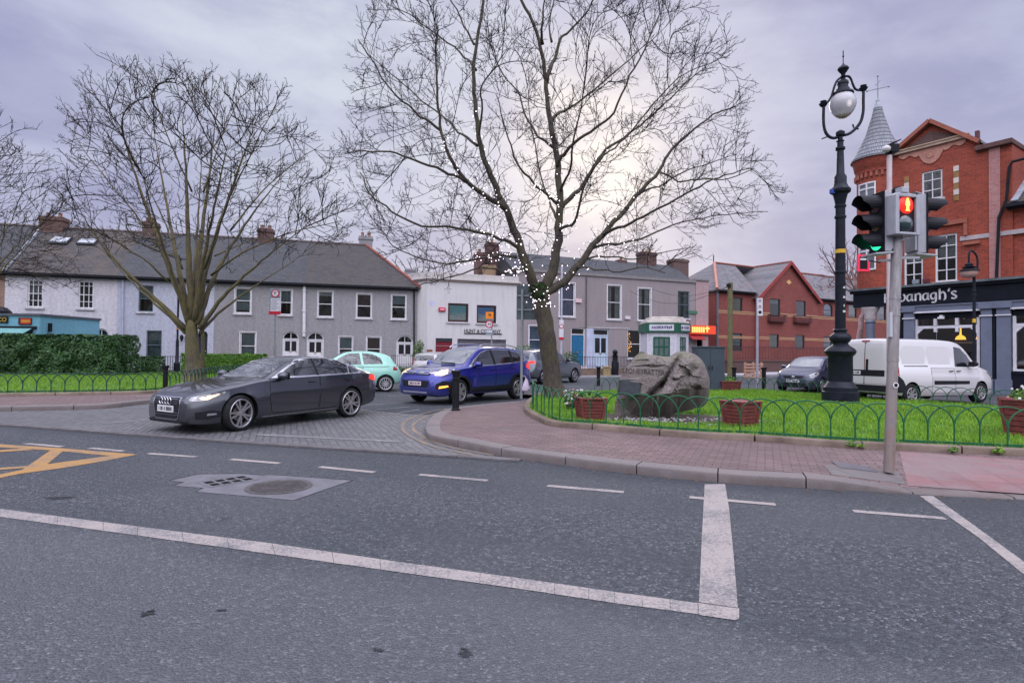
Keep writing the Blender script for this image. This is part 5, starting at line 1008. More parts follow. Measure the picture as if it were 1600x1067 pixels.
kp = [Vector(v) for v in ((7.1, 29.9, 0), (8.55, 29.55, 0), (9.42, 30.35, 0), (9.35, 31.8, 0), (7.2, 31.9, 0))]
kt = thing('street_kiosk', 'small white street kiosk with green name boards behind the boulder', 'kiosk', kp[0]); K0 = kp[0]
def kr(d): return [p - K0 for p in out(kp, d)]
GRN = pm('kiosk_green', (.012, .085, .05), .45, var=.2); KG = 505
zb1 = dp(1045, 519, 29.6).z; zb2 = dp(1045, 504.5, 29.6).z; ztop = dp(1045, 494, 29.6).z
m = MB(); m.prism([p + Vector((0, 0, .1)) for p in kr(0)], (0, 0, zb1 - .1)); m.build('wall', KWHITE, kt)
m = MB(); m.prism([p + Vector((0, 0, zb1)) for p in kr(.1)], (0, 0, zb2 - zb1)); fo = m.build('name_board', GRN, kt)
m = MB(); m.prism([p + Vector((0, 0, zb2)) for p in kr(.02)], (0, 0, .12)); m.prism([p + Vector((0, 0, zb2 + .12)) for p in kr(-.12)], (0, 0, .12)); m.prism([p + Vector((0, 0, zb2 + .24)) for p in kr(-.22)], (0, 0, ztop - zb2 - .24)); m.build('roof', pm('cream_roof', (.52, .47, .43), .8, var=.25, sc=3), kt, bevel=.03)
def kface(i, t0, t1, z0, z1, d): 
    P = kr(d); a, b = P[i], P[i+1]; return [a.lerp(b, t0) + Vector((0, 0, z0)), a.lerp(b, t1) + Vector((0, 0, z0)), a.lerp(b, t1) + Vector((0, 0, z1)), a.lerp(b, t0) + Vector((0, 0, z1))]
m = MB(); m.poly(kface(0, .12, .88, zb1 + .08, zb2 - .08, .104)); m.poly(kface(1, .25, .92, zb1 + .1, zb2 - .08, .104)); m.build('sign_panel', pm('pale_panel', (.52, .50, .56), .5), fo)
m = MB(); rr = random.Random(3)
for i, t0, t1 in ((0, .2, .8), (1, .45, .85)):
    t = t0; zc = (zb1 + zb2) / 2
    while t < t1: w_ = rr.uniform(.025, .05); m.poly(kface(i, t, t + w_, zc - .06 * rr.uniform(.5, 1.2), zc + .07 * rr.uniform(.6, 1.3), .107)); t += w_ + .018
m.poly(kface(1, .28, .40, (zb1 + zb2) / 2 - .06, (zb1 + zb2) / 2 + .06, .107)); m.build('lettering', pm('navy_ink', (.05, .05, .14), .5), fo)
for i, t0, t1, n in ((0, .24, .76, 3), (1, .30, .72, 2)):
    z0, z1 = .9, dp(1040, 527, 29.6).z; m = MB(); m.prism(kface(i, t0, t1, z0, z1, .003), (0, 0, 0.0001)) if False else None
    fr_ = MB()
    for k in range(n + 1): t = t0 + (t1 - t0) * k / n; fr_.prism(kface(i, t - .018, t + .018, z0, z1, .006), tuple((kr(.03)[i] - kr(0)[i]) * .6))
    for k in range(4): z = z0 + (z1 - z0) * k / 3; fr_.prism(kface(i, t0, t1, z - .03, z + .03, .009), tuple((kr(.03)[i] - kr(0)[i]) * .7))
    wo = fr_.build('window', GRN, kt); pp = MB(); pp.poly(kface(i, t0, t1, z0, z1, .004)); pp.build('pane', pm('kiosk_glass', (.10, .14, .13), .06, 0, .3, 3, spec=.9), wo)
# ------------------------------------------------------------------ bare trees
def bark_mat(name, c1, c2, moss, mossy=.5, hi=3.0):
    m = NT(name); o = m.co(); st = m.n('ShaderNodeMapping', {'Vector': o, 'Scale': (1, 1, .35)}).outputs[0]
    n = m.noise(st, 14, 6, .7); b = m.noise(o, 1.6, 6, .65)
    c = m.mix(m.rmp(n, .35, .7), c1, c2); c = m.mix(m.ma('MULTIPLY', m.rmp(b, .42, .62, 0, mossy), m.rmp(n, .3, .6, .4, 1)), c, moss)
    m.P(Base_Color=c, Roughness=.9); m.bump(n, .8, .03); MATS[name] = m.m; return m.m
BK1 = bark_mat('bark_brown', (.028, .021, .018), (.080, .062, .050), (.080, .075, .024), .5)
BK2 = bark_mat('bark_olive', (.050, .040, .026), (.115, .095, .062), (.15, .122, .020), .6)
TWG1 = pm('twig_dark', (.030, .024, .027), .9, var=.3, sc=2); TWG2 = pm('twig_olive', (.034, .027, .023), .9, var=.3, sc=2)
TWP = pm('twig_pink', (.22, .12, .13), .9, var=.3, sc=2)
class Twigs:
    """thin three- or four-sided shoots, collected fast"""
    def __init__(s): s.v = []; s.f = []
    def shoot(s, P, R_, n=3):
        b = len(s.v); k = len(P)
        for i in range(k):
            d = (P[min(i + 1, k - 1)] - P[max(i - 1, 0)]); u = d.orthogonal(); u.normalize(); d.normalize(); w = d.cross(u); r = R_[i]
            for j in range(n):
                a = 6.2832 * j / n; s.v.append(tuple(P[i] + (u * math.cos(a) + w * math.sin(a)) * r))
        for i in range(k - 1):
            for j in range(n): s.f.append((b + i*n + j, b + i*n + (j+1) % n, b + (i+1)*n + (j+1) % n, b + (i+1)*n + j))
    def build(s, name, mat, parent):
        me = bpy.data.meshes.new(name); me.from_pydata(s.v, [], s.f); me.materials.append(mat); me.polygons.foreach_set('use_smooth', [True] * len(s.f))
        o = bpy.data.objects.new(name, me); COL.objects.link(o); o.parent = parent; return o
def grow(tw, P, r0, level, rng, centre, par, start=.15):
    """side shoots along the path P; par[level] = (spacing, length, angle, lift, wander)"""
    if level >= len(par): return
    sp, ln, ang, lift, wan, rmin = par[level]
    d = along(P); tot = d[-1]; t = tot * start + rng.uniform(0, sp); side = rng.uniform(0, 6.28)
    while t < tot:
        p = at(P, d, t); q = at(P, d, min(tot, t + .05)); dr = (q - p)
        if dr.length < 1e-5: break
        dr.normalize(); fr = t / tot; side += 2.4 + rng.uniform(-.7, .7); u = dr.orthogonal().normalized(); w = dr.cross(u)
        out_ = (p - centre); out_.normalize(); sd = u * math.cos(side) + w * math.sin(side)
        if sd.dot(out_) < -.35 and level < 2: sd = -sd
        a = R(ang * rng.uniform(.7, 1.3)); v = (dr * math.cos(a) + sd * math.sin(a) + out_ * .15 + Vector((0, 0, lift))).normalized()
        L_ = ln * rng.uniform(.55, 1.25) * (1.1 - .65 * fr); k = 5 if level == 0 else 4 if level == 1 else 3 if level == 2 else 2
        pts = [p]; c = p.copy(); v2 = v.copy()
        for i in range(k):
            v2 = (v2 + Vector((rng.gauss(0, wan), rng.gauss(0, wan), rng.gauss(0, wan) + lift * .5))).normalized(); c = c + v2 * (L_ / k); pts.append(c.copy())
        rb = max(rmin * 1.15, r0 * (1 - .75 * fr) * .5); rb = min(rb, L_ * .0105 + rmin); rt = rmin * .75
        if level < 2: pts = smooth_path(pts, 2)
        kk = len(pts); tw.shoot(pts, [rb + (rt - rb) * i / (kk - 1) for i in range(kk)], 4 if level == 0 else 3)
        grow(tw, pts, rb, level + 1, rng, centre, par, .12)
        t += sp * rng.uniform(.6, 1.4)
from mathutils.kdtree import KDTree
def colonize(tw, limbs, cr, base_y, o, rng):
    """fill the crown with boughs that grow towards free space (space colonisation), then shoot twigs from them"""
    poly, dep, n, step, kill, infl, rtip, twp, inner = cr; poly = [Vector((x, y)) for x, y in poly]
    x0, x1 = min(p.x for p in poly), max(p.x for p in poly); y0, y1 = min(p.y for p in poly), max(p.y for p in poly); cx, cy = (x0 + x1) / 2, (y0 + y1) / 2; att = []
    while len(att) < n:
        x, y = rng.uniform(x0, x1), rng.uniform(y0, y1)
        if not inpoly(x, y, poly): continue
        e = ((x - cx) / (x1 - cx)) ** 2 * .8 + ((y - cy) / (y1 - cy)) ** 2 * .25; d = rng.uniform(-1, 1) * dep * math.sqrt(max(.08, 1 - e))
        q = math.hypot((x - inner[0]) / inner[2], (y - inner[1]) / inner[2], d / dep * .8)
        if q < 1 and rng.random() > q ** 1.5: continue
        att.append(dp(x, y, base_y + d) - o)
    P = []; par = []; seed = []
    for pts, st in limbs:
        d = along(pts); t = d[-1] * st; prev = -1
        while t < d[-1]: P.append(at(pts, d, t)); par.append(prev); seed.append(True); prev = -1; t += step * 1.2
    n0 = len(P); alive = att; grown = {}; cen0 = dp(inner[0], inner[1], base_y) - o
    for it in range(46):
        kd = KDTree(len(P))
        for i, p in enumerate(P): kd.insert(p, i)
        kd.balance(); pull = {}; nxt = []
        for a in alive:
            q, i, d = kd.find(a)
            if d < kill: continue
            nxt.append(a)
            if d < infl and (par[i] < 0 or (a - q).dot(P[i] - P[par[i]]) > -.1 * d): pull[i] = pull.get(i, Vector()) + (a - q) / d
        alive = nxt
        if not pull: break
        for i, v in pull.items():
            if grown.get(i, 0) > 2: continue
            grown[i] = grown.get(i, 0) + 1; v = v.normalized(); pd = (P[i] - P[par[i]]).normalized() if par[i] >= 0 else v
            ov = (P[i] - cen0).normalized(); v = (v + pd * .95 + ov * .5 + Vector((rng.gauss(0, .10), rng.gauss(0, .10), rng.gauss(.08, .10)))).normalized(); P.append(P[i] + v * step); par.append(i); seed.append(False)
    kids = [[] for _ in P]; tips = [0] * len(P)
    for i in range(len(P) - 1, n0 - 1, -1):
        tips[i] = max(1, tips[i]); kids[par[i]].append(i); tips[par[i]] += tips[i]
    start = [(i, k) for i in range(n0) for k in kids[i]]; cnt = 0; cen = sum(P[:n0], Vector()) / n0
    while start:
        r_, i = start.pop(); ch = [r_, i]
        while kids[i]:
            ks = sorted(kids[i], key=lambda k: -tips[k]); start += [(i, k) for k in ks[1:]]; i = ks[0]; ch.append(i)
        pts = [P[k].copy() for k in ch]; rad = [rtip * tips[k] ** .44 for k in ch]; rad[0] = rad[1]
        for _ in range(2): pts = [pts[0]] + [(pts[k-1] + pts[k] * 2 + pts[k+1]) / 4 for k in range(1, len(pts) - 1)] + [pts[-1]]
        if len(pts) > 2:
            sp_ = smooth_path(pts, 2); rad = [rad[min(len(rad) - 1, k // 2)] for k in range(len(sp_))]; pts = sp_
        tw.shoot(pts, rad, 4 if rad[0] > .02 else 3); cnt += 1
        grow(tw, pts, rtip * 1.4, 1, rng, cen0, twp, .08)
    return cnt, len(P)
def tree(name, label, base, limbs, mat, twmat, par, seed, centre, depth_j=1.2, rt=.05, sides=10, wig=.06, crown=None):
    """limbs: (list of (px, py, dy), r0, r1, start) - dy = metres nearer or farther than the trunk"""
    rng = random.Random(seed); T = thing(name, label, 'tree', base); o = Vector(base); tk = MB(); tw = Twigs(); paths = []
    for pts, r0, r1, st in limbs:
        W_ = [dp(x, y, base[1] + dy) - o for x, y, dy in pts]; W_ = smooth_path(W_, 4); n = len(W_)
        for i in range(1, n): W_[i] = W_[i] + Vector((noise.noise((i * .6, seed, r0 * 9)), noise.noise((i * .6, seed + 7, r0 * 9)), noise.noise((i * .6, seed + 3, r0 * 5)))) * wig
        rr = [r0 + (r1 - r0) * (i / (n - 1)) ** (.6 if 1 > st else .8) for i in range(n)]
        if r0 > .25: rr = [r * (1 + .55 * max(0, 1 - p.z / .7) ** 2) for r, p in zip(rr, W_)]
        tk.tube(W_, rr, sides if r0 > .06 else 6); paths.append((W_, rr)); c = centre - o
        if st < 1 and not crown: grow(tw, W_, r0, 0, rng, c, par, st)
    if crown: print(name, colonize(tw, [(w[0], l[3]) for w, l in zip(paths, limbs) if l[3] < 1], crown, base[1], o, rng))
    t = tk.build('trunk', mat, T, smooth=True, sharp=0); tw.build('crown', twmat, T); return T, paths

MBASE = gp(867, 622, .17)
Z = 0
main_limbs = [
 ([(868, 624, 0), (864, 590, 0), (858, 545, 0), (851, 505, 0), (846, 468, 0), (842, 448, 0)], .275, .23, 1),
 ([(846, 468, 0), (826, 425, -.2), (812, 385, -.3), (800, 350, -.4), (788, 322, -.5), (770, 285, -.6), (755, 240, -.7), (746, 190, -.8), (741, 130, -.9), (744, 70, -1), (757, 0, -1), (766, -50, -1)], .17, .028, .42),
 ([(790, 326, -.5), (768, 312, -.8), (740, 292, -1.2), (712, 262, -1.5), (694, 220, -1.7), (685, 170, -1.8), (681, 110, -1.9), (683, 40, -2)], .095, .02, .2),
 ([(735, 288, -1.2), (700, 270, -1.7), (660, 255, -2.1), (620, 240, -2.4), (580, 236, -2.6), (548, 240, -2.8)], .05, .014, .12),
 ([(690, 205, -1.7), (655, 180, -2.0), (620, 150, -2.2), (590, 110, -2.4), (560, 60, -2.6)], .04, .012, .1),
 ([(746, 228, -.7), (715, 205, .2), (690, 180, .8), (650, 150, 1.2), (612, 115, 1.5), (575, 85, 1.7)], .045, .012, .1),
 ([(744, 110, -.9), (725, 88, -.4), (690, 60, 0), (650, 30, .3), (615, 10, .5)], .04, .012, .1),
 ([(741, 70, -1), (725, 40, -.8), (700, -10, -.6), (690, -60, -.5)], .035, .012, .1),
 ([(748, 222, -.7), (752, 180, -1.2), (752, 140, -1.6), (770, 110, -1.9), (790, 80, -2.1)], .04, .012, .2),
 ([(812, 388, -.3), (780, 372, -.9), (745, 362, -1.6), (706, 355, -2.2), (660, 352, -2.7), (620, 336, -3.1), (585, 310, -3.4), (560, 270, -3.6)], .06, .014, .15),
 ([(806, 402, -.3), (770, 400, .5), (728, 408, 1.1), (690, 412, 1.6), (650, 400, 2.0), (615, 385, 2.4), (588, 350, 2.7)], .055, .014, .15),
 ([(822, 420, -.2), (790, 425, -1.1), (755, 418, -1.8), (715, 430, -2.3), (675, 440, -2.7), (645, 452, -3)], .04, .012, .15),
 ([(846, 466, 0), (862, 425, .1), (870, 385, .1), (874, 345, .1), (874, 300, .1), (870, 250, .1), (862, 200, 0), (855, 150, 0), (850, 100, 0), (838, 50, 0), (815, 0, -.1), (800, -40, -.2)], .19, .03, .45),
 ([(871, 262, .1), (880, 240, -.2), (900, 222, -.5), (930, 200, -.8), (960, 175, -1), (985, 120, -1.2), (1010, 70, -1.3), (1030, 20, -1.4)], .07, .015, .15),
 ([(862, 190, 0), (880, 172, .4), (905, 160, .8), (940, 130, 1.1), (985, 92, 1.4), (1030, 55, 1.6)], .06, .013, .12),
 ([(854, 130, 0), (866, 90, .3), (876, 62, .4), (890, 48, .4), (920, 15, .4), (945, -30, .4)], .07, .018, .1),
 ([(848, 70, 0), (846, 40, -.4), (850, 10, -.5), (862, -40, -.5)], .05, .014, .1),
 ([(862, 66, .2), (858, 30, .6), (870, -20, .8)], .04, .012, .1),
 ([(866, 232, .1), (840, 212, .5), (822, 182, .8), (812, 150, 1), (790, 120, 1.2), (770, 85, 1.4)], .05, .013, .15),
 ([(872, 320, .1), (838, 290, -.4), (815, 265, -.7), (800, 235, -.9), (790, 200, -1.1), (778, 150, -1.3)], .05, .013, .2),
 ([(874, 330, .1), (905, 295, .3), (928, 262, .4), (945, 235, .5), (975, 215, .6), (1010, 190, .7), (1050, 150, .8), (1095, 110, .9)], .085, .016, .2),
 ([(872, 360, .1), (893, 350, -.6), (905, 325, -.9), (915, 285, -1.2), (938, 250, -1.5), (970, 225, -1.7), (1010, 175, -2), (1060, 120, -2.3)], .055, .014, .2),
 ([(850, 462, 0), (880, 440, .1), (905, 412, .2), (925, 385, .3), (945, 362, .4), (975, 330, .5), (1000, 300, .6), (1025, 275, .6), (1045, 240, .7), (1075, 210, .8), (1115, 180, .9), (1150, 165, 1)], .15, .018, .35),
 ([(942, 368, .4), (975, 352, -.4), (1012, 335, -1), (1055, 312, -1.4), (1095, 290, -1.8), (1135, 275, -2), (1175, 262, -2.2)], .055, .012, .12),
 ([(925, 388, .3), (965, 380, .9), (1005, 372, 1.5), (1050, 352, 2), (1100, 340, 2.4), (1150, 335, 2.7), (1200, 330, 2.9)], .055, .012, .15),
 ([(1000, 302, .6), (1030, 290, 1.3), (1070, 268, 1.8), (1110, 255, 2.2), (1150, 240, 2.5)], .04, .012, .1),
 ([(1030, 268, .6), (1060, 282, .2), (1100, 280, -.2), (1140, 279, -.5), (1180, 262, -.8)], .035, .012, .1),
 ([(900, 418, .2), (930, 420, -.8), (968, 425, -1.4), (1000, 418, -1.9), (1040, 425, -2.3)], .035, .012, .2),
 ([(910, 408, .2), (945, 400, 1.2), (990, 405, 1.9), (1035, 395, 2.5), (1085, 385, 3)], .04, .012, .2),
 ([(872, 345, .1), (860, 320, 1), (850, 290, 1.7), (838, 240, 2.2), (830, 190, 2.6), (825, 130, 2.9)], .055, .013, .2),
 ([(876, 300, .1), (888, 270, -1), (895, 230, -1.7), (905, 180, -2.1), (915, 120, -2.4)], .05, .013, .2),
]
PAR1 = [(.30, 2.0, 42, .09, .12, .0085), (.20, .90, 45, .08, .17, .0064), (.135, .38, 46, .10, .24, .0052), (.10, .13, 50, .12, .25, .0044)]
CR1 = ([(545,240),(552,150),(560,60),(600,-70),(1050,-70),(1105,80),(1165,150),(1180,250),(1225,303),(1115,390),(1010,425),(910,418),(850,400),(790,418),(700,440),(640,445),(590,380),(550,300)], 4.6, 1500, .26, .50, 2.6, .0075,
       [0, (.25, .72, 38, .08, .13, .0064), (.155, .30, 44, .10, .22, .0052), (.09, .11, 48, .12, .25, .0044)], (856, 380, 150))
MT, MPATH = tree('bare_tree', 'tall bare tree wound with fairy lights on the planted corner', MBASE, main_limbs, BK1, TWG1, PAR1, 11, dp(870, 330, MBASE.y), crown=CR1)
# ivy pad at the fork
iv = MB(); rr = random.Random(6)
for k in range(420):
    a = rr.uniform(0, 6.28); b = rr.uniform(-1, 1); c = dp(842, 455, MBASE.y - .16) - MBASE + Vector((.30 * math.cos(a) * math.sqrt(1 - b*b) * rr.random() ** .4, .24 * math.sin(a) * math.sqrt(1 - b*b), .26 * b)); u = Vector((rr.gauss(0, 1), rr.gauss(0, 1), rr.gauss(0, 1))).normalized() * .045; w = u.orthogonal().normalized() * .035
    iv.poly([c - u, c + w, c + u, c - w])
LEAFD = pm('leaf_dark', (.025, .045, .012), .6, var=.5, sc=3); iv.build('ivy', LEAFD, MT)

LBASE = gp(302, 596, .19)
ll = [([(303, 598, 0), (302, 570, 0), (300, 535, 0), (300, 515, 0), (299, 500, 0), (298, 484, .1), (300, 462, .2)], .335, .13, 1)]
rng = random.Random(21)
def fan(x0, y0, x1, y1, r, dy, bow=0, tm=None):
    tm = tm or (.97 if abs(x1 - 300) > 120 else .86)
    pts = []
    for i in range(6):
        t = i / 5 * tm; x = x0 + (x1 - x0) * (t + bow * t * (1 - t)); y = y0 + (y1 - y0) * t ** .85; pts.append((x, y, dy * t))
    return (pts, r * .80, .013, .22)
for a in ((298, 508, 180, 150, .20, -.5, .55, .86), (290, 514, 118, 300, .15, -1.5, .8, .8), (294, 500, 235, 160, .16, 2.2, .4, .85), (299, 500, 285, 140, .22, -.4, .25, .88), (303, 500, 345, 140, .20, 1.2, -.1, .88), (305, 500, 415, 160, .20, -.6, -.15, .86), (308, 508, 480, 235, .17, 1.8, -.35, .85), (312, 514, 530, 320, .14, -.4, -.2, .82), (304, 505, 370, 170, .15, -3.2, -.1, .8), (296, 510, 215, 230, .14, -3.4, .5, .8), (290, 520, 150, 370, .10, 2.0, .5, .8), (312, 520, 500, 385, .10, 2.4, -.1, .8), (300, 505, 320, 190, .14, 3.6, 0, .8)): ll.append(fan(*a))
for pts, r0 in (([(262, 440, -.6), (225, 405, -1.2), (170, 372, -1.6), (112, 345, -1.8)], .05), ([(245, 385, -.9), (200, 320, .2), (150, 260, 1.2), (112, 205, 2)], .05), ([(330, 430, 0), (380, 395, -.8), (450, 365, -1.4), (535, 345, -1.8)], .05), ([(360, 360, .5), (410, 300, 1.2), (460, 255, 1.8), (505, 225, 2.2)], .05), ([(285, 420, 1), (250, 330, 2.4), (205, 240, 3.2), (170, 170, 3.6)], .05), ([(320, 420, -1), (355, 320, -2.6), (395, 235, -3.6), (430, 165, -4)], .05), ([(300, 300, 0), (265, 220, -.6), (240, 150, -1)], .04), ([(318, 300, .4), (345, 220, 1), (375, 150, 1.4)], .04), ([(270, 400, 2), (215, 380, 3), (150, 372, 3.6)], .04), ([(335, 400, 2), (400, 375, 3), (470, 372, 3.6)], .04)): ll.append((pts, r0, .012, .1))
PAR2 = [(.52, 2.3, 30, .10, .10, .0125), (.36, 1.1, 36, .10, .15, .0098), (.24, .52, 40, .12, .2, .0080), (.17, .22, 46, .12, .24, .0068)]
CR2 = ([(98,240),(108,160),(170,95),(205,88),(240,115),(320,122),(360,118),(410,135),(465,185),(500,250),(552,318),(550,385),(480,400),(400,392),(340,410),(270,412),(200,400),(130,395),(92,310)], 5.6, 2000, .38, .70, 4.0, .0115,
       [0, (.42, .95, 36, .09, .13, .0095), (.25, .42, 42, .12, .2, .0078), (.15, .18, 48, .12, .25, .0066)], (302, 420, 120))
LT, _ = tree('bare_tree', 'wide bare tree with olive bark on the left island', LBASE, ll, BK2, TWG2, PAR2, 5, dp(305, 330, LBASE.y), sides=9, wig=.045, crown=CR2)
LT2 = copy_tree(LT); LT2['label'] = 'bare tree reaching in from the left edge of the photo'
p = dp(-75, 590, 24.5); LT2.location = (p.x, 24.5, .15); LT2.rotation_euler = (0, 0, R(140)); LT2.scale = (.92, .92, .92)
# thin sapling behind the left tree
S2 = [([(317, 590, 1), (317, 545, 1), (316, 500, 1), (318, 450, 1.1), (322, 400, 1.2), (326, 340, 1.3)], .11, .03, .35)]
tree('bare_sapling', 'slim straight sapling just right of the left tree trunk', dp(317, 592, LBASE.y + 1), S2, BK2, TWG2, [(.7, 1.1, 35, .1, .15, .016), (.4, .5, 40, .1, .2, .012)], 9, dp(317, 400, LBASE.y + 1), sides=7)
# pinkish ornamental tree before the flats, and thin far trees
PB = dp(1343, 580, 31)
pt = [([(1342, 575, 0), (1343, 535, 0), (1345, 505, 0), (1350, 485, 0), (1343, 468, 0), (1335, 452, 0)], .17, .10, 1)]
for x, y, d_ in ((1300, 400, -.5), (1322, 385, .6), (1345, 395, 0), (1285, 430, .5), (1275, 455, -.6), (1362, 410, -.4), (1310, 420, 1)): pt.append(([(1338, 458, 0), ((1338 + x) / 2, (452 + y) / 2 - 6, d_ / 2), (x, y, d_)], .06, .02, .2))
PT, _ = tree('ornamental_tree', 'small pinkish bare tree beside the pub corner', PB, pt, pm('pale_bark', (.42, .29, .28), .85, var=.3, sc=6), TWP, [(.34, 1.2, 42, .12, .2, .015), (.24, .6, 44, .1, .2, .011), (.18, .28, 44, .1, .2, .008)], 4, dp(1325, 440, 31), sides=8)
FB_ = dp(1320, 560, 74); ft = []
for k in range(7): ft.append(([(1322, 560, 0), (1320, 470, 0), (1300 + k * 8, 420, k - 3), (1285 + k * 13, 392, (k - 3) * 1.5)], .16, .04, .35))
tree('far_tree', 'faint bare tree behind the roof of the red flats', FB_, ft, BK1, TWP, [(.9, 3.0, 40, .1, .2, .03), (.6, 1.3, 42, .1, .2, .022), (.5, .6, 42, .1, .2, .016)], 14, dp(1320, 440, 74), sides=6)
FB2 = dp(640, 560, 66); ft = []
for k in range(6): ft.append(([(640, 560, 0), (640, 450, 0), (628 + k * 8, 425, k - 3), (612 + k * 12, 405, (k - 3))], .14, .03, .4))
tree('far_tree', 'small bare tree showing over the white shop', FB2, ft, BK1, TWG1, [(.9, 1.6, 40, .1, .2, .03), (.6, .9, 42, .1, .2, .022), (.5, .5, 42, .1, .2, .016)], 15, dp(640, 450, 66), sides=6)
# climbing stems on the grey end house
# fairy lights wound round the main limbs
FLT = thing('fairy_lights', 'string of small white fairy lights wound round the big bare tree', 'fairy lights', MBASE)
cord = MB(); bm_ = MB(); bm_.ball((0, 0, 0), .0145, 8, 6); rr = random.Random(12)
BULB = pm('bulb_glow', (1, .93, .98), .4, emit=3.5, ecol=(1, .86, .98), var=0); bulbs = []
for idx, (t0, t1, den) in {0: (.80, 1.0, 78), 1: (.0, .62, 64), 2: (.0, .48, 48), 12: (.0, .62, 56), 22: (.05, .5, 48), 9: (.0, .35, 42), 10: (.0, .42, 48), 20: (.05, .4, 26), 11: (0, .3, 40), 24: (.0, .25, 30), 19: (0, .3, 30), 21: (0, .25, 24)}.items():
    P, rr_ = MPATH[idx]; d = along(P); n = max(6, int(den * .95)); pl = []; turns = (t1 - t0) * d[-1] * (2.6 if idx else 13)
    for i in range(n):
        t = t0 + (t1 - t0) * (i + rr.uniform(0, .6)) / n; p = at(P, d, t * d[-1]); r = rr_[min(len(rr_) - 1, int(t * (len(rr_) - 1)))] + .02; q = at(P, d, min(d[-1], t * d[-1] + .05)); dr = (q - p); dr = dr.normalized() if dr.length > 1e-5 else Vector((0, 0, 1)); u = dr.orthogonal().normalized(); w = dr.cross(u); a = turns * 6.28 * i / n + rr.uniform(-.5, .5)
        c = p + (u * math.cos(a) + w * math.sin(a)) * r * (1 if idx == 0 else 1 + abs(rr.gauss(0, 1.1))); bulbs.append(c); pl.append(c)
    cord.tube(pl, .006, 3)
rr.shuffle(bulbs)
cord.build('cord', pm('green_cord', (.02, .03, .02), .6), FLT)
b0 = bm_.build('bulb', BULB, FLT, smooth=True); b0.location = bulbs[0]
for c in bulbs[1:99]:
    b = b0.copy(); COL.objects.link(b); b.location = c
rest = MB()
for c in bulbs[99:]: rest.ball(c, .0145, 6, 4)
ro = rest.build('bulb_chain', BULB, FLT); ro['kind'] = 'stuff'

# ------------------------------------------------------------------ hedges and shrubs: leaf-sized faces through the volume
def leaf_mat(name, c1, c2, rough=.4):
    m = NT(name); o = m.co(); g = m.n('ShaderNodeNewGeometry').outputs['Random Per Island']; n = m.noise(o, 1.5, 4)
    c = m.mix(g, c1, c2); c = m.mix(m.rmp(n, .4, .7, 0, .4), c, tuple(x * .5 for x in c1)); m.P(Base_Color=c, Roughness=rough, Specular_IOR_Level=.28); MATS[name] = m.m; return m.m
LAUREL = leaf_mat('laurel_leaf', (.010, .040, .010), (.070, .150, .045)); PRIVET = leaf_mat('privet_leaf', (.05, .13, .015), (.12, .24, .03), .6); DKLEAF = leaf_mat('shrub_leaf', (.02, .055, .02), (.06, .12, .04))
def leaves(mb, fn, n, size, rr, asp=.45):
    for k in range(n):
        p, out_ = fn(rr); u = Vector((rr.gauss(0, 1), rr.gauss(0, 1), rr.gauss(-.2, .6))).normalized(); nn = (out_ + Vector((rr.gauss(0, .5), rr.gauss(0, .5), rr.gauss(.3, .5)))).normalized(); w = nn.cross(u)
        if w.length < .1: continue
        w.normalize(); u = w.cross(nn); s_ = size * rr.uniform(.6, 1.35); mb.poly([p - u * s_ * .5, p + w * s_ * asp * .5 - u * s_ * .05, p + u * s_ * .5, p - w * s_ * asp * .5 - u * s_ * .05])
def shrub(name, label, loc, blobs, n, size, mat, seed, cat='shrub', group=None, asp=.45):
    T = thing(name, label, cat, loc, 0, group); rr = random.Random(seed); m = MB(); tot = sum(b[3] * b[5] for b in blobs)
    for cx, cy, cz, rx, ry, rz in blobs:
        def fn(r, cx=cx, cy=cy, cz=cz, rx=rx, ry=ry, rz=rz):
            v = Vector((r.gauss(0, 1), r.gauss(0, 1), r.gauss(0, 1))).normalized(); q = (r.random() ** .22) * (1 + .14 * noise.noise(v * 2.3 + Vector((cx, seed, cz)))); return Vector((cx + v.x * rx * q, cy + v.y * ry * q, max(.02, cz + v.z * rz * q))), Vector((v.x / rx, v.y / ry, v.z / rz)).normalized()
        leaves(m, fn, int(n * rx * rz / tot), size, rr, asp)
    m.build('foliage', mat, T); s_ = MB()
    for cx, cy, cz, rx, ry, rz in blobs:
        for k in range(3): s_.tube([(cx * .7, cy * .7, 0), (cx + rr.uniform(-.3, .3) * rx, cy, cz), (cx + rr.uniform(-.5, .5) * rx, cy, cz + rz * .6)], [.035, .02, .008], 5)
    s_.build('stem', BK1, T); return T
lz = .17
h0 = dp(120, 585, 27.5); W0 = 27.5 / F
hp = MB(); a = gp(312, 583, .15); rr = random.Random(4)
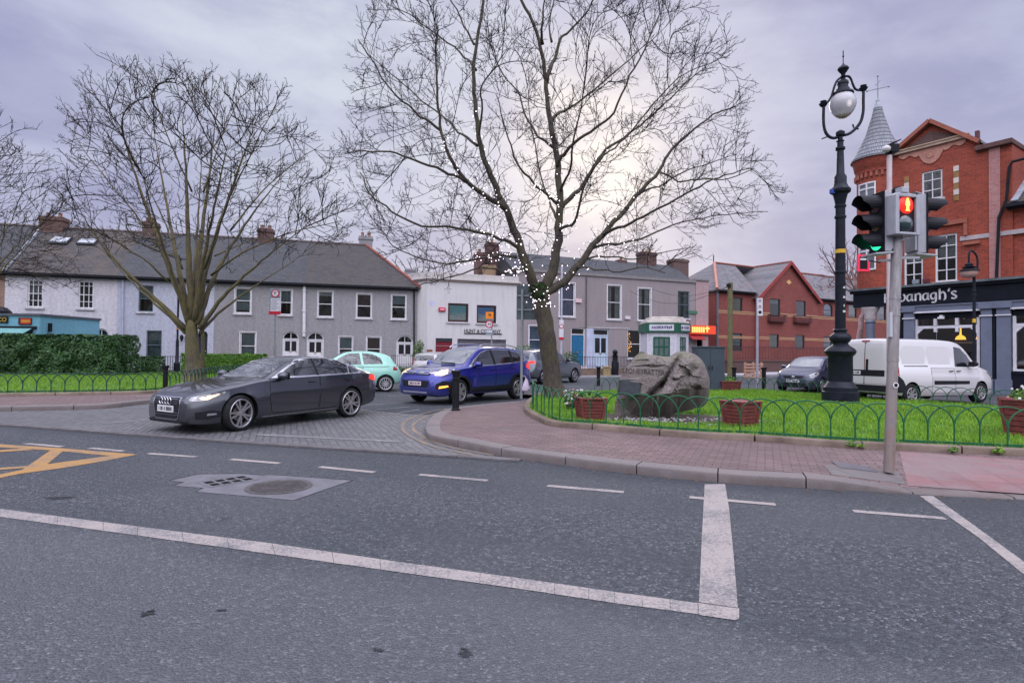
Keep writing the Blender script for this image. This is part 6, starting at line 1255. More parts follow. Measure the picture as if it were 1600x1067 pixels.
def boxhedge(name, label, p0, p1, w, h, n, size, mat, seed, amp=.06, asp=.6):
    T = thing(name, label, 'hedge', p0); rr = random.Random(seed); d = Vector(p1) - Vector(p0); d.z = 0; L_ = d.length; u = d / L_; v = Vector((-u.y, u.x, 0)); m = MB()
    def fn(r):
        t = r.uniform(0, L_); f_ = r.random(); bump = amp * noise.noise((t * 1.5, seed, 0)); dent = amp * 1.6 * noise.noise((t * 1.1, r.random() * .1 + f_, seed))
        if f_ < .5: z = r.uniform(0, h); dent = amp * 2.2 * noise.noise((t * 1.1, z * 1.4, seed)); y, o_ = -w / 2 + dent + .25 * max(0, z / h - .8) * w * amp * 6, -v
        elif f_ < .85: y, z, o_ = r.uniform(-w / 2, w / 2), h + bump, Vector((0, 0, 1))
        else: y, z, o_ = w / 2, r.uniform(0, h), v
        q = r.random() ** 2 * .15; return u * t + v * (y * (1 - q)) + Vector((0, 0, z * (1 - q * .3))), o_
    def fe(r):
        z = r.uniform(0, h); q = r.uniform(-w / 2, w / 2); return u * (L_ + amp * noise.noise((q * 2, z * 2, seed))) + v * q + Vector((0, 0, z)), u
    leaves(m, fn, n, size, rr, asp); leaves(m, fe, n // 12, size, rr, asp); m.build('foliage', mat, T); c = MB(); k_ = .5 - amp * 1.8; P = [u * .1 - v * w * k_, u * (L_ - .2) - v * w * k_, u * (L_ - .2) + v * w * k_, u * .1 + v * w * k_]; c.prism(P, (0, 0, h - .05 - amp)); c.build('dark_core', LEAFD, T); return T  # solid dark prism added inside for the shade between the leaves
boxhedge('laurel_hedge', 'big glossy dark green laurel hedge on the left lawn', (dp(-70, 580, 27.4).x, 27.4, .15), (dp(198, 580, 27.4).x, 27.4, .15), 1.7, dp(100, 524, 27.4).z - .15, 15000, .17, LAUREL, 3, .16, .45)
z_ = dp(350, 553, 29.5).z
boxhedge('clipped_hedge', 'low clipped bright green hedge behind the left tree', (dp(283, 570, 28.5).x, 28.5, .1), (dp(415, 570, 30.5).x, 30.5, .1), 1.0, z_ - .1, 9000, .11, PRIVET, 5)
boxhedge('clipped_hedge', 'short dark clipped hedge below the blue house window', (dp(216, 570, 30.5).x, 30.5, .1), (dp(254, 570, 30.8).x, 30.8, .1), .8, dp(235, 557, 30.6).z - .1, 2500, .11, DKLEAF, 6)
shrub('green_shrub', 'bright leafy shrub beside the first parked dark car and the white shop', (dp(832, 580, 33).x, 33, 0), [(-.5, 0, 1.0, .9, .6, .95), (.5, 0, .8, .8, .6, .8), (-1.1, 0, .8, .6, .5, .7)], 2600, .16, PRIVET, 7)
shrub('dark_shrub', 'small dark round shrub by the blue door', (dp(890, 575, 35).x, 35, .1), [(0, 0, .9, .6, .5, .6)], 900, .12, DKLEAF, 8)
shrub('wall_plant', 'thin pale green plant between the grey end house and white shop', (dp(652, 575, 38.6).x, 38.6, .1), [(0, 0, 1.1, .38, .3, .5), (.1, 0, 1.7, .35, .3, .45), (-.1, 0, .6, .3, .25, .4)], 700, .15, leaf_mat('pale_leaf', (.07, .13, .04), (.16, .24, .08)), 9)
shrub('low_shrub', 'low dark green shrub behind the silver hatchback', (dp(615, 590, 33.5).x, 33.5, .1), [(0, 0, .3, .6, .4, .3), (.7, 0, .25, .5, .4, .28)], 700, .1, DKLEAF, 10)
# ------------------------------------------------------------------ hoop-top fences
GREENP = pm('green_iron', (.012, .095, .042), .42, .1, var=.3, sc=5, bump=.1, bsc=40); TEALP = pm('dull_green_iron', (.012, .05, .045), .5, .1, var=.3, sc=5)
def hoop_fence(label, P, z, sp, h, mat, r=.011, zr=.05):
    d = along(P); n = int(d[-1] / sp); T = thing('hoop_fence', label, 'fence', (P[0].x, P[0].y, z), 0, 'low hoop topped fences'); o = Vector((P[0].x, P[0].y, z)); m = MB(); rl = MB()
    pt = lambda i: at(P, d, min(d[-1], i * sp))
    for i in range(n - 1):
        a, b = pt(i), pt(i + 2); c = (a + b) / 2; u = (b - a); w = u.length / 2; u.normalize(); up = Vector((0, 0, 1)); zt = h - w * .92; nn = Vector((-u.y, u.x, 0)) * (.012 if i % 2 else -.012)
        arc = [a + nn, a + nn + up * zt] + [c + nn - u * w * math.cos(math.pi * k / 10) + up * (zt + w * .92 * math.sin(math.pi * k / 10)) for k in range(1, 10)] + [b + nn + up * zt, b + nn]
        arc = [Vector((p.x, p.y, p.z)) - Vector((o.x, o.y, 0)) - Vector((0, 0, a.z)) for p in arc]; m.tube(arc, r, 6, cap=False)
    pts = [pt(i) - Vector((o.x, o.y, 0)) for i in range(n + 1)]
    for i in range(n):
        a, b = Vector((pts[i].x, pts[i].y, zr)), Vector((pts[i+1].x, pts[i+1].y, zr)); rl.bar(a, b, .012, .035)
    m.build('hoops', mat, T, smooth=True); rl.build('rail', mat, T); return T
F1 = offset(bf, .20); i0 = next(i for i, p in enumerate(F1) if i > 6 and p.y < gp(822, 636, .12).y)
hoop_fence('green hoop fence along the kerb side of the planted bed', [p for p in F1[i0 - 3:-4]], .19, .325, .60, GREENP)
hoop_fence('green hoop fence along the far side of the planted bed', offset(bk, -.12)[6:], .15, .33, .50, GREENP)
F3 = offset(le, .20); hoop_fence('dull green hoop fence round the left lawn', F3, .19, .33, .56, TEALP, .013)

# ------------------------------------------------------------------ boulder
def boulder():
    T = thing('inscribed_boulder', 'rough grey boulder with carved lettering and a dark plaque', 'boulder', (BOULDER.x, BOULDER.y, .19))
    D = 11.9; o = Vector((BOULDER.x, BOULDER.y, .19))
    sil = [(962,652),(960,640),(963,622),(966,600),(972,582),(984,568),(996,553),(1003,549),(1012,553),(1030,556),(1046,557),(1052,553),(1062,549),(1075,550),(1090,556),(1101,570),(1108,590),(1109,605),(1107,622),(1100,634),(1080,640),(1056,645),(1040,652),(1020,658),(1008,657),(996,650),(980,646)]
    sil = [(p.x, p.y) for p in smooth_path([Vector((x, y)) for x, y in sil + [sil[0]]], 3)[:-1]]
    for i in range(len(sil)): sil[i] = (sil[i][0] + 1.6 * noise.noise((i * .7, 2, 0)), sil[i][1] + 1.6 * noise.noise((i * .7, 9, 0)))
    sh = bmesh.new(); sh.faces.new([sh.verts.new((x, y, 0)) for x, y in sil])
    for ax, lo, hi in ((0, 959, 1111), (1, 548, 659)):
        k = lo
        while k < hi: bmesh.ops.bisect_plane(sh, geom=sh.verts[:] + sh.edges[:] + sh.faces[:], plane_co=(k + .37 * math.sin(k), k + .37 * math.sin(k), 0), plane_no=(1, .13 * (1 if k % 3 else -1), 0) if ax == 0 else (.11 * (1 if k % 2 else -1), 1, 0)); k += 2.1
    bmesh.ops.triangulate(sh, faces=sh.faces[:])
    def seg(px, py, a, b):
        A = Vector(a); B = Vector(b); Q = Vector((px, py)); t = max(0, min(1, (Q - A).dot(B - A) / (B - A).length_squared)); return (Q - A.lerp(B, t)).length
    sm = lambda e0, e1, x: max(0, min(1, (x - e0) / (e1 - e0)))
    rp = random.Random(31)
    def tilt(q): h = int(abs(q[0] * 131 + q[1] * 717) * 100) % 1000; return ((h % 37) / 18 - 1, (h % 53) / 26 - 1)
    def depth(px, py):
        e = min(seg(px, py, sil[i - 1], sil[i]) for i in range(len(sil))); rnd = math.sqrt(1 - (1 - min(1, e / 15)) ** 2)
        ins = 970 < px < 1040 and 572 < py < 615; side = (px - 1066) * (656 - 556) - (py - 556) * (1006 - 1066)      # >0: right of the gully
        y = -.42 - .0014 * (py - 560)
        rd = seg(px, py, (1082, 562), (1010, 657))
        if side > 0: y -= .34 * max(0, 1 - rd / 46); y += .26 * sm(0, 26, (px - 1054) * .45 + (py - 634) * .9)
        d = noise.voronoi(Vector((px * .040, py * .052, 1.5))); q = d[1][0]; tx, ty = tilt(q)
        y += (.012 if ins else .115) * (tx * (px * .040 - q[0]) + ty * (py * .052 - q[1]))
        d = noise.voronoi(Vector((px * .10, py * .13, 7.5))); q = d[1][0]; tx, ty = tilt(q); y += (.004 if ins else .046) * (tx * (px * .1 - q[0]) + ty * (py * .13 - q[1]))
        y += (.3 if ins else 1) * (.035 * noise.fractal(Vector((px * .05, py * .05, 0)), 1, 2, 4) + .014 * noise.fractal(Vector((px * .22, py * .22, 5)), 1, 2, 3))
        for a, b, w_, dd in (((1062, 556), (1034, 604), 3.2, .14), ((1036, 600), (982, 648), 4.2, .24), ((1090, 606), (1048, 640), 4, .16), ((1086, 577), (1076, 586), 4.5, .11), ((974, 571), (1036, 572.5), 1.2, .05), ((1108, 610), (1082, 606), 2.2, .10), ((1100, 582), (1092, 596), 3, .06)): y += dd * math.exp(-(seg(px, py, a, b) / w_) ** 2)
        y += .34 * math.exp(-(seg(px, py, (972, 650), (992, 648)) / 5.5) ** 2)
        return y * rnd
    bm = bmesh.new(); fr_ = {}; bk_ = {}
    for v in sh.verts:
        px, py = v.co.x, v.co.y; e = min(seg(px, py, sil[i - 1], sil[i]) for i in range(len(sil))); y = depth(px, py) if e > .01 else 0.0
        fr_[v] = bm.verts.new(dp(px, py, D + y) - o)
        if e < .01: bk_[v] = fr_[v]
        else: r_ = math.sqrt(1 - (1 - min(1, e / 34)) ** 2); q = dp(px, py, D) - o; bk_[v] = bm.verts.new((q.x * (1 - .12 * r_), .72 * r_ + .05 * noise.noise(Vector((px * .06, py * .06, 4))), q.z * (1 - .06 * r_)))
    for f_ in sh.faces:
        bm.faces.new([fr_[v] for v in f_.verts])
        try: bm.faces.new([bk_[v] for v in reversed(f_.verts)])
        except ValueError: pass
    sh.free(); bmesh.ops.recalc_face_normals(bm, faces=bm.faces[:])
    m = NT('boulder_stone'); ob = m.co(); a = m.noise(ob, 2.6, 7, .7); b = m.noise(ob, 22, 5, .75); v_ = m.vor(ob, 60); sp = m.n('ShaderNodeSeparateXYZ', {0: ob})
    cc = m.mix(m.rmp(a, .35, .7), (.17, .138, .125), (.31, .258, .238)); cc = m.mix(m.rmp(b, .4, .75, 0, .7), cc, (.36, .32, .31)); cc = m.mix(m.rmp(b, .42, .3, 0, .6), cc, (.075, .058, .052))
    cc = m.mix(m.ma('MULTIPLY', m.rmp(a, .45, .6), m.rmp(sp.outputs[2], 1.0, 1.4, 0, .75)), cc, (.17, .19, .06)); m.P(Base_Color=cc, Roughness=.95); m.bump(m.ma('ADD', b, m.ma('MULTIPLY', v_, .6)), 1.0, .05)
    bvh = BVHTree.FromBMesh(bm); bm_obj(bm, 'stone', m.m, T)
    def hit(px, py, off):
        d = ray(px, py); h = bvh.ray_cast(CAM - o, d); return (h[0] + h[1] * off) if h[0] else (dp(px, py, D - .5) - o)
    # plaque
    cc4 = [hit(x, y, 0) for x, y in ((972, 595), (999, 595), (996, 615), (970, 615))]; ctr = sum(cc4, Vector()) / 4; yf = min(p.y for p in cc4)
    TL, TR, BR_, BL = [dp(x, y, D + yf) - o for x, y in ((970, 593), (1001.5, 593), (998, 617), (966.5, 617))]; q = MB(); q.prism([BL, BR_, TR + Vector((0, .04, 0)), TL + Vector((0, .04, 0))], (0, .16, 0)); q.v = [(x, y - .03, z) for x, y, z in q.v]; q.build('plaque', pm('slate_plaque', (.030, .036, .043), .55, var=.3, sc=12, bump=.3, bsc=60), T, bevel=.006)
    # STONEYBATTER in raised letters, the shade of the carving put into their dark colour
    me = font('STONEYBATTER', .105, .006); W_ = max(v.co.x for v in me.vertices) - min(v.co.x for v in me.vertices); s_ = .80 / W_
    for v in me.vertices:
        fx = 1005 + v.co.x * s_ / .80 * 66; fy = 580.5 - v.co.y * s_ * F / D * 1.35 + (fx - 1004) * .05; h = hit(fx, fy, .007 + v.co.z * .5); v.co = h
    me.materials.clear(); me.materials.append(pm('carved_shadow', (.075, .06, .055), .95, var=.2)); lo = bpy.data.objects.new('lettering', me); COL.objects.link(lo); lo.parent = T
boulder()

# ------------------------------------------------------------------ planters
PLW = NT('planter_slats'); o_ = PLW.co(); sp = PLW.n('ShaderNodeSeparateXYZ', {0: o_}); n_ = PLW.noise(o_, 9, 5, .6)
PLW.P(Base_Color=PLW.mix(PLW.rmp(n_, .35, .7), (.115, .022, .022), (.20, .045, .04)), Roughness=.6); PLW.bump(n_, .3, .01); PLW = PLW.m
def planter(label, loc, w0, w1, h, plants, seed, rz=0.2, flowers=False):
    T = thing('planter', label, 'planter', loc, rz, 'red timber planters'); m = MB(); n = 7
    for i in range(n):
        z0, z1 = h * i / n + .004, h * (i + 1) / n - .006; a0, a1 = (w0 + (w1 - w0) * z0 / h) / 2, (w0 + (w1 - w0) * z1 / h) / 2
        m.add([(-a0, -a0, z0), (a0, -a0, z0), (a0, a0, z0), (-a0, a0, z0), (-a1, -a1, z1), (a1, -a1, z1), (a1, a1, z1), (-a1, a1, z1)], [(0,1,5,4), (1,2,6,5), (2,3,7,6), (3,0,4,7), (4,5,6,7), (3,2,1,0)])
    for sx in (-1, 1):
        for sy in (-1, 1): m.bar((sx * w0 * .5, sy * w0 * .5, 0), (sx * w1 * .5, sy * w1 * .5, h), .05, .05)
    a1 = w1 / 2 + .015; m.box((-a1, -a1, h - .03), (a1, -a1 + .05, h)); m.box((-a1, a1 - .05, h - .03), (a1, a1, h)); m.box((-a1, -a1 + .051, h - .03), (-a1 + .05, a1 - .051, h)); m.box((a1 - .05, -a1 + .051, h - .03), (a1, a1 - .051, h))
    m.build('box', PLW, T, bevel=.004); s_ = MB(); s_.box((-w1 / 2 + .055, -w1 / 2 + .055, h - .08), (w1 / 2 - .055, w1 / 2 - .055, h - .035)); s_.build('earth', MATS['soil'], T)
    if plants:
        rr = random.Random(seed); m = MB()
        def fn(r): v = Vector((r.gauss(0, 1), r.gauss(0, 1), abs(r.gauss(0, 1)))).normalized(); q = r.random() ** .4; return Vector((v.x * w1 * .48 * q, v.y * w1 * .48 * q, h - .02 + v.z * plants * q)), v
        leaves(m, fn, 420, .07, rr, .5); m.build('foliage', MATS['privet_leaf'], T)
        if flowers:
            m = MB()
            for k in range(flowers): p, v = fn(rr); m.ball(p + v * .03 + Vector((-.06, 0, .02)), .025, 5, 3, k % 4 == 0)
            m.build('flowers', [pm('white_petal', (.62, .58, .58), .6), pm('pink_petal', (.5, .2, .2), .6)], T)
    return T
p = gp(922, 655.5, .19); planter('red timber planter with green shoots left of the boulder', (p.x, p.y, .185), .38, .50, .45, .15, 1, .15)
p = gp(1157, 664, .19); planter('bare red timber planter right of the boulder', (p.x, p.y, .185), .37, .49, .46, 0, 2, .5)
p = gp(1596, 684, .19); planter('red timber planter with pale flowers at the right edge', (p.x + .36, p.y + .1, .185), .56, .70, .62, .22, 3, .35, 14)
p = gp(1592, 657, .17); planter('small red planter behind the right edge planter', (p.x + .1, p.y, .165), .46, .56, .48, .22, 5, .1, 8)
p = gp(1134, 612, .14); planter('distant red timber planter beside the grey cabinet', (p.x, p.y, .12), .62, .74, .42, .25, 4, .2)
fl = shrub('flower_clump', 'clump of white flowers beside the left red planter', tuple(gp(895, 640, .185)), [(0, 0, .22, .22, .2, .22)], 260, .08, DKLEAF, 12, 'flowers'); rr = random.Random(3); m = MB()
for k in range(46): a = rr.uniform(0, 6.28); q = rr.random() ** .5; m.ball((.24 * q * math.cos(a), .2 * q * math.sin(a) - .05, .30 + rr.uniform(-.16, .16)), .026, 5, 3, k % 6 == 0)
m.build('flowers', [MATS['white_petal'], MATS['pink_petal']], fl)
for k, (px, py, s_) in enumerate(((838, 648, .16), (855, 655, .13), (886, 664, .15), (1000, 672, .10), (1100, 680, .12), (1215, 684, .14), (1330, 697, .17), (1345, 699, .12), (1490, 706, .15), (1560, 708, .18))):
    p = gp(px, py, .15); T = shrub('weed_tuft', ['broad leaved weed tuft at the rounded left end of the bed edging', 'weed tuft a little right of the rounded end of the bed', 'weed tuft below the left red planter', 'small weed before the middle of the boulder', 'weed before the right end of the boulder', 'weed at the bed edge left of the signal pole', 'larger weed clump right behind the signal pole foot edge', 'small weed beside the larger clump by the signal pole', 'weed tuft on the edging right of the signal pole', 'big weed tuft at the right end of the edging'][k], tuple(p), [(0, 0, s_ * .2, s_ * .5, s_ * .35, s_ * .3)], 90, s_ * .32, MATS['grass_blade'] if k % 2 else PRIVET, 30 + k, 'weed', 'weeds along the bed edging', .3)

# ------------------------------------------------------------------ ornate lamp post
LPB = gp(1313, 629, .17); LP = thing('ornate_lamp_post', 'tall black ornate lamp post with a glass globe on the lawn', 'street lamp', (LPB.x, LPB.y, .15)); LPD = LPB.y
zz = lambda y: dp(1315, y, LPD).z - .15
mm = lambda px: px * LPD / F
POLEP = pm('lamp_black', (.016, .018, .026), .38, .15, var=.35, sc=4, bump=.12, bsc=25)
m = MB(); pr = [(26, 632), (26, 612), (24, 611), (24, 605), (22, 603), (19, 598), (17.3, 596), (17.3, 557), (18, 556), (21, 553), (22.5, 549), (20, 545), (13, 540), (11, 538), (11, 536), (14.5, 532), (15.5, 528), (14, 524), (9, 520), (8.8, 518), (11, 516), (8.8, 514)]
m.lathe([(mm(r), zz(y)) for r, y in pr], 28); m.build('base', POLEP, LP, smooth=True, sharp=35)
m = MB(); pr = [(7.6, 514), (7.3, 428), (8.6, 427), (8.6, 424), (7.3, 423), (7, 342), (8.4, 341), (8.4, 338), (7, 337), (7, 325), (8.4, 324), (8.4, 321), (7, 320), (8.5, 312), (10.5, 304), (14.5, 301), (15, 297), (11, 292), (9, 287), (9, 277), (6, 272), (4.8, 236), (7, 234), (7, 231), (4.6, 229), (4.5, 222), (6, 221), (3.6, 219), (3.6, 214), (6.5, 212), (6.5, 207), (2.5, 204)]
m.lathe([(mm(r), zz(y)) for r, y in pr], 20); m.build('column', POLEP, LP, smooth=True, sharp=35)
def lpx(px, py): p = dp(px, py, LPD); return Vector((p.x - LPB.x, 0, p.z - .15))
m = MB(); arm = smooth_path([lpx(x, y) for x, y in ((1315, 212), (1304, 216), (1296, 214), (1290, 207), (1287, 196), (1286.5, 180), (1287, 166))], 5); m.tube(arm, .042, 8)
arm = smooth_path([lpx(x, y) for x, y in ((1317, 212), (1327, 209), (1337, 201), (1345, 190), (1348.5, 175), (1348.8, 158), (1349, 142))], 5); m.tube(arm, .042, 8)
arm = smooth_path([lpx(x, y) for x, y in ((1287, 163), (1293, 160), (1299, 151), (1303, 138), (1307, 128), (1312, 123), (1317, 122))], 5); m.tube(arm, .032, 8)
arm = smooth_path([lpx(x, y) for x, y in ((1349, 140), (1342, 141.5), (1336, 139), (1332, 131), (1329, 123), (1325, 119.5), (1319, 120))], 5); m.tube(arm, .032, 8)
for x, y in ((1286.5, 163.5), (1349, 139)): p = lpx(x, y); m.lathe([(.02, -.09), (.08, -.05), (.12, .02), (.07, .04), (.09, .09), (.02, .10)], 10, tuple(p))
for x, y, dx, dz in ((1296, 214.5, -.1, .1), (1293, 214, -.16, -.06), (1336, 201, .1, -.02), (1334, 200, -.03, .1)): p = lpx(x, y); m.bar(p, p + Vector((dx, 0, dz)), .03)
m.build('bracket', POLEP, LP, smooth=True)
m = MB(); c = lpx(1317.5, 122); pr = [(.03, .62), (.012, .58), (.012, .42), (.05, .36), (.13, .30), (.15, .25), (.10, .17), (.06, .12), (.05, .06), (.09, .03), (.05, -.02), (.08, -.07), (.04, -.13)]; m.lathe([(r, z + .0) for r, z in pr], 14, tuple(c)); m.bar(c + Vector((0, 0, .6)), c + Vector((0, 0, .78)), .02); m.build('finial', POLEP, LP, smooth=True)
c = lpx(1317, 146); m = MB(); pr = [(.05, .38), (.10, .36), (.14, .33), (.15, .26), (.13, .24), (.14, .14), (.17, .12), (.19, .05), (.27, .01), (.28, -.03), (.24, -.05)]; m.lathe(pr, 24, tuple(c)); m.build('lamp_cap', POLEP, LP, smooth=True, sharp=35)
m = MB(); pr = [(.235, -.04), (.29, -.12), (.335, -.22), (.345, -.32), (.325, -.42), (.27, -.54), (.19, -.64), (.10, -.70), (.02, -.725)]; m.lathe(pr, 32, tuple(c))
gm = NT('opal_globe'); o_ = gm.co(); sp = gm.n('ShaderNodeSeparateXYZ', {0: o_}); cz = c.z
cc = gm.mix(gm.rmp(sp.outputs[2], cz - .73, cz - .60), (.45, .26, .16), gm.mix(gm.rmp(gm.noise(o_, 3, 4), .3, .7), (.52, .50, .54), (.62, .59, .62))); gm.P(Base_Color=cc, Roughness=.25, Transmission_Weight=.35, Subsurface_Weight=0.0); m.build('globe', gm.m, LP, smooth=True)
m = MB(); p = lpx(1302, 300); m.cbox(tuple(p + Vector((0, -.05, 0))), (.22, .1, .12)); m.build('blue_box', pm('blue_plastic', (.02, .06, .30), .5), LP)
m = MB(); p = lpx(1314, 393); m.lathe([(.136, -.055), (.136, .055)], 20, (0, 0, p.z), cap=False); m.build('yellow_label', pm('yellow_label', (.60, .36, .03), .5), LP)
m = MB()
for py, w_ in ((450, .05), (465, .06), (478, .03), (487, .07)): p = lpx(1316, py); m.cbox((.03, -.136, p.z), (w_, .008, .06))
m.build('sticker_remnant', pm('pale_sticker', (.5, .5, .52), .6), LP)

# ------------------------------------------------------------------ pedestrian signal at the crossing
SB = gp(1389, 737, .10); TS = thing('traffic_signal', 'galvanised signal pole with a red standing man lit', 'traffic signal', (SB.x, SB.y, .10)); SD = SB.y
def s3(px, py, dy=0): p = dp(px, py, SD + dy); return Vector((p.x - SB.x, p.y - SB.y, p.z - .10))
GALV = NT('galvanised'); o_ = GALV.co(); st_ = GALV.n('ShaderNodeMapping', {'Vector': o_, 'Scale': (3, 3, .6)}).outputs[0]; n_ = GALV.noise(st_, 7, 6, .7); sp = GALV.n('ShaderNodeSeparateXYZ', {0: o_}); n2_ = GALV.noise(o_, 30, 3)
cc = GALV.mix(GALV.rmp(n_, .35, .7), (.20, .185, .185), (.38, .355, .36)); cc = GALV.mix(GALV.ma('MULTIPLY', GALV.rmp(sp.outputs[2], 1.9, .3, 0, .75), GALV.rmp(n_, .35, .6)), cc, (.20, .11, .07)); cc = GALV.mix(GALV.rmp(n2_, .62, .7, 0, .5), cc, (.12, .11, .11))
GALV.P(Base_Color=cc, Roughness=.55, Metallic=.25); GALV.bump(n_, .2, .004); GALV = GALV.m
HOUS = pm('grey_housing', (.34, .34, .37), .45, .2, var=.12, sc=6); BLKP = pm('black_plastic', (.012, .012, .016), .45, var=.2)
top_ = s3(1404, 300); m = MB(); m.tube([(0, 0, 0), top_ * .5, top_], .060, 24); m.lathe([(.075, 0), (.075, .05), (.06, .07), (.01, .075)], 20, tuple(top_ + Vector((0, 0, -.02))), 1)
ax = lambda z: top_ * (z / top_.z)
for z in (1.35, 1.9, 2.1): m.lathe([(.063, -.015), (.064, 0), (.063, .015)], 24, tuple(ax(z)), cap=False)
m.build('pole', [GALV, BLKP], TS, smooth=True)
m = MB(); p = s3(1393, 465); m.cbox(tuple(ax(1.78) + Vector((-.068, -.03, 0))), (.03, .05, .30)); m.build('junction_strip', pm('pale_strip', (.42, .42, .45), .5), TS)
m = MB(); p = ax(1.05) + Vector((0, -.070, 0)); m.lathe([(.035, -.002), (.035, .002)], 14, tuple(p), 0, 'Y'); m.lathe([(.022, -.003), (.022, .003)], 14, tuple(p), 1, 'Y'); m.build('sticker', [pm('white_sticker', (.6, .58, .58), .5), BLKP], TS)
m = MB(); p = ax(2.02); m.cbox(tuple(p + Vector((.03, -.066, .06))), (.012, .008, .012)); m.cbox(tuple(p + Vector((.03, -.066, -.06))), (.012, .008, .012)); m.build('bolt', BLKP, TS)
# pedestrian head faces us
ca = s3(1415.5, 334, -.13); face = MB(); W_, H_ = .345, .50
o = ca; rz = R(12)                       # turned a little towards the crossing
PR = bpy.data.objects.new('pedestrian_signal', None)
def loc_build(mb, name, mats, M, parent, **k): mb.v = [tuple(M @ Vector(v)) for v in mb.v]; return mb.build(name, mats, parent, **k)
MP = Matrix.Translation(o) @ Matrix.Rotation(rz, 4, 'Z')
m = MB(); hw, hh = .172, .255; sec = [(-hw, hh - .03), (-hw + .05, hh - .005), (0, hh + .02), (hw - .05, hh - .005), (hw, hh - .03), (hw, -hh), (-hw, -hh)]
m.prism([(x, .02, z) for x, z in sec], (0, .12, 0)); fr = .052
m.box((-hw, -.03, -hh), (-hw + fr, .019, hh - .035)); m.box((hw - fr, -.03, -hh), (hw, .019, hh - .035)); m.box((-hw + fr, -.03, hh - .06), (hw - fr, .019, hh - .02)); m.box((-hw + fr, -.03, -hh), (hw - fr, .019, -hh + .03))
m.box((-.05, .0, hh + .0), (.05, .1, hh + .07))
PH = loc_build(m, 'pedestrian_head', HOUS, MP, TS, bevel=.008)
m = MB(); m.box((-hw + fr, .0, -hh + .03), (hw - fr, .0195, hh - .06)); loc_build(m, 'face_plate', pm('signal_face', (.02, .012, .016), .5), MP, PH)
m = MB(); m.lathe([(.001, -.018), (.065, -.014), (.108, -.002)], 28, (0, 0, .105), 0, 'Y', cap=False); rl_ = NT('red_lens'); o_ = rl_.co(); rl_.P(Base_Color=(.3, .01, .01), Roughness=.3, Emission_Color=(1, .03, .015), Emission_Strength=.75); loc_build(m, 'red_lens', rl_.m, MP, PH, smooth=True)
m = MB(); y = -.024; c0 = .105
m.lathe([(.0165, -.003), (.0165, .003)], 12, (0, y, c0 + .062), 0, 'Y'); m.prism([(-.026, y, c0 + .042), (.026, y, c0 + .042), (.031, y, c0 - .012), (.021, y, c0 - .012), (.019, y, c0 + .018), (.018, y, c0 - .07), (.003, y, c0 - .07), (.002, y, c0 - .015), (-.002, y, c0 - .015), (-.003, y, c0 - .07), (-.018, y, c0 - .07), (-.019, y, c0 + .018), (-.021, y, c0 - .012), (-.031, y, c0 - .012)], (0, -.003, 0)); m.box((-.03, y - .003, c0 - .078), (-.001, y, c0 - .068)); m.box((.001, y - .003, c0 - .078), (.03, y, c0 - .068))
loc_build(m, 'standing_man', pm('man_glow', (1, .5, .1), .5, emit=3.0, ecol=(1, .42, .06), var=0), MP, PH)
m = MB(); m.lathe([(.001, -.04), (.05, -.034), (.085, -.018), (.098, -.002)], 28, (0, 0, -.115), 0, 'Y', cap=False); loc_build(m, 'green_lens', pm('dark_lens', (.02, .04, .045), .12, var=.2, sc=8, coat=1), MP, PH, smooth=True)
# two vehicle heads seen from the side: three hooded lamps each
def vhead(px, pyc, dirx, yaw, label, dy):
    c = s3(px, pyc, dy); M = Matrix.Translation(c) @ Matrix.Rotation(yaw, 4, 'Z'); m = MB()   # lamps face local -Y
    m.box((-.11, .0, -.36), (.11, .10, .36)); m.box((-.10, .10, -.33), (.10, .13, .33)); m.prism([(-.10, .0, .361), (.10, .0, .361), (.07, .09, .40), (-.07, .09, .40)], (0, .02, 0)); m.prism([(-.13, -.12, -.385), (.13, -.12, -.385), (.12, .12, -.362), (-.12, .12, -.362)], (0, 0, -.02))
    h = loc_build(m, 'signal_head', HOUS, M, TS, bevel=.008); m = MB(); m.box((-.125, -.012, -.37), (.125, -.001, .37)); loc_build(m, 'backing_board', BLKP, M, h)
    for i in range(3):
        zc = .235 - .235 * i; v = MB(); n = 16; r = .107; A = []; B = []
        for k in range(n + 1):
            a = R(-38) + R(256) * k / n; x, z = r * math.cos(a), r * math.sin(a); l = .265 - .12 * max(0, -math.sin(a)) - (.05 if z < 0 else 0); A.append((x, -.012, zc + z)); B.append((x, -l, zc + z - .015))
        for k in range(n): v.poly([A[k], A[k+1], B[k+1], B[k]]); v.poly([tuple(Vector(q) * 1 + Vector((0, 0, 0))) for q in ([A[k][0] * .95, A[k][1], zc + (A[k][2] - zc) * .95], [A[k+1][0] * .95, A[k+1][1], zc + (A[k+1][2] - zc) * .95], [B[k+1][0] * .95, B[k+1][1], zc + (B[k+1][2] - zc) * .95], [B[k][0] * .95, B[k][1], zc + (B[k][2] - zc) * .95])])
        loc_build(v, 'visor', BLKP, M, h, smooth=True)
        l_ = MB(); l_.lathe([(.001, -.045), (.06, -.036), (.10, -.013)], 20, (0, 0, zc), 0, 'Y', cap=False)
        mt = [pm('red_off', (.06, .008, .008), .2, coat=1), pm('amber_off', (.08, .04, .008), .2, coat=1), pm('green_on', (.02, .6, .3), .3, emit=1.3, ecol=(.03, 1, .45), var=0)][i]; loc_build(l_, 'lens', mt, M, h, smooth=True)
    return h
vhead(1371, 349, -1, R(-84), '', .05); vhead(1438, 352, 1, R(88), '', .14)
m = MB()
for py, x0, x1 in ((308, 1367, 1402), (407, 1372, 1400), (403, 1398, 1436)): m.bar(s3(x0, py, .06), s3(x1, py, .02), .028)
m.bar(s3(1403, 377, -.04), s3(1420, 372, -.1), .025); m.cbox(tuple(s3(1386, 358, .04)), (.09, .12, .13)); m.build('bracket', HOUS, TS)
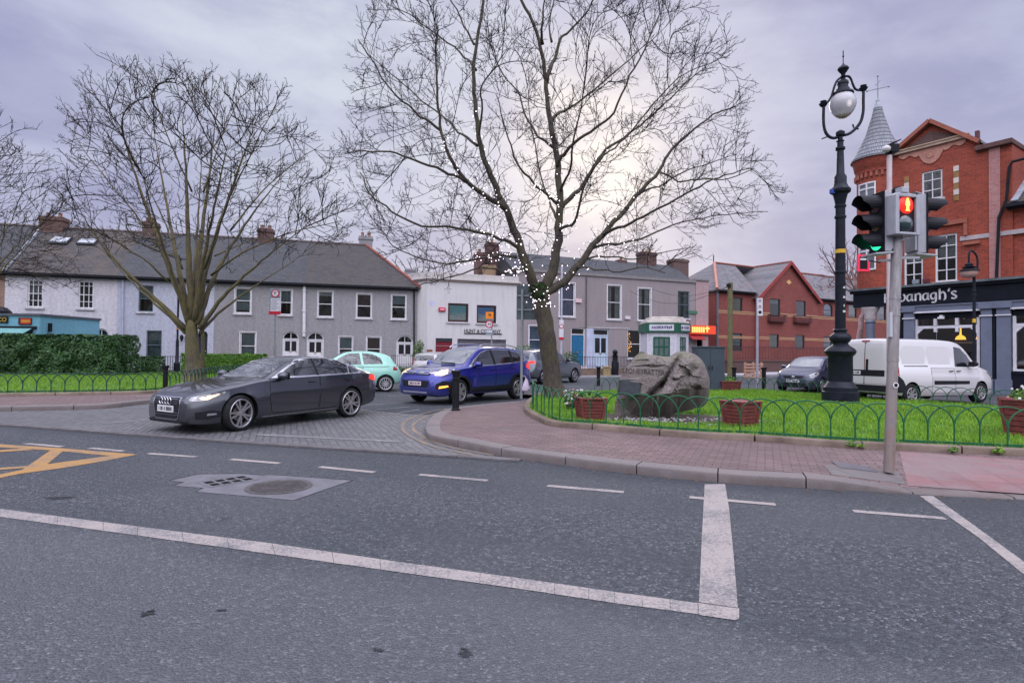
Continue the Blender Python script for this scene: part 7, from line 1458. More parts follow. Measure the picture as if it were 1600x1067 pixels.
p = s3(1388, 352, .02); m = MB(); m.cbox(tuple(p), (.10, .14, .22)); m.cbox(tuple(p + Vector((-.01, -.0, .18))), (.07, .1, .09)); m.build('detector_box', pm('detector_grey', (.16, .16, .18), .5), TS)

# slim camera pole behind the signal
cb = dp(1389, 600, 12.2); CP = thing('camera_pole', 'slim pale pole with a small camera, rising behind the signal head', 'camera pole', (cb.x, cb.y, .15)); zt = dp(1388, 243, 12.2).z - .15; m = MB(); m.tube([(0, 0, 0), (.02, 0, zt)], .05, 14); m.build('pole', pm('pinkish_pole', (.50, .40, .42), .5, .1, var=.15), CP, smooth=True)
m = MB(); m.ball((-.08, -.05, zt + .12), .085, 14, 10, 0, (1, 1, .9)); m.box((-.03, -.1, zt + .06), (.17, .06, zt + .22), 1); m.prism([(.0, -.12, zt + .22), (.2, -.12, zt + .3), (.2, .08, zt + .3), (0, .08, zt + .22)], (0, 0, .02), 1); m.box((-.02, -.03, zt - .02), (.06, .05, zt + .06), 1); m.build('camera', [pm('camera_white', (.52, .49, .50), .5), BLKP], CP, smooth=True)

# ------------------------------------------------------------------ sign posts, poles, bollards
GPOLE = pm('grey_pole', (.24, .26, .28), .5, .3, var=.2, sc=5)
def post(name, label, cat, px, pyb, depth, pyt, r, mat=None, base_z=0.0):
    p = dp(px, pyb, depth); T = thing(name, label, cat, (p.x, depth, base_z)); zt = dp(px, pyt, depth).z - base_z; m = MB(); m.tube([(0, 0, 0), (0, 0, zt)], r, 14); m.build('pole', mat or GPOLE, T, smooth=True); return T, zt, Vector((p.x, depth, base_z))
def rel(px, py, depth, O, dy=0): p = dp(px, py, depth + dy); return Vector((p.x, p.y, p.z)) - O
WPL = pm('sign_white', (.58, .56, .60), .5, var=.08); RDP = pm('sign_red', (.5, .02, .03), .5); GRB = pm('sign_grey', (.20, .23, .26), .5)
RDS = pm('sign_crimson', (.45, .012, .035), .5, var=.1)
def panel(T, name, O, px, depth, mat, dy=-.05, th=.012):
    a = rel(px[0], px[3], depth, O); b = rel(px[2], px[1], depth, O); m = MB(); m.box((a.x, dy, a.z), (b.x, dy + th, b.z)); return m.build(name, mat, T)
D_ = 27.5; T, zt, O = post('parking_sign', 'no parking sign plate with a red foot on a grey post by the left hedge', 'sign', 428, 600, D_, 452, .038, None, .1)
bd = panel(T, 'sign_plate', O, (421.5, 451, 438.5, 490), D_, GRB); panel(T, 'white_panel', O, (423.5, 466.5, 438, 487), D_, WPL, -.063); panel(T, 'red_strip', O, (421, 486.5, 439.5, 491.5), D_, RDS, -.078)
c = rel(431, 458.8, D_, O); m = MB(); m.lathe([(.19, -.004), (.19, .004)], 24, (c.x, -.066, c.z), 0, 'Y'); m.lathe([(.145, -.004), (.145, .004)], 24, (c.x, -.071, c.z), 1, 'Y'); m.bar((c.x - .1, -.077, c.z + .1), (c.x + .1, -.077, c.z - .1), .03, .004); m.build('roundel', [RDS, WPL], T); text_obj('letter_p', 'P', .22, BLKP, T, Matrix.Translation((c.x, -.0755, c.z)) @ UPRIGHT)
m = MB()
for k in range(6): z = rel(430, 469 + k * 2.9, D_, O).z; m.box((c.x - .19, -.0655, z - .016), (c.x + .17 - .08 * (k % 2), -.0635, z + .016))
m.build('small_print', pm('print_grey', (.16, .16, .22), .6), T)
D_ = 35.6; T, zt, O = post('speed_sign', 'white thirty speed roundel below an orange square on a grey post', 'sign', 767.5, 590, D_, 488, .045)
panel(T, 'orange_plate', O, (759, 487.5, 771, 498), D_, pm('orange_plate', (.75, .22, .02), .5)); c = rel(764.5, 506.6, D_, O); m = MB(); m.lathe([(.24, -.004), (.24, .004)], 24, (c.x, -.06, c.z), 0, 'Y'); m.lathe([(.18, -.004), (.18, .004)], 24, (c.x, -.066, c.z), 1, 'Y'); m.build('roundel', [RDS, WPL], T); text_obj('numerals', '30', .26, BLKP, T, Matrix.Translation((c.x, -.0725, c.z)) @ UPRIGHT)
m = MB(); q = rel(765, 493, D_, O); m.tube([(q.x - .1, -.06, q.z + .06), (q.x + .05, -.06, q.z + .09), (q.x + .08, -.06, q.z - .02)], .025, 5); m.bar((q.x + .08, -.06, q.z - .02), (q.x - .05, -.06, q.z - .05), .04, .01); m.build('arrow', BLKP, T)
panel(T, 'lower_plate', O, (759, 515, 770, 523), D_, GRB); panel(T, 'plate_text', O, (760, 516.5, 769, 519), D_, WPL, -.056, .004)
D_ = 16.9; T, zt, O = post('road_sign', 'back of a large grey road sign on a pole at the kerb beside the trunk', 'sign', 814.5, 628.5, D_, 452, .042, None, .12)
panel(T, 'sign_back', O, (807, 445, 839, 499), D_, pm('sign_back', (.09, .115, .125), .55, .2, var=.2), .05); m = MB()
for py in (462, 484): q = rel(820, py, D_, O); m.box((q.x - .22, .01, q.z - .025), (q.x + .22, .049, q.z + .025))
m.build('clamp', GPOLE, T)
BG_ = thing('plastic_bag', 'pale pink plastic bag hung at the foot of the road sign pole', 'bag', tuple(O + Vector((.14, -.02, 0)))); m = MB(); rr = random.Random(2)
pr = [(.04, .22), (.10, .24), (.115, .31), (.09, .42), (.05, .52), (.025, .60)]; m.lathe(pr, 14, (0, 0, 0)); m.v = [(x * (1 + .6 * noise.noise((x * 9, y * 9, z * 9))), y * .6, z) for x, y, z in m.v]; m.build('sack', pm('bag_pink', (.52, .42, .52), .4, var=.1, sc=5), BG_, smooth=True); m = MB(); m.tube([(0, 0, .6), (-.05, .0, .68), (-.12, 0, .66)], .012, 6); m.build('handle', MATS['bag_pink'], BG_)
D_ = 30; T, zt, O = post('parking_sign', 'narrow parking sign with a red foot right of the big trunk', 'sign', 876.5, 590, D_, 415, .05, pm('pale_pole', (.42, .42, .50), .5, .1))
panel(T, 'sign_plate', O, (873.5, 500, 880.5, 530), D_, WPL, -.07); panel(T, 'red_strip', O, (873, 527, 881, 530.5), D_, RDS, -.085); c = rel(877, 510, D_, O); m = MB(); m.lathe([(.12, -.004), (.12, .004)], 16, (c.x, -.08, c.z), 0, 'Y'); m.lathe([(.085, -.004), (.085, .004)], 16, (c.x, -.086, c.z), 1, 'Y'); m.build('roundel', [RDS, WPL], T)
D_ = 23.5; T, zt, O = post('parking_sign', 'grey post with a narrow white plate before the red flats', 'sign', 1183, 612, D_, 466, .055, pm('mauve_pole', (.33, .31, .36), .5, .2))
panel(T, 'sign_plate', O, (1182, 466, 1190.5, 493.5), D_, WPL, -.075); m = MB()
for k, py in enumerate((470, 479, 488)): c = rel(1186.2, py, D_, O); m = MB(); m.lathe([(.065, -.003), (.065, .003)], 14, (c.x, -.082, c.z), 0, 'Y'); m.build('symbol', BLKP if k == 2 else pm('faded_mark', (.35, .25, .30), .6), T)
D_ = 29; T, zt, O = post('utility_pole', 'mossy wooden utility pole before the red flats', 'pole', 1140.5, 600, D_, 442, .13, bark_mat('pole_wood', (.10, .085, .045), (.17, .15, .075), (.12, .14, .04), .5)); m = MB(); m.cbox((-.12, -.1, zt - .15), (.2, .12, .16)); m.build('insulator', BLKP, T)
w0 = Vector((0, 0, zt - .15)) + O
m = MB(); e0 = dp(1020, 452, 41.5); P_ = [w0.lerp(e0, t) - Vector((0, 0, .5 * math.sin(math.pi * t))) for t in [i / 14 for i in range(15)]]; m.tube(P_, .012, 4); e1 = dp(985, 455, 41); P_ = [w0.lerp(e1, t) - Vector((0, 0, .9 * math.sin(math.pi * t))) for t in [i / 14 for i in range(15)]]; m.tube(P_, .012, 4); tag(m.build('overhead_wire', GUT), 'thin pair of wires from the utility pole to the grey houses', 'wire')
D_ = 31; T, zt, O = post('street_lamp', 'thin black lamp post in front of the pale blue house', 'street lamp', 276, 590, D_, 412, .05, POLEP); m = MB(); m.lathe([(.16, 0), (.16, .7), (.09, .78), (.075, 1.9), (.055, 2.0)], 14); m.lathe([(.08, 2.55), (.08, 2.62)], 12, (0, 0, .0), 1); m.build('base', [POLEP, pm('orange_band', (.55, .25, .15), .5)], T, smooth=True); m = MB(); m.lathe([(.06, -.05), (.09, .0), (.12, .25), (.05, .38), (.02, .5)], 10, (0, 0, zt)); m.build('lantern', POLEP, T, smooth=True)
D_ = 20.5; p = dp(1522, 600, D_); T = thing('street_lamp', 'small crook topped street lamp in front of the pub fascia', 'street lamp', (p.x, D_, 0)); O = Vector((p.x, D_, 0)); q = lambda x, y: tuple(rel(x, y, D_, O))
m = MB(); m.tube([(0, 0, 0), q(1522, 430)], .05, 10); m.lathe([(.12, 0), (.12, .9), (.07, 1.0)], 12); m.lathe([(.065, -.03), (.075, 0), (.065, .03)], 10, q(1522, 455)); m.lathe([(.065, -.03), (.075, 0), (.065, .03)], 10, q(1522, 461)); m.lathe([(.056, -.07), (.056, .07)], 10, q(1522, 501), 1, cap=False); m.build('column', [POLEP, MATS['yellow_label']], T, smooth=True)
m = MB(); m.tube(smooth_path([Vector(q(x, y)) for x, y in ((1522, 432), (1526.5, 420), (1527.5, 408), (1525, 398), (1520, 393), (1516, 392), (1514, 398), (1514, 412))], 4), .035, 7); m.build('crook', POLEP, T, smooth=True)
c = Vector(q(1514, 421)); m = MB(); m.lathe([(.05, .24), (.13, .18), (.11, .12), (.22, .08), (.15, .04), (.30, -.02), (.31, -.07), (.28, -.08)], 16, tuple(c)); m.build('lamp_cap', POLEP, T, smooth=True); m = MB(); m.lathe([(.27, -.08), (.26, -.18), (.18, -.28), (.02, -.32)], 16, tuple(c)); m.build('globe', pm('lamp_glass', (.45, .28, .25), .25), T, smooth=True)
BOLL = pm('bollard_black', (.012, .012, .014), .5, var=.3, sc=4, bump=.1, bsc=30)
def bollard(label, px, pyb, pyt, z, k=1):
    p = gp(px, pyb, z); T = thing('bollard', label, 'bollard', tuple(p), 0, 'black cast bollards'); h = dp(px, pyt, p.y).z - z; r = .078 * k; m = MB(); m.lathe([(r * 1.35, 0), (r * 1.35, .03), (r * 1.05, .05), (r, .1), (r, h - .22), (r * 1.12, h - .21), (r * 1.12, h - .18), (r, h - .17), (r * 1.05, h - .10), (r * 1.5, h - .03), (r * 1.5, h), (r * 1.0, h + .0)], 18); m.build('post', BOLL, T, smooth=True, sharp=35); return T
bollard('black bollard on the paved corner in front of the blue car', 712, 641, 579, .12); bollard('black bollard beside the nose of the grey saloon', 258, 612.5, 571, .12, .9)
bollard('black bollard before the red flats right of the thin sign post', 1193.5, 613, 574, 0); bollard('squat black bollard at the foot of the utility pole', 1147, 607, 574, 0); bollard('black bollard in the middle of the far road behind the trunk', 935, 603, 573, 0)
# utility cabinet
cb = dp(1088, 605, 20.5); CAB = thing('utility_cabinet', 'tall slate grey utility cabinet behind the boulder', 'cabinet', (cb.x, 20.5, 0.1), R(-8)); h = dp(1100, 541, 20.5).z - .1; CG = pm('cabinet_grey', (.052, .068, .088), .5, .1, var=.15, sc=2); m = MB(); m.box((0, 0, .08), (.98, 1.0, h - .05)); m.build('body', CG, CAB, bevel=.01); m = MB(); m.box((-.03, -.03, h - .05), (1.01, 1.03, h)); m.build('lid', CG, CAB, bevel=.008); m = MB(); m.box((-.02, -.02, 0), (1.0, 1.02, .08)); m.build('plinth', MATS['concrete'], CAB)
for x0, x1 in ((.03, .48), (.50, .95)): m = MB(); m.box((x0, -.015, .14), (x1, -.001, h - .1)); d_ = m.build('door', CG, CAB, bevel=.005); m = MB(); m.box((x1 - .06 if x0 < .1 else x0 + .03, -.03, h * .5), (x1 - .03 if x0 < .1 else x0 + .06, -.016, h * .5 + .14)); m.build('handle', BLKP, d_)
# pallet stack
pb = dp(1163, 605, 30); PA = thing('wooden_pallet', 'pale wooden pallet leaning by the thin sign post', 'pallet', (pb.x, 30, 0)); m = MB()
for k in range(5): m.box((-.02, 0, .25 + k * .17), (1.0, .025, .35 + k * .17))
for x in (0.02, .45, .88): m.box((x, .026, .2), (x + .09, .12, 1.1))
m.build('boards', pm('pallet_wood', (.42, .24, .17), .8, var=.3, sc=6), PA)
# red framed hanging sign on the pub corner
hs = dp(1349, 411, 24.5); HS = thing('hanging_sign', 'small black hanging sign in a red frame at the pub corner', 'sign', tuple(hs)); m = MB(); w_, h_ = .26, .36
for a, b in (((-w_, -.03, -h_), (-w_ + .09, .03, h_)), ((w_ - .09, -.03, -h_), (w_, .03, h_ * .2)), ((-w_ + .09, -.03, -h_), (w_ - .09, .03, -h_ + .09)), ((-w_ + .09, -.03, h_ - .09), (w_ * .7, .03, h_))): m.box(a, b)
m.build('frame', pm('neon_red', (.55, .02, .06), .5, emit=.35, ecol=(1, .03, .08), var=0), HS); m = MB(); m.box((-w_ + .09, -.01, -h_ + .09), (w_ - .09, .01, h_ - .09)); m.bar((w_, 0, .1), (w_ + .8, .5, .1), .04); m.build('board', BLKP, HS); m = MB(); m.box((-w_ + .12, -.014, .12), (w_ - .14, -.0105, .20)); m.build('mark', WPL, HS)
# floodlights on the fascia
for k, (px, py, lab) in enumerate(((1431, 437, 'small grey floodlight on the pub fascia below the right signal head'), (1447, 434, 'small maroon lamp on the pub fascia below the tall window'))):
    a = PUB.L(px, py, -.3); q = PUB.o + PUB.u * a[0] + PUB.n * -.3; T = thing('floodlight', lab, 'light', (q.x, q.y, FTT + .003), R(-56)); m = MB(); m.box((-.12, -.08, .06), (.12, .08, .24)); m.box((-.04, -.04, 0), (.04, .04, .06)); m.build('housing', GRB if k == 0 else pm('maroon_lamp', (.10, .02, .03), .5), T, bevel=.01)
# railings and dwarf walls before the houses
IRON = BLKP
def railing(label, p, q, h, z, sp=.12, wall_h=.5):
    p = Vector((*p, z)); q = Vector((*q, z)); T = thing('railing', label, 'railing', tuple(p), 0, 'iron railings before the houses'); d = q - p; L_ = d.length; u = d / L_; m = MB(); n = int(L_ / sp)
    for k in range(n + 1): m.bar(u * (L_ * k / n), u * (L_ * k / n) + Vector((0, 0, h)), .02)
    for zz_ in (.12, h - .06): m.bar(Vector((0, 0, zz_)), u * L_ + Vector((0, 0, zz_)), .035, .02)
    m.build('bars', IRON, T)
    if wall_h: m = MB(); nn = Vector((-u.y, u.x, 0)) * .12; m.prism([-nn + Vector((0, 0, -wall_h)), u * L_ - nn + Vector((0, 0, -wall_h)), u * L_ + nn + Vector((0, 0, -wall_h)), nn + Vector((0, 0, -wall_h))], (0, 0, wall_h - .005)); m.build('plinth_wall', pm('dwarf_wall', (.17, .12, .09), .9, var=.3), T)
    return T
railing('black railing with end post before the pale blue door', (dp(905, 580, 34.6).x, 34.6), (dp(958, 580, 35.8).x, 35.8), .75, .55); railing('black railing right of the pale blue door', (dp(962, 580, 35.9).x, 35.9), (dp(1010, 580, 37.2).x, 37.2), .75, .55)
railing('dark railing before the pale blue house', (dp(254, 580, 32).x, 32), (dp(285, 580, 32.4).x, 32.4), .8, .3); railing('thin railing before the right arched door of the grey end house', (dp(612, 580, 37).x, 37), (dp(650, 580, 37.4).x, 37.4), .9, .35)
pp_ = dp(961, 580, 35.6); T = thing('gate_post', 'dark gate pier topped with a ball beside the boulder', 'gate post', (pp_.x, 35.6, 0)); m = MB(); m.lathe([(.22, 0), (.22, .9), (.17, 1.0), (.17, 1.35), (.2, 1.4)], 12); m.ball((0, 0, 1.55), .17, 10, 8); m.build('pier', BLKP, T, smooth=True)
pp_ = dp(948, 590, 34.8); T = thing('gate_post', 'short tan stone post below the black railing', 'gate post', (pp_.x, 34.8, 0)); m = MB(); m.box((-.2, -.15, 0), (.2, .15, .62)); m.box((-.24, -.19, .62), (.24, .19, .70)); m.build('pier', pm('tan_stone', (.33, .25, .13), .85, var=.2), T)
# ------------------------------------------------------------------ vehicles
CGL = NT('car_glass'); CGL.P(Base_Color=(.012, .014, .018), Roughness=.04, Specular_IOR_Level=.8, Coat_Weight=1.0, Coat_Roughness=.02); CGL = CGL.m
SCR = NT('windscreen_glass'); o_ = SCR.co(); SCR.P(Base_Color=SCR.mix(SCR.rmp(SCR.noise(o_, 2.2, 4), .35, .7), (.05, .055, .065), (.14, .145, .155)), Roughness=.05, Specular_IOR_Level=1.0, Coat_Weight=1.0, Coat_Roughness=.02); SCR = SCR.m
CHR = pm('chrome', (.62, .62, .65), .14, 1.0, var=.08, sc=8); TYRE = pm('tyre', (.018, .018, .020), .85, var=.3, sc=8, bump=.2, bsc=60); ALLOY = pm('alloy', (.40, .385, .40), .32, .75, var=.12, sc=10); TRIMB = pm('black_trim', (.016, .017, .020), .6, var=.2, sc=6)
LAMPW = pm('headlamp_lit', (1, .85, .6), .2, emit=1.15, ecol=(1, .55, .20), var=0); LAMPC = NT('headlamp_clear'); o_ = LAMPC.co(); LAMPC.P(Base_Color=LAMPC.mix(LAMPC.rmp(LAMPC.noise(o_, 14, 3), .4, .6), (.10, .10, .11), (.36, .36, .37)), Roughness=.1, Coat_Weight=1.0); LAMPC = LAMPC.m
LAMPR = pm('tail_lit', (.5, .02, .02), .25, emit=.8, ecol=(1, .05, .03), var=0); LAMPD = pm('tail_dark', (.30, .008, .012), .2, var=.2, sc=12, coat=1); LAMPO = pm('indicator_lit', (1, .4, .05), .3, emit=2.4, ecol=(1, .38, .06), var=0)
PLT = pm('plate_white', (.60, .58, .60), .5, var=.1); INK = pm('plate_ink', (.04, .04, .05), .5)
def pchip(pts):
    x = np.array([p[0] for p in pts], float); y = np.array([p[1] for p in pts], float); h = np.diff(x); d = np.diff(y) / h; m = np.zeros(len(x))
    for i in range(1, len(x) - 1):
        if d[i-1] * d[i] > 0: w1, w2 = 2*h[i] + h[i-1], h[i] + 2*h[i-1]; m[i] = (w1 + w2) / (w1 / d[i-1] + w2 / d[i])
    m[0], m[-1] = d[0], d[-1]
    def f(t):
        t = min(max(t, x[0]), x[-1]); i = int(min(len(x) - 2, max(0, np.searchsorted(x, t, 'right') - 1))); u = (t - x[i]) / h[i]
        return float((2*u**3 - 3*u*u + 1)*y[i] + (u**3 - 2*u*u + u)*h[i]*m[i] + (-2*u**3 + 3*u*u)*y[i+1] + (u**3 - u*u)*h[i]*m[i+1])
    return f
class Car:
    def __init__(s, sp, label, cat, name, paint, loc, head):
        s.sp = sp; s.x = lambda q: sp['fo'] + sp['wb'] / 2 - q; s.root = thing(name, label, cat, loc, math.atan2(head[1], head[0])); s.paint = paint
        T, B, W, Z0 = pchip(sp['top']), pchip(sp['belt']), pchip(sp['plan']), pchip(sp['bot']); s.W = W; L_ = sp['L']; tum = sp.get('tum', .32)
        ss = sorted(set([round(x, 4) for x in list(np.linspace(0, L_, 84)) + [.02, .05, .09, L_ - .02, L_ - .05, L_ - .09]])); rows = []; bm = bmesh.new()
        for q in ss:
            w, zb, zt = W(q), Z0(q), T(q); zl = min(B(q), zt - .03); h = zt - zl; yr = max(.2, .945 * w - tum * h - .03); c = min(.075, .35 * h + .012); dz = zl - zb
            P = [(0, zb), (.80 * w, zb), (.93 * w, zb + .03), (.985 * w, zb + min(.12, dz * .3)), (.992 * w, zb + .40 * dz), (w, zb + .70 * dz), (.978 * w, zb + .765 * dz), (.955 * w, zl - .01), (.93 * w, zl + .02 * min(1, h * 4)), (.93 * w + (yr - .93 * w) * .45, zl + (h - c) * .5), (yr + .012, zl + (h - c) * .93), (yr - .02, zt - c * .62), (yr * .82, zt - c * .32), (yr * .45, zt - c * .08), (0, zt)]
            full = P + [(-y, z) for y, z in P[-2:0:-1]]; rows.append([bm.verts.new((s.x(q), y, z)) for y, z in full])
        n = len(rows[0])
        for a, b in zip(rows, rows[1:]):
            for i in range(n): bm.faces.new((a[i], a[(i+1) % n], b[(i+1) % n], b[i]))
        bm.faces.new(rows[0][::-1]); bm.faces.new(rows[-1]); bmesh.ops.recalc_face_normals(bm, faces=bm.faces[:])
        s.bvh = BVHTree.FromBMesh(bm); me = bpy.data.meshes.new('body'); bm.to_mesh(me); bm.free(); me.materials.append(paint); me.materials.append(MATS['dark_hole'])
        body = bpy.data.objects.new('body', me); COL.objects.link(body)
        ra = sp['wr'] * sp.get('arch', 1.12); wm = max(p[1] for p in sp['plan'])
        for ax in (0, sp['wb']):
            for sd in (1, -1):
                c = MB(); c.lathe([(ra, -.19), (ra, .40)], 40, (s.x(sp['fo'] + ax), sd * (wm - .06), sp['wr'] * 1.03), 0, 'Y'); co = c.build('cut', [MATS['dark_hole']]);
                bmc = bmesh.new(); bmc.from_mesh(co.data); bmesh.ops.recalc_face_normals(bmc, faces=bmc.faces[:]); bmc.to_mesh(co.data); bmc.free()
                md = body.modifiers.new('b', 'BOOLEAN'); md.object = co; md.operation = 'DIFFERENCE'; md.solver = 'EXACT'
                try: md.material_mode = 'TRANSFER'
                except Exception: pass
        dg = bpy.context.evaluated_depsgraph_get(); m2 = bpy.data.meshes.new_from_object(body.evaluated_get(dg)); cs = [md.object for md in body.modifiers]; body.modifiers.clear()
        for c in cs: bpy.data.objects.remove(c)
        body.data = m2; m2.polygons.foreach_set('use_smooth', [True] * len(m2.polygons)); m2.set_sharp_from_angle(angle=R(38)); body.parent = s.root; s.body = body
        s.wheels()
    def ray(s, view, a, b):
        if view == 'L': o, d = Vector((s.x(a), 3, b)), Vector((0, -1, 0))
        elif view == 'R': o, d = Vector((s.x(a), -3, b)), Vector((0, 1, 0))
        elif view == 'F': o, d = Vector((6, a, b)), Vector((-1, 0, 0))
        elif view == 'B': o, d = Vector((-6, a, b)), Vector((1, 0, 0))
        else: o, d = Vector((s.x(a), b, 5)), Vector((0, 0, -1))
        h = s.bvh.ray_cast(o, d)
        if h[0] is None:
            q = s.bvh.find_nearest(o + d * (3 if view in 'LR' else 6 - s.sp['L'] / 2 if view in 'FB' else 4)); return q[0], (q[1] if q[1].dot(d) < 0 else -q[1])
        n = h[1]; return h[0], (n if n.dot(d) < 0 else -n)
    def sheet(s, mb, poly, view, off, mi=0, step=.05):
        bm = bmesh.new(); bm.faces.new([bm.verts.new((a, b, 0)) for a, b in poly])
        for ax in (0, 1):
            lo = min(p[ax] for p in poly); hi = max(p[ax] for p in poly); k = lo + step
            while k < hi:
                no = (1, 0, 0) if ax == 0 else (0, 1, 0); bmesh.ops.bisect_plane(bm, geom=bm.verts[:] + bm.edges[:] + bm.faces[:], plane_co=(k, k, 0), plane_no=no); k += step
        bm.verts.ensure_lookup_table(); pos = []; nn = []
        for v in bm.verts: p, n = s.ray(view, v.co.x, v.co.y); pos.append(p + n * off); nn.append(n)
        fs = [[v.index for v in f.verts] for f in bm.faces]; bm.verts.index_update(); fs = [[v.index for v in f.verts] for f in bm.faces]
        k = len(pos); rim = [[e.verts[0].index, e.verts[1].index] for e in bm.edges if len(e.link_faces) == 1]; bm.free()
        back = {i: k + j for j, i in enumerate(sorted({i for e in rim for i in e}))}
        mb.add(pos + [pos[i] - nn[i] * (off + .012) for i in sorted(back)], fs + [(a, b, back[b], back[a]) for a, b in rim], mi)
    def panel(s, name, polys, view, mat, off=.005, parent=None, step=.06):
        m = MB()
        for p in polys: s.sheet(m, p, view, off, 0, step)
        return m.build(name, mat, parent or s.root, smooth=True, sharp=40)
    def both(s, name, poly, mat, off=.005, parent=None):
        return [s.panel(name, [poly], v, mat, off, parent) for v in 'LR']
    def door(s, poly, handle, views='LR'):
        for v in views:
            m = MB(); c = (sum(p[0] for p in poly) / len(poly), sum(p[1] for p in poly) / len(poly)); big = [(c[0] + (p[0] - c[0]) * (1 + .009 / abs(p[0] - c[0] + 1e-3 * (1 if p[0] > c[0] else -1))), c[1] + (p[1] - c[1]) * (1 + .008 / max(.05, abs(p[1] - c[1])))) for p in poly]
            [s.sheet(m, [poly[i], poly[(i+1) % len(poly)], big[(i+1) % len(poly)], big[i]], v, .0022, 1, .06) for i in range(len(poly))]; s.sheet(m, poly, v, .0035, 0, .05); d = m.build('door', [s.paint, MATS['dark_hole']], s.root, smooth=True, sharp=40)
            if handle:
                p, n = s.ray(v, *handle); m = MB(); m.bar(p + n * .028 + Vector((.09, 0, .004)), p + n * .028 - Vector((.09, 0, .004)), .03, .022); m.bar(p + n * .0 + Vector((.07, 0, 0)), p + n * .03 + Vector((.07, 0, 0)), .018); m.bar(p - Vector((.07, 0, 0)), p + n * .03 - Vector((.07, 0, 0)), .018); m.build('door_handle', s.sp.get('hmat', s.paint), d, bevel=.006)
    def mirror(s, q, z, mat, out_=.14):
        for sd in (1, -1):
            w = s.W(q) * .93; m = MB(); c = Vector((s.x(q), sd * (w + out_), z)); m.ball(c, .1, 14, 10, 0, (.95, 1.25, .82)); m.bar(Vector((s.x(q) + .02, sd * (w - .04), z - .07)), c + Vector((0, -sd * .06, -.05)), .06, .03, 1); m.cbox((c.x - .09, c.y, c.z), (.02, .19, .13), 1); m.build('wing_mirror', [mat, TRIMB], s.root, smooth=True, sharp=45)
    def wheels(s):
        sp = s.sp; r = sp['wr']; rr_ = r * sp.get('rim', .72); w = .215 if r > .31 else .185; st = sp.get('spokes', 5); wm = max(p[1] for p in sp['plan'])
        t = MB(); t.lathe([(rr_ * .98, -w / 2 + .01), (r * .86, -w / 2 - .006), (r * .95, -w / 2 + .004), (r, -w / 2 + .03), (r, w / 2 - .03), (r * .95, w / 2 - .004), (r * .86, w / 2 + .006), (rr_ * .98, w / 2 - .01)], 44, (0, 0, 0), 0, 'Y', cap=False)
        for k in range(44 * 0): pass
        m = MB(); f = w / 2; m.lathe([(rr_ * 1.01, f - .004), (rr_ * .97, f + .004), (rr_ * .90, f - .006), (rr_ * .88, f - .05), (rr_ * .86, -f + .02)], 44, (0, 0, 0), 0, 'Y', cap=False); m.lathe([(rr_ * .86, f - .075), (.001, f - .072)], 30, (0, 0, 0), 1, 'Y', cap=False); m.lathe([(rr_ * .55, f - .068), (rr_ * .55, f - .055), (.02, f - .055)], 30, (0, 0, 0), 2, 'Y', cap=False)
        m.lathe([(rr_ * .21, f - .05), (rr_ * .20, f - .012), (rr_ * .12, f - .006), (.002, f - .004)], 20, (0, 0, 0), 0, 'Y', cap=False); dbl = sp.get('double', True)
        for k in range(st):
            a = 2 * math.pi * k / st + .3
            for da in ((-.19, .19) if dbl else (0,)):
                u = Vector((math.cos(a + da * .55), 0, math.sin(a + da * .55))); v = Vector((math.cos(a + da), 0, math.sin(a + da))); p = u * rr_ * .17 + Vector((0, f - .02, 0)); q = v * rr_ * .93 + Vector((0, f - .012, 0)); m.bar(p, q, sp.get('spw', .036), .03, 0, (0, 1, 0))
        tm = t.build('wheel', TYRE, None, smooth=True, sharp=50); rm = m.build('rim', [sp.get('rmat', ALLOY), MATS['dark_hole'], pm('brake_disc', (.22, .20, .19), .4, .7)], tm, smooth=True, sharp=35, bevel=0); first = True
        for ax in (0, sp['wb']):
            for sd in (1, -1):
                o = tm if first else tm.copy(); c = rm if first else rm.copy()
                if not first: COL.objects.link(o); COL.objects.link(c); c.parent = o
                first = False; o.parent = s.root; o.location = (s.x(sp['fo'] + ax), sd * (wm - w / 2 - .012), r); steer = sp.get('steer', 0) if ax == 0 else 0; o.rotation_euler = (0, sp.get('rollw', .4) + ax, steer + (0 if sd > 0 else math.pi))
    def plate(s, view, z, w=.26, h=.055, off=.02, y0=0.0, mat=None, seed=1):
        b = s.panel('number_plate', [[(y0 - w, z - h), (y0 + w, z - h), (y0 + w, z + h), (y0 - w, z + h)]], view, mat or PLT, off); m = MB(); r = random.Random(seed); x = y0 - w + .05
        while x < y0 + w - .05:
            q = r.choice((.018, .026, .03)); s.sheet(m, [(x, z - h * .6), (x + q, z - h * .6), (x + q, z + h * .6), (x, z + h * .6)], view, off + .003, 0, .2); x += q + r.choice((.012, .014, .04))
        m.build('plate_marks', INK, b); return b
    def at_wheel(s, P, axle, side):                # put the given wheel's foot on the world point P
        h = Vector((math.cos(s.root.rotation_euler.z), math.sin(s.root.rotation_euler.z), 0)); l = Vector((-h.y, h.x, 0)); wm = max(p[1] for p in s.sp['plan']) - .1
        c = Vector(P) - h * (s.sp['wb'] / 2 * (1 if axle == 'front' else -1)) - l * side * wm; s.root.location = (c.x, c.y, P[2])

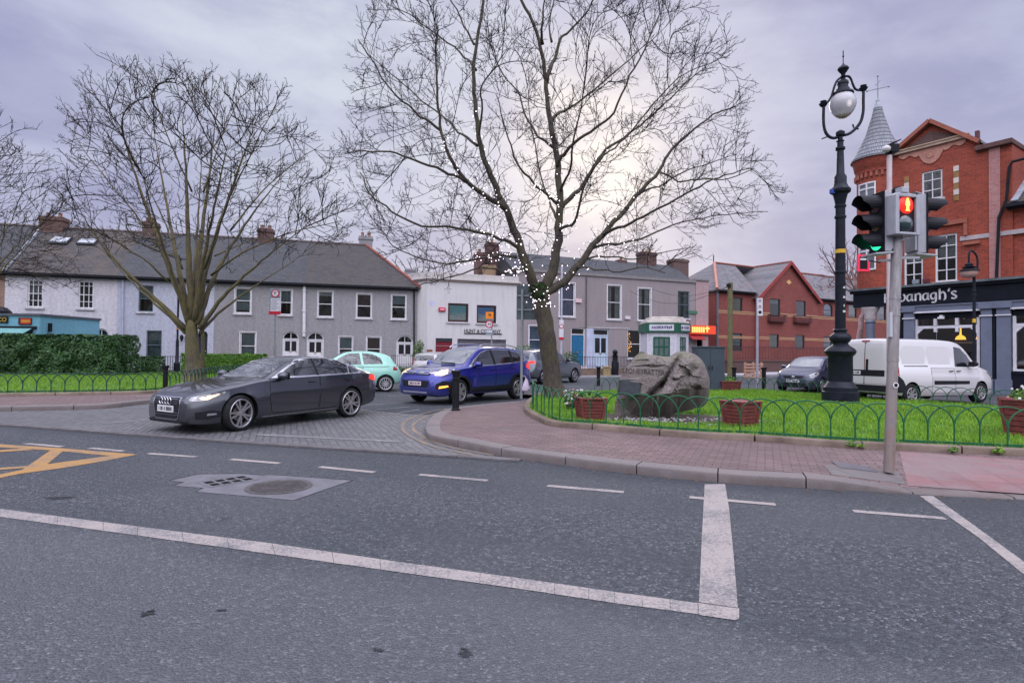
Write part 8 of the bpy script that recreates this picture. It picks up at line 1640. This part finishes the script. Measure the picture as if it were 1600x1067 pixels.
# dark grey five-door coupe
sp = dict(L=4.71, fo=.87, wb=2.81, wr=.335, rim=.80, spokes=5, spw=.034, arch=1.10, steer=R(9), tum=.42,
  top=[(0,.60),(.03,.66),(.12,.715),(.35,.785),(.7,.86),(1.1,.915),(1.42,.955),(1.55,1.0),(1.9,1.175),(2.2,1.305),(2.45,1.365),(2.8,1.39),(3.2,1.37),(3.6,1.295),(3.95,1.185),(4.25,1.07),(4.5,1.0),(4.60,.975),(4.67,.87),(4.71,.70)],
  belt=[(0,.55),(.3,.72),(.9,.84),(1.4,.92),(2.5,.965),(3.5,.995),(4.2,.995),(4.6,.93),(4.71,.66)],
  plan=[(0,.60),(.04,.68),(.12,.755),(.25,.815),(.45,.865),(.8,.91),(1.3,.925),(3.7,.925),(4.1,.90),(4.4,.845),(4.6,.77),(4.71,.66)],
  bot=[(0,.19),(.3,.155),(.9,.165),(3.7,.18),(4.2,.22),(4.71,.30)])
c = Car(sp, 'dark grey metallic five door saloon with lit headlamps crossing the setts', 'car', 'saloon_car', paint_mat('grey_metallic', (.028, .032, .046), .6, .32), (0, 0, 0), (-1.39, -2.40)); c.root.scale = (.965, .965, .985); c.at_wheel(gp(369, 674), 'front', 1)
c.both('window_trim', [(1.56,.958),(1.68,1.0),(2.06,1.195),(2.32,1.312),(2.7,1.362),(3.15,1.350),(3.55,1.276),(3.92,1.146),(4.10,1.035),(3.98,.995),(3.0,.972),(2.2,.950)], CHR, .006)
for v in 'LR':
    w_ = c.panel('side_window', [[(1.72,.985),(2.10,1.175),(2.36,1.282),(2.68,1.325),(2.70,.992),(2.2,.985)], [(2.74,.994),(2.72,1.33),(3.15,1.312),(3.52,1.24),(3.66,1.185),(3.60,1.012)], [(3.64,1.014),(3.70,1.168),(3.86,1.115),(3.99,1.04),(3.93,1.022)]], v, CGL, .009)
    c.panel('pillar', [[(2.69,.985),(2.67,1.332),(2.74,1.334),(2.76,.987)]], v, TRIMB, .0095)
c.panel('windscreen', [[(1.50,.68),(1.44,.4),(1.42,0),(1.44,-.4),(1.50,-.68),(2.12,-.575),(2.20,-.53),(2.17,0),(2.20,.53),(2.12,.575)]], 'T', SCR, .006); c.panel('rear_window', [[(3.42,.48),(3.40,0),(3.42,-.48),(4.22,-.58),(4.28,0),(4.22,.58)]], 'T', CGL, .006)
c.door([(1.52,.93),(1.50,.6),(1.56,.30),(2.70,.28),(2.75,.60),(2.74,.965),(2.2,.95)], (2.55,.855)); c.door([(2.78,.968),(2.79,.6),(2.74,.28),(3.22,.30),(3.33,.52),(3.56,.72),(3.72,.80),(3.68,.985),(3.3,.98)], (3.55,.875))
for v in 'LR':
    h = c.panel('headlight', [[(.06,.595),(.05,.655),(.25,.70),(.58,.755),(.60,.725),(.42,.66),(.26,.60)]], v, LAMPC, .006); c.panel('bulb', [[(.20,.615),(.16,.65),(.30,.685),(.50,.715),(.40,.665),(.28,.615)]], v, LAMPW, .012, h); c.panel('air_intake', [[(.10,.28),(.09,.40),(.35,.43),(.50,.40),(.52,.30),(.30,.27)]], v, TRIMB, .005)
    f_ = c.panel('fog_light', [[(.26,.335),(.27,.375),(.42,.375),(.42,.345)]], v, CHR, .012)
    c.panel('taillight', [[(4.30,.86),(4.34,.95),(4.55,.965),(4.66,.93),(4.68,.82),(4.52,.80)]], v, LAMPR, .006); c.panel('sill_trim', [[(1.35,.215),(1.35,.235),(3.25,.255),(3.25,.235)]], v, CHR, .006)
g_ = c.panel('grille', [[(-.42,.66),(.42,.66),(.44,.55),(.38,.28),(.33,.245),(-.33,.245),(-.38,.28),(-.44,.55)]], 'F', CHR, .010); c.panel('mesh', [[(-.385,.64),(.385,.64),(.405,.55),(.35,.29),(.31,.27),(-.31,.27),(-.35,.29),(-.405,.55)]], 'F', TRIMB, .016, g_)
c.panel('slats', [[(-.38,z),(.38,z),(.38,z+.012),(-.38,z+.012)] for z in (.335,.375,.535,.57,.605)], 'F', pm('dark_chrome', (.18,.18,.2), .3, .8), .022, g_); m = MB()
for k in range(4): p, n = c.ray('F', -.135 + .09 * k, .585); m.tube([p + Vector((.034, .058 * math.cos(6.2832*i/20), .058 * math.sin(6.2832*i/20))) for i in range(21)], .009, 6)
m.build('emblem', CHR, g_); c.plate('F', .445, .25, .058, .035, seed=3); c.mirror(1.72, 1.0, c.paint); c.panel('splitter', [[(-.62,.20),(.62,.20),(.62,.235),(-.62,.235)]], 'F', TRIMB, .02)

# blue crossover
sp = dict(L=4.52, fo=.90, wb=2.69, wr=.355, rim=.70, spokes=5, arch=1.15, steer=R(8), tum=.34, spw=.05,
  top=[(0,.66),(.03,.80),(.10,.90),(.35,.985),(.8,1.055),(1.12,1.10),(1.25,1.15),(1.55,1.37),(1.85,1.555),(2.15,1.64),(2.6,1.675),(3.2,1.665),(3.8,1.60),(4.15,1.545),(4.25,1.44),(4.38,1.12),(4.47,.98),(4.52,.70)],
  belt=[(0,.60),(.2,.84),(.6,.95),(1.15,1.03),(2.2,1.075),(3.3,1.13),(4.2,1.20),(4.52,.66)],
  plan=[(0,.60),(.04,.70),(.12,.78),(.3,.85),(.55,.895),(.9,.915),(3.6,.915),(4.0,.885),(4.3,.82),(4.45,.76),(4.52,.66)],
  bot=[(0,.30),(.25,.235),(.9,.25),(3.6,.27),(4.1,.30),(4.52,.42)])
c = Car(sp, 'deep blue crossover with bright headlamps waiting behind the bollard', 'car', 'crossover_car', paint_mat('deep_blue', (.008, .014, .21), .45, .28), (0, 0, 0), (-.617, -.787)); c.at_wheel(gp(716, 631.7), 'front', 1)
c.both('window_trim', [(1.30,1.055),(1.6,1.27),(1.95,1.47),(2.25,1.555),(2.7,1.585),(3.3,1.57),(3.85,1.50),(4.05,1.40),(4.12,1.235),(3.2,1.135),(2.2,1.09)], CHR, .003)
for v in 'LR':
    c.panel('side_window', [[(1.42,1.10),(1.95,1.445),(2.3,1.54),(2.40,1.545),(2.42,1.12),(2.2,1.11)], [(2.50,1.125),(2.48,1.55),(2.7,1.562),(3.2,1.55),(3.30,1.545),(3.30,1.168)], [(3.40,1.178),(3.40,1.535),(3.82,1.475),(3.99,1.385),(4.04,1.25)]], v, CGL, .008)
    c.panel('pillar', [[(2.41,1.115),(2.39,1.553),(2.50,1.557),(2.52,1.12)], [(3.29,1.16),(3.29,1.55),(3.41,1.54),(3.41,1.175)]], v, TRIMB, .0085)
    h = c.panel('headlight', [[(.10,.82),(.08,.90),(.35,.99),(.78,1.045),(.72,.985),(.45,.87),(.25,.82)]], v, LAMPC, .006); c.panel('bulb', [[(.12,.83),(.11,.89),(.35,.965),(.52,.99),(.42,.88),(.26,.83)]], v, LAMPW, .012, h)
    f_ = c.panel('air_intake', [[(.07,.46),(.08,.60),(.25,.68),(.48,.66),(.50,.52),(.3,.46)]], v, TRIMB, .005); c.panel('fog_light', [[(.14,.475),(.16,.535),(.40,.555),(.44,.515)]], v, LAMPO, .011, f_)
    c.panel('cladding', [[(1.34,.27),(1.36,.44),(1.5,.46),(3.1,.50),(3.16,.47),(3.16,.29)]], v, TRIMB, .006); fo_ = sp['fo']
    for ax in (0, sp['wb']):
        rg = [(fo_ + ax + .50 * math.cos(R(a)), .366 + .475 * math.sin(R(a))) for a in range(-8, 190, 12)] + [(fo_ + ax + .405 * math.cos(R(a)), .366 + .405 * math.sin(R(a))) for a in range(188, -10, -12)]; m = MB()
        for i in range(len(rg) // 2 - 1): c.sheet(m, [rg[i], rg[i+1], rg[-2-i], rg[-1-i]], v, .007, 0, .2)
        m.build('arch_trim', TRIMB, c.root)
    c.panel('taillight', [[(4.05,1.02),(4.12,1.14),(4.34,1.16),(4.46,1.02),(4.44,.92),(4.2,.95)]], v, LAMPR, .006)
c.panel('windscreen', [[(1.28,.66),(1.20,.35),(1.18,0),(1.20,-.35),(1.28,-.66),(1.88,-.60),(1.94,-.55),(1.92,0),(1.94,.55),(1.88,.60)]], 'T', SCR, .006); c.panel('rear_window', [[(-.55,1.25),(.55,1.25),(.48,1.50),(-.48,1.50)]], 'B', CGL, .006)
c.door([(1.26,1.00),(1.24,.75),(1.34,.48),(2.42,.48),(2.46,1.07),(2.0,1.045)], (2.28,.97)); c.door([(2.49,1.075),(2.45,.48),(3.02,.50),(3.16,.72),(3.42,.84),(3.42,1.12)], (3.25,1.02))
c.panel('grille', [[(-.50,.835),(.50,.835),(.52,.885),(-.52,.885)]], 'F', TRIMB, .012); c.panel('grille_bar', [[(-.48,.855),(.48,.855),(.48,.870),(-.48,.870)]], 'F', CHR, .018); c.panel('lower_grille', [[(-.50,.50),(.50,.50),(.54,.68),(-.54,.68)]], 'F', TRIMB, .010); c.panel('skid_plate', [[(-.46,.34),(.46,.34),(.5,.375),(-.5,.375)]], 'F', pm('skid_grey', (.30,.30,.33), .4, .5), .012)
p, n = c.ray('F', 0, .862); m = MB(); m.ball(p + Vector((.02, 0, 0)), .06, 14, 8, 0, (.3, 1.3, .55)); m.build('emblem', pm('blue_oval', (.03, .06, .25), .3), c.root); c.plate('F', .60, .25, .055, .022, seed=5, mat=pm('plate_pinkish', (.62, .50, .54), .5, var=.1)); c.mirror(1.52, 1.13, c.paint)
for sd in (1, -1):
    m = MB(); P = [Vector((c.x(q), sd * .60, z)) for q, z in ((1.98, 1.615), (2.1, 1.69), (2.5, 1.735), (3.2, 1.725), (3.75, 1.66), (3.9, 1.58))]; m.tube(smooth_path(P, 3), .02, 6); m.build('roof_rail', CHR, c.root, smooth=True)
m = MB(); m.bar((c.x(1.22), .35, 1.155), (c.x(1.26), -.25, 1.165), .025); m.build('wiper', TRIMB, c.root)

def simple_car(sp, label, name, paint, loc, head, dlo, wins, scr, rear, doors, extra=None, lit=False):
    c = Car(sp, label, 'car', name, paint, loc, head)
    for v in 'LR': c.panel('side_window', wins, v, CGL, .006)
    c.panel('windscreen', [scr], 'T', SCR, .006); c.panel('rear_window', [rear], 'B', CGL, .006)
    for d, h in doors: c.door(d, h)
    return c
# mint hatchback
sp = dict(L=3.56, fo=.66, wb=2.30, wr=.298, rim=.74, spokes=12, double=False, spw=.020, arch=1.12, tum=.30, rmat=pm('silver_cover', (.5, .5, .52), .4, .4),
  top=[(0,.55),(.04,.70),(.14,.82),(.4,.93),(.75,.99),(.88,1.04),(1.15,1.24),(1.4,1.385),(1.7,1.46),(2.2,1.488),(2.7,1.44),(3.0,1.365),(3.15,1.27),(3.32,1.03),(3.44,.90),(3.52,.80),(3.56,.60)],
  belt=[(0,.5),(.15,.74),(.5,.87),(.9,.93),(2.2,.965),(3.1,.98),(3.4,.86),(3.56,.56)], plan=[(0,.45),(.06,.58),(.18,.68),(.4,.76),(.7,.81),(2.9,.815),(3.2,.765),(3.42,.68),(3.56,.52)], bot=[(0,.26),(.3,.20),(2.9,.22),(3.56,.34)])
c = simple_car(sp, 'small mint green retro hatchback parked before the grey house', 'small_hatchback', paint_mat('mint', (.27, .56, .46), .0, .35), (0, 0, 0), (-.95, -.31), None, [[(1.02,.98),(1.35,1.24),(1.62,1.375),(2.02,1.405),(2.10,.995)], [(2.18,1.0),(2.12,1.405),(2.5,1.36),(2.78,1.24),(2.86,1.02)]], [(.95,.56),(.90,0),(.95,-.56),(1.42,-.50),(1.45,0),(1.42,.50)], [(-.5,1.0),(.5,1.0),(.45,1.28),(-.45,1.28)], [([(1.0,.93),(.98,.6),(1.04,.28),(2.10,.28),(2.16,.6),(2.15,.965)], (1.98,.80))])
c.at_wheel(gp(602, 612), 'rear', 1); c.mirror(1.18, 1.0, c.paint, .1); [c.panel('taillight', [[(3.22,.78),(3.24,.92),(3.36,.92),(3.40,.78)]], v, LAMPD, .006) for v in 'LR']; c.both('waist_line', [(1.0,.885),(1.0,.895),(3.1,.925),(3.1,.915)], TRIMB, .006); [c.panel('headlight', [[(.10,.66),(.12,.80),(.30,.82),(.36,.68)]], v, LAMPC, .006) for v in 'LR']
# grey sport utility behind the trunk
sp = dict(L=4.49, fo=.88, wb=2.68, wr=.35, rim=.70, arch=1.13, tum=.32, top=[(0,.62),(.03,.80),(.12,.92),(.4,1.0),(.9,1.05),(1.2,1.09),(1.4,1.2),(1.8,1.47),(2.1,1.59),(2.6,1.65),(3.3,1.64),(3.9,1.58),(4.15,1.53),(4.28,1.36),(4.40,1.10),(4.46,1.0),(4.49,.70)],
  belt=[(0,.58),(.2,.86),(.6,.96),(1.2,1.02),(2.5,1.05),(4.1,1.10),(4.49,.66)], plan=[(0,.62),(.05,.74),(.2,.84),(.5,.90),(.9,.92),(3.7,.92),(4.1,.89),(4.4,.83),(4.49,.72)], bot=[(0,.28),(.3,.23),(3.7,.25),(4.49,.38)])
c = simple_car(sp, 'mid grey sport utility car with red tail lamps behind the trunk', 'utility_car', paint_mat('steel_grey', (.10, .11, .135), .5, .3), (0, 0, 0), (.62, .78), None, [[(1.45,1.07),(1.9,1.40),(2.2,1.515),(2.42,1.535),(2.44,1.085)], [(2.52,1.09),(2.50,1.54),(3.2,1.53),(3.28,1.11)], [(3.36,1.12),(3.34,1.52),(3.8,1.47),(3.98,1.36),(4.0,1.15)]], [(1.35,.64),(1.26,0),(1.35,-.64),(1.95,-.56),(1.98,0),(1.95,.56)], [(-.62,1.16),(.62,1.16),(.52,1.48),(-.52,1.48)], [([(1.3,1.0),(1.28,.7),(1.36,.36),(2.44,.36),(2.48,1.03)], (2.3,.93)), ([(2.51,1.03),(2.47,.36),(3.0,.38),(3.15,.62),(3.42,.8),(3.42,1.06)], (3.25,.96))])
c.at_wheel(gp(848, 600.5), 'rear', -1); c.mirror(1.6, 1.12, c.paint); [c.panel('taillight', [[(-.80*k,.98),(-.42*k,1.0),(-.42*k,1.08),(-.80*k,1.09)]], 'B', LAMPR, .008) for k in (1,-1)]; [c.panel('taillight', [[(4.18,.97),(4.18,1.08),(4.42,1.08),(4.45,.98)]], v, LAMPR, .006) for v in 'LR']; c.panel('bumper', [[(-.78,.42),(.78,.42),(.78,.58),(-.78,.58)]], 'B', TRIMB, .01); c.plate('B', .82, seed=7)
for sd in (1, -1): m = MB(); m.tube(smooth_path([Vector((c.x(q), sd * .62, z)) for q, z in ((2.0, 1.56), (2.15, 1.65), (3.0, 1.70), (3.8, 1.63), (3.95, 1.56))], 3), .018, 6); m.build('roof_rail', CHR, c.root, smooth=True)
# silver hatchback parked beyond
hs_ = dict(L=3.92, fo=.78, wb=2.49, wr=.30, rim=.70, arch=1.12, tum=.34, top=[(0,.52),(.03,.66),(.12,.76),(.4,.86),(.85,.955),(1.0,1.0),(1.35,1.21),(1.7,1.375),(2.1,1.45),(2.6,1.462),(3.2,1.42),(3.55,1.36),(3.66,1.25),(3.78,1.0),(3.86,.86),(3.92,.60)],
  belt=[(0,.48),(.15,.68),(.5,.80),(1.0,.90),(2.2,.95),(3.5,1.0),(3.92,.56)], plan=[(0,.54),(.05,.64),(.15,.72),(.35,.785),(.7,.83),(3.2,.84),(3.55,.80),(3.8,.72),(3.92,.60)], bot=[(0,.24),(.3,.19),(3.3,.21),(3.92,.34)])
WINS = [[(1.2,.945),(1.65,1.24),(1.95,1.345),(2.22,1.365),(2.26,.965)], [(2.34,.97),(2.30,1.368),(2.9,1.345),(3.25,1.27),(3.38,1.02)]]; SCRN = [(1.1,.58),(1.04,0),(1.1,-.58),(1.72,-.53),(1.76,0),(1.72,.53)]; RW = [(-.56,1.02),(.56,1.02),(.48,1.30),(-.48,1.30)]; DRS = [([(1.08,.88),(1.06,.6),(1.14,.28),(2.26,.28),(2.31,.92)], (2.12,.84)), ([(2.34,.92),(2.30,.28),(2.72,.30),(2.85,.52),(3.05,.68),(3.05,.96)], (2.9,.88))]
h_ = Vector((.30, .954)); p = dp(660, 590, 28.6); c = simple_car(hs_, 'silver grey hatchback seen from behind beyond the blue crossover', 'hatchback', paint_mat('silver', (.30, .29, .29), .5, .35), (p.x + h_.x * 1.9, 28.6 + h_.y * 1.9, 0), h_, None, WINS, SCRN, RW, DRS)
[c.panel('taillight', [[(3.45,.80),(3.42,1.05),(3.50,1.22),(3.66,1.18),(3.78,.98),(3.80,.82)]], v, LAMPD, .008) for v in 'LR']; c.plate('B', .72, seed=9)
# dark blue hatchback at the right
h_ = Vector((-.75, -.66)); p = gp(1240, 613); c = simple_car(hs_, 'dark navy hatchback facing the lamp post behind the lawn', 'hatchback', paint_mat('navy', (.012, .016, .050), .4, .3), (p.x - h_.x * 1.95, p.y - h_.y * 1.95, 0), h_, None, WINS, SCRN, RW, DRS)
for v in 'LR': c.panel('headlight', [[(.08,.60),(.07,.70),(.30,.80),(.62,.86),(.58,.78),(.35,.64)]], v, LAMPC, .006); c.panel('air_intake', [[(.08,.34),(.08,.42),(.3,.42),(.3,.34)]], v, TRIMB, .005)
c.panel('grille', [[(-.36,.58),(.36,.58),(.42,.67),(-.42,.67)]], 'F', TRIMB, .010); c.panel('lower_grille', [[(-.44,.28),(.44,.28),(.46,.38),(-.46,.38)]], 'F', TRIMB, .010); c.plate('F', .47, .25, .055, .02, seed=11); c.mirror(1.34, 1.0, c.paint, .12); p_, n_ = c.ray('F', 0, .625); m = MB(); m.ball(p_ + Vector((.02, 0, 0)), .05, 12, 8, 0, (.3, 1.4, .6)); m.build('emblem', CHR, c.root)
# white van
sp = dict(L=4.74, fo=.88, wb=3.10, wr=.32, rim=.64, spokes=7, double=False, spw=.05, arch=1.14, tum=.10, hmat=TRIMB, rmat=pm('dull_alloy', (.34, .33, .34), .45, .5),
  top=[(0,.60),(.03,.78),(.10,.92),(.35,1.03),(.75,1.12),(.92,1.18),(1.2,1.45),(1.5,1.74),(1.75,1.88),(2.1,1.95),(3,1.98),(4.4,1.97),(4.60,1.94),(4.66,1.88),(4.70,1.5),(4.72,1.0),(4.74,.65)],
  belt=[(0,.55),(.12,.80),(.4,.94),(.9,1.06),(1.3,1.10),(4.6,1.12),(4.74,.60)], plan=[(0,.60),(.05,.70),(.18,.80),(.4,.86),(.8,.905),(4.3,.905),(4.62,.885),(4.70,.86),(4.74,.83)], bot=[(0,.26),(.3,.22),(4.2,.25),(4.74,.36)])
c = Car(sp, 'white panel van parked in front of the pub', 'van', 'panel_van', paint_mat('van_white', (.50, .475, .48), .0, .38), (0, 0, 0), (.925, .38)); c.root.scale = (1.06, 1, 1); c.at_wheel((11.72, 16.70, .06), 'rear', -1)
for v in 'LR':
    c.panel('side_window', [[(1.12,1.13),(1.45,1.50),(1.70,1.70),(1.98,1.745),(2.04,1.13)]], v, CGL, .006); c.panel('taillight', [[(4.50,.88),(4.48,1.2),(4.52,1.52),(4.69,1.54),(4.72,1.2),(4.72,.86)]], v, LAMPD, .010); c.panel('side_moulding', [[(1.45,.60),(1.45,.70),(3.05,.72),(3.05,.60)]], v, TRIMB, .008); c.panel('bumper_corner', [[(4.30,.38),(4.24,.55),(4.36,.74),(4.52,.86),(4.72,.86),(4.73,.40)]], v, TRIMB, .008)
    for q in ([(2.25,1.22),(2.22,1.66),(2.30,1.74),(3.15,1.74),(3.2,1.68),(3.2,1.22)], [(3.36,1.22),(3.34,1.68),(3.40,1.74),(4.2,1.74),(4.32,1.60),(4.32,1.22)]):
        m = MB(); c.sheet(m, q, v, .0035, 0, .12); m.build('panel_pressing', c.paint, c.root, smooth=True)
    c.panel('slide_rail', [[(3.25,1.135),(3.25,1.16),(4.25,1.16),(4.25,1.135)]], v, TRIMB, .006)
    c.panel('headlight', [[(.10,.80),(.12,.94),(.5,1.05),(.55,.95),(.3,.82)]], v, LAMPC, .006)
c.door([(1.0,1.06),(.98,.8),(1.20,.45),(1.24,.36),(2.06,.36),(2.10,1.08)], (1.95,1.0)); c.door([(2.14,1.09),(2.13,.36),(3.10,.36),(3.14,1.1)], (2.28,1.0))
c.panel('windscreen', [[(1.0,.68),(.95,0),(1.0,-.68),(1.52,-.66),(1.58,0),(1.52,.66)]], 'T', SCR, .006)
for k in (1, -1):
    m = MB(); c.sheet(m, [(.012*k,.62),(.74*k,.62),(.74*k,1.80),(.012*k,1.82)], 'B', .010, 0, .1); d = m.build('rear_door', c.paint, c.root, smooth=True); c.panel('hinge', [[(.70*k,z),(.78*k,z),(.78*k,z+.05),(.70*k,z+.05)] for z in (1.0, 1.55)], 'B', c.paint, .02, d)
m = MB(); c.sheet(m, [(-.03,.60),(.03,.60),(.03,1.84),(-.03,1.84)], 'B', .004, 0, .1); m.build('door_seam', MATS['dark_hole'], c.root); c.panel('trim_band', [[(-.62,.84),(.78,.84),(.78,1.02),(-.62,1.02)]], 'B', TRIMB, .016); c.plate('B', .93, .25, .055, .022, .36, seed=13); c.panel('door_pull', [[(-.12,.98),(-.04,.98),(-.04,1.34),(-.12,1.34)]], 'B', TRIMB, .016); c.panel('brake_light', [[(-.12,1.865),(.12,1.865),(.12,1.90),(-.12,1.90)]], 'B', LAMPD, .014); c.panel('rear_bumper', [[(-.80,.40),(.80,.40),(.80,.58),(-.80,.58)]], 'B', TRIMB, .03)
c.mirror(1.42, 1.22, TRIMB, .16)
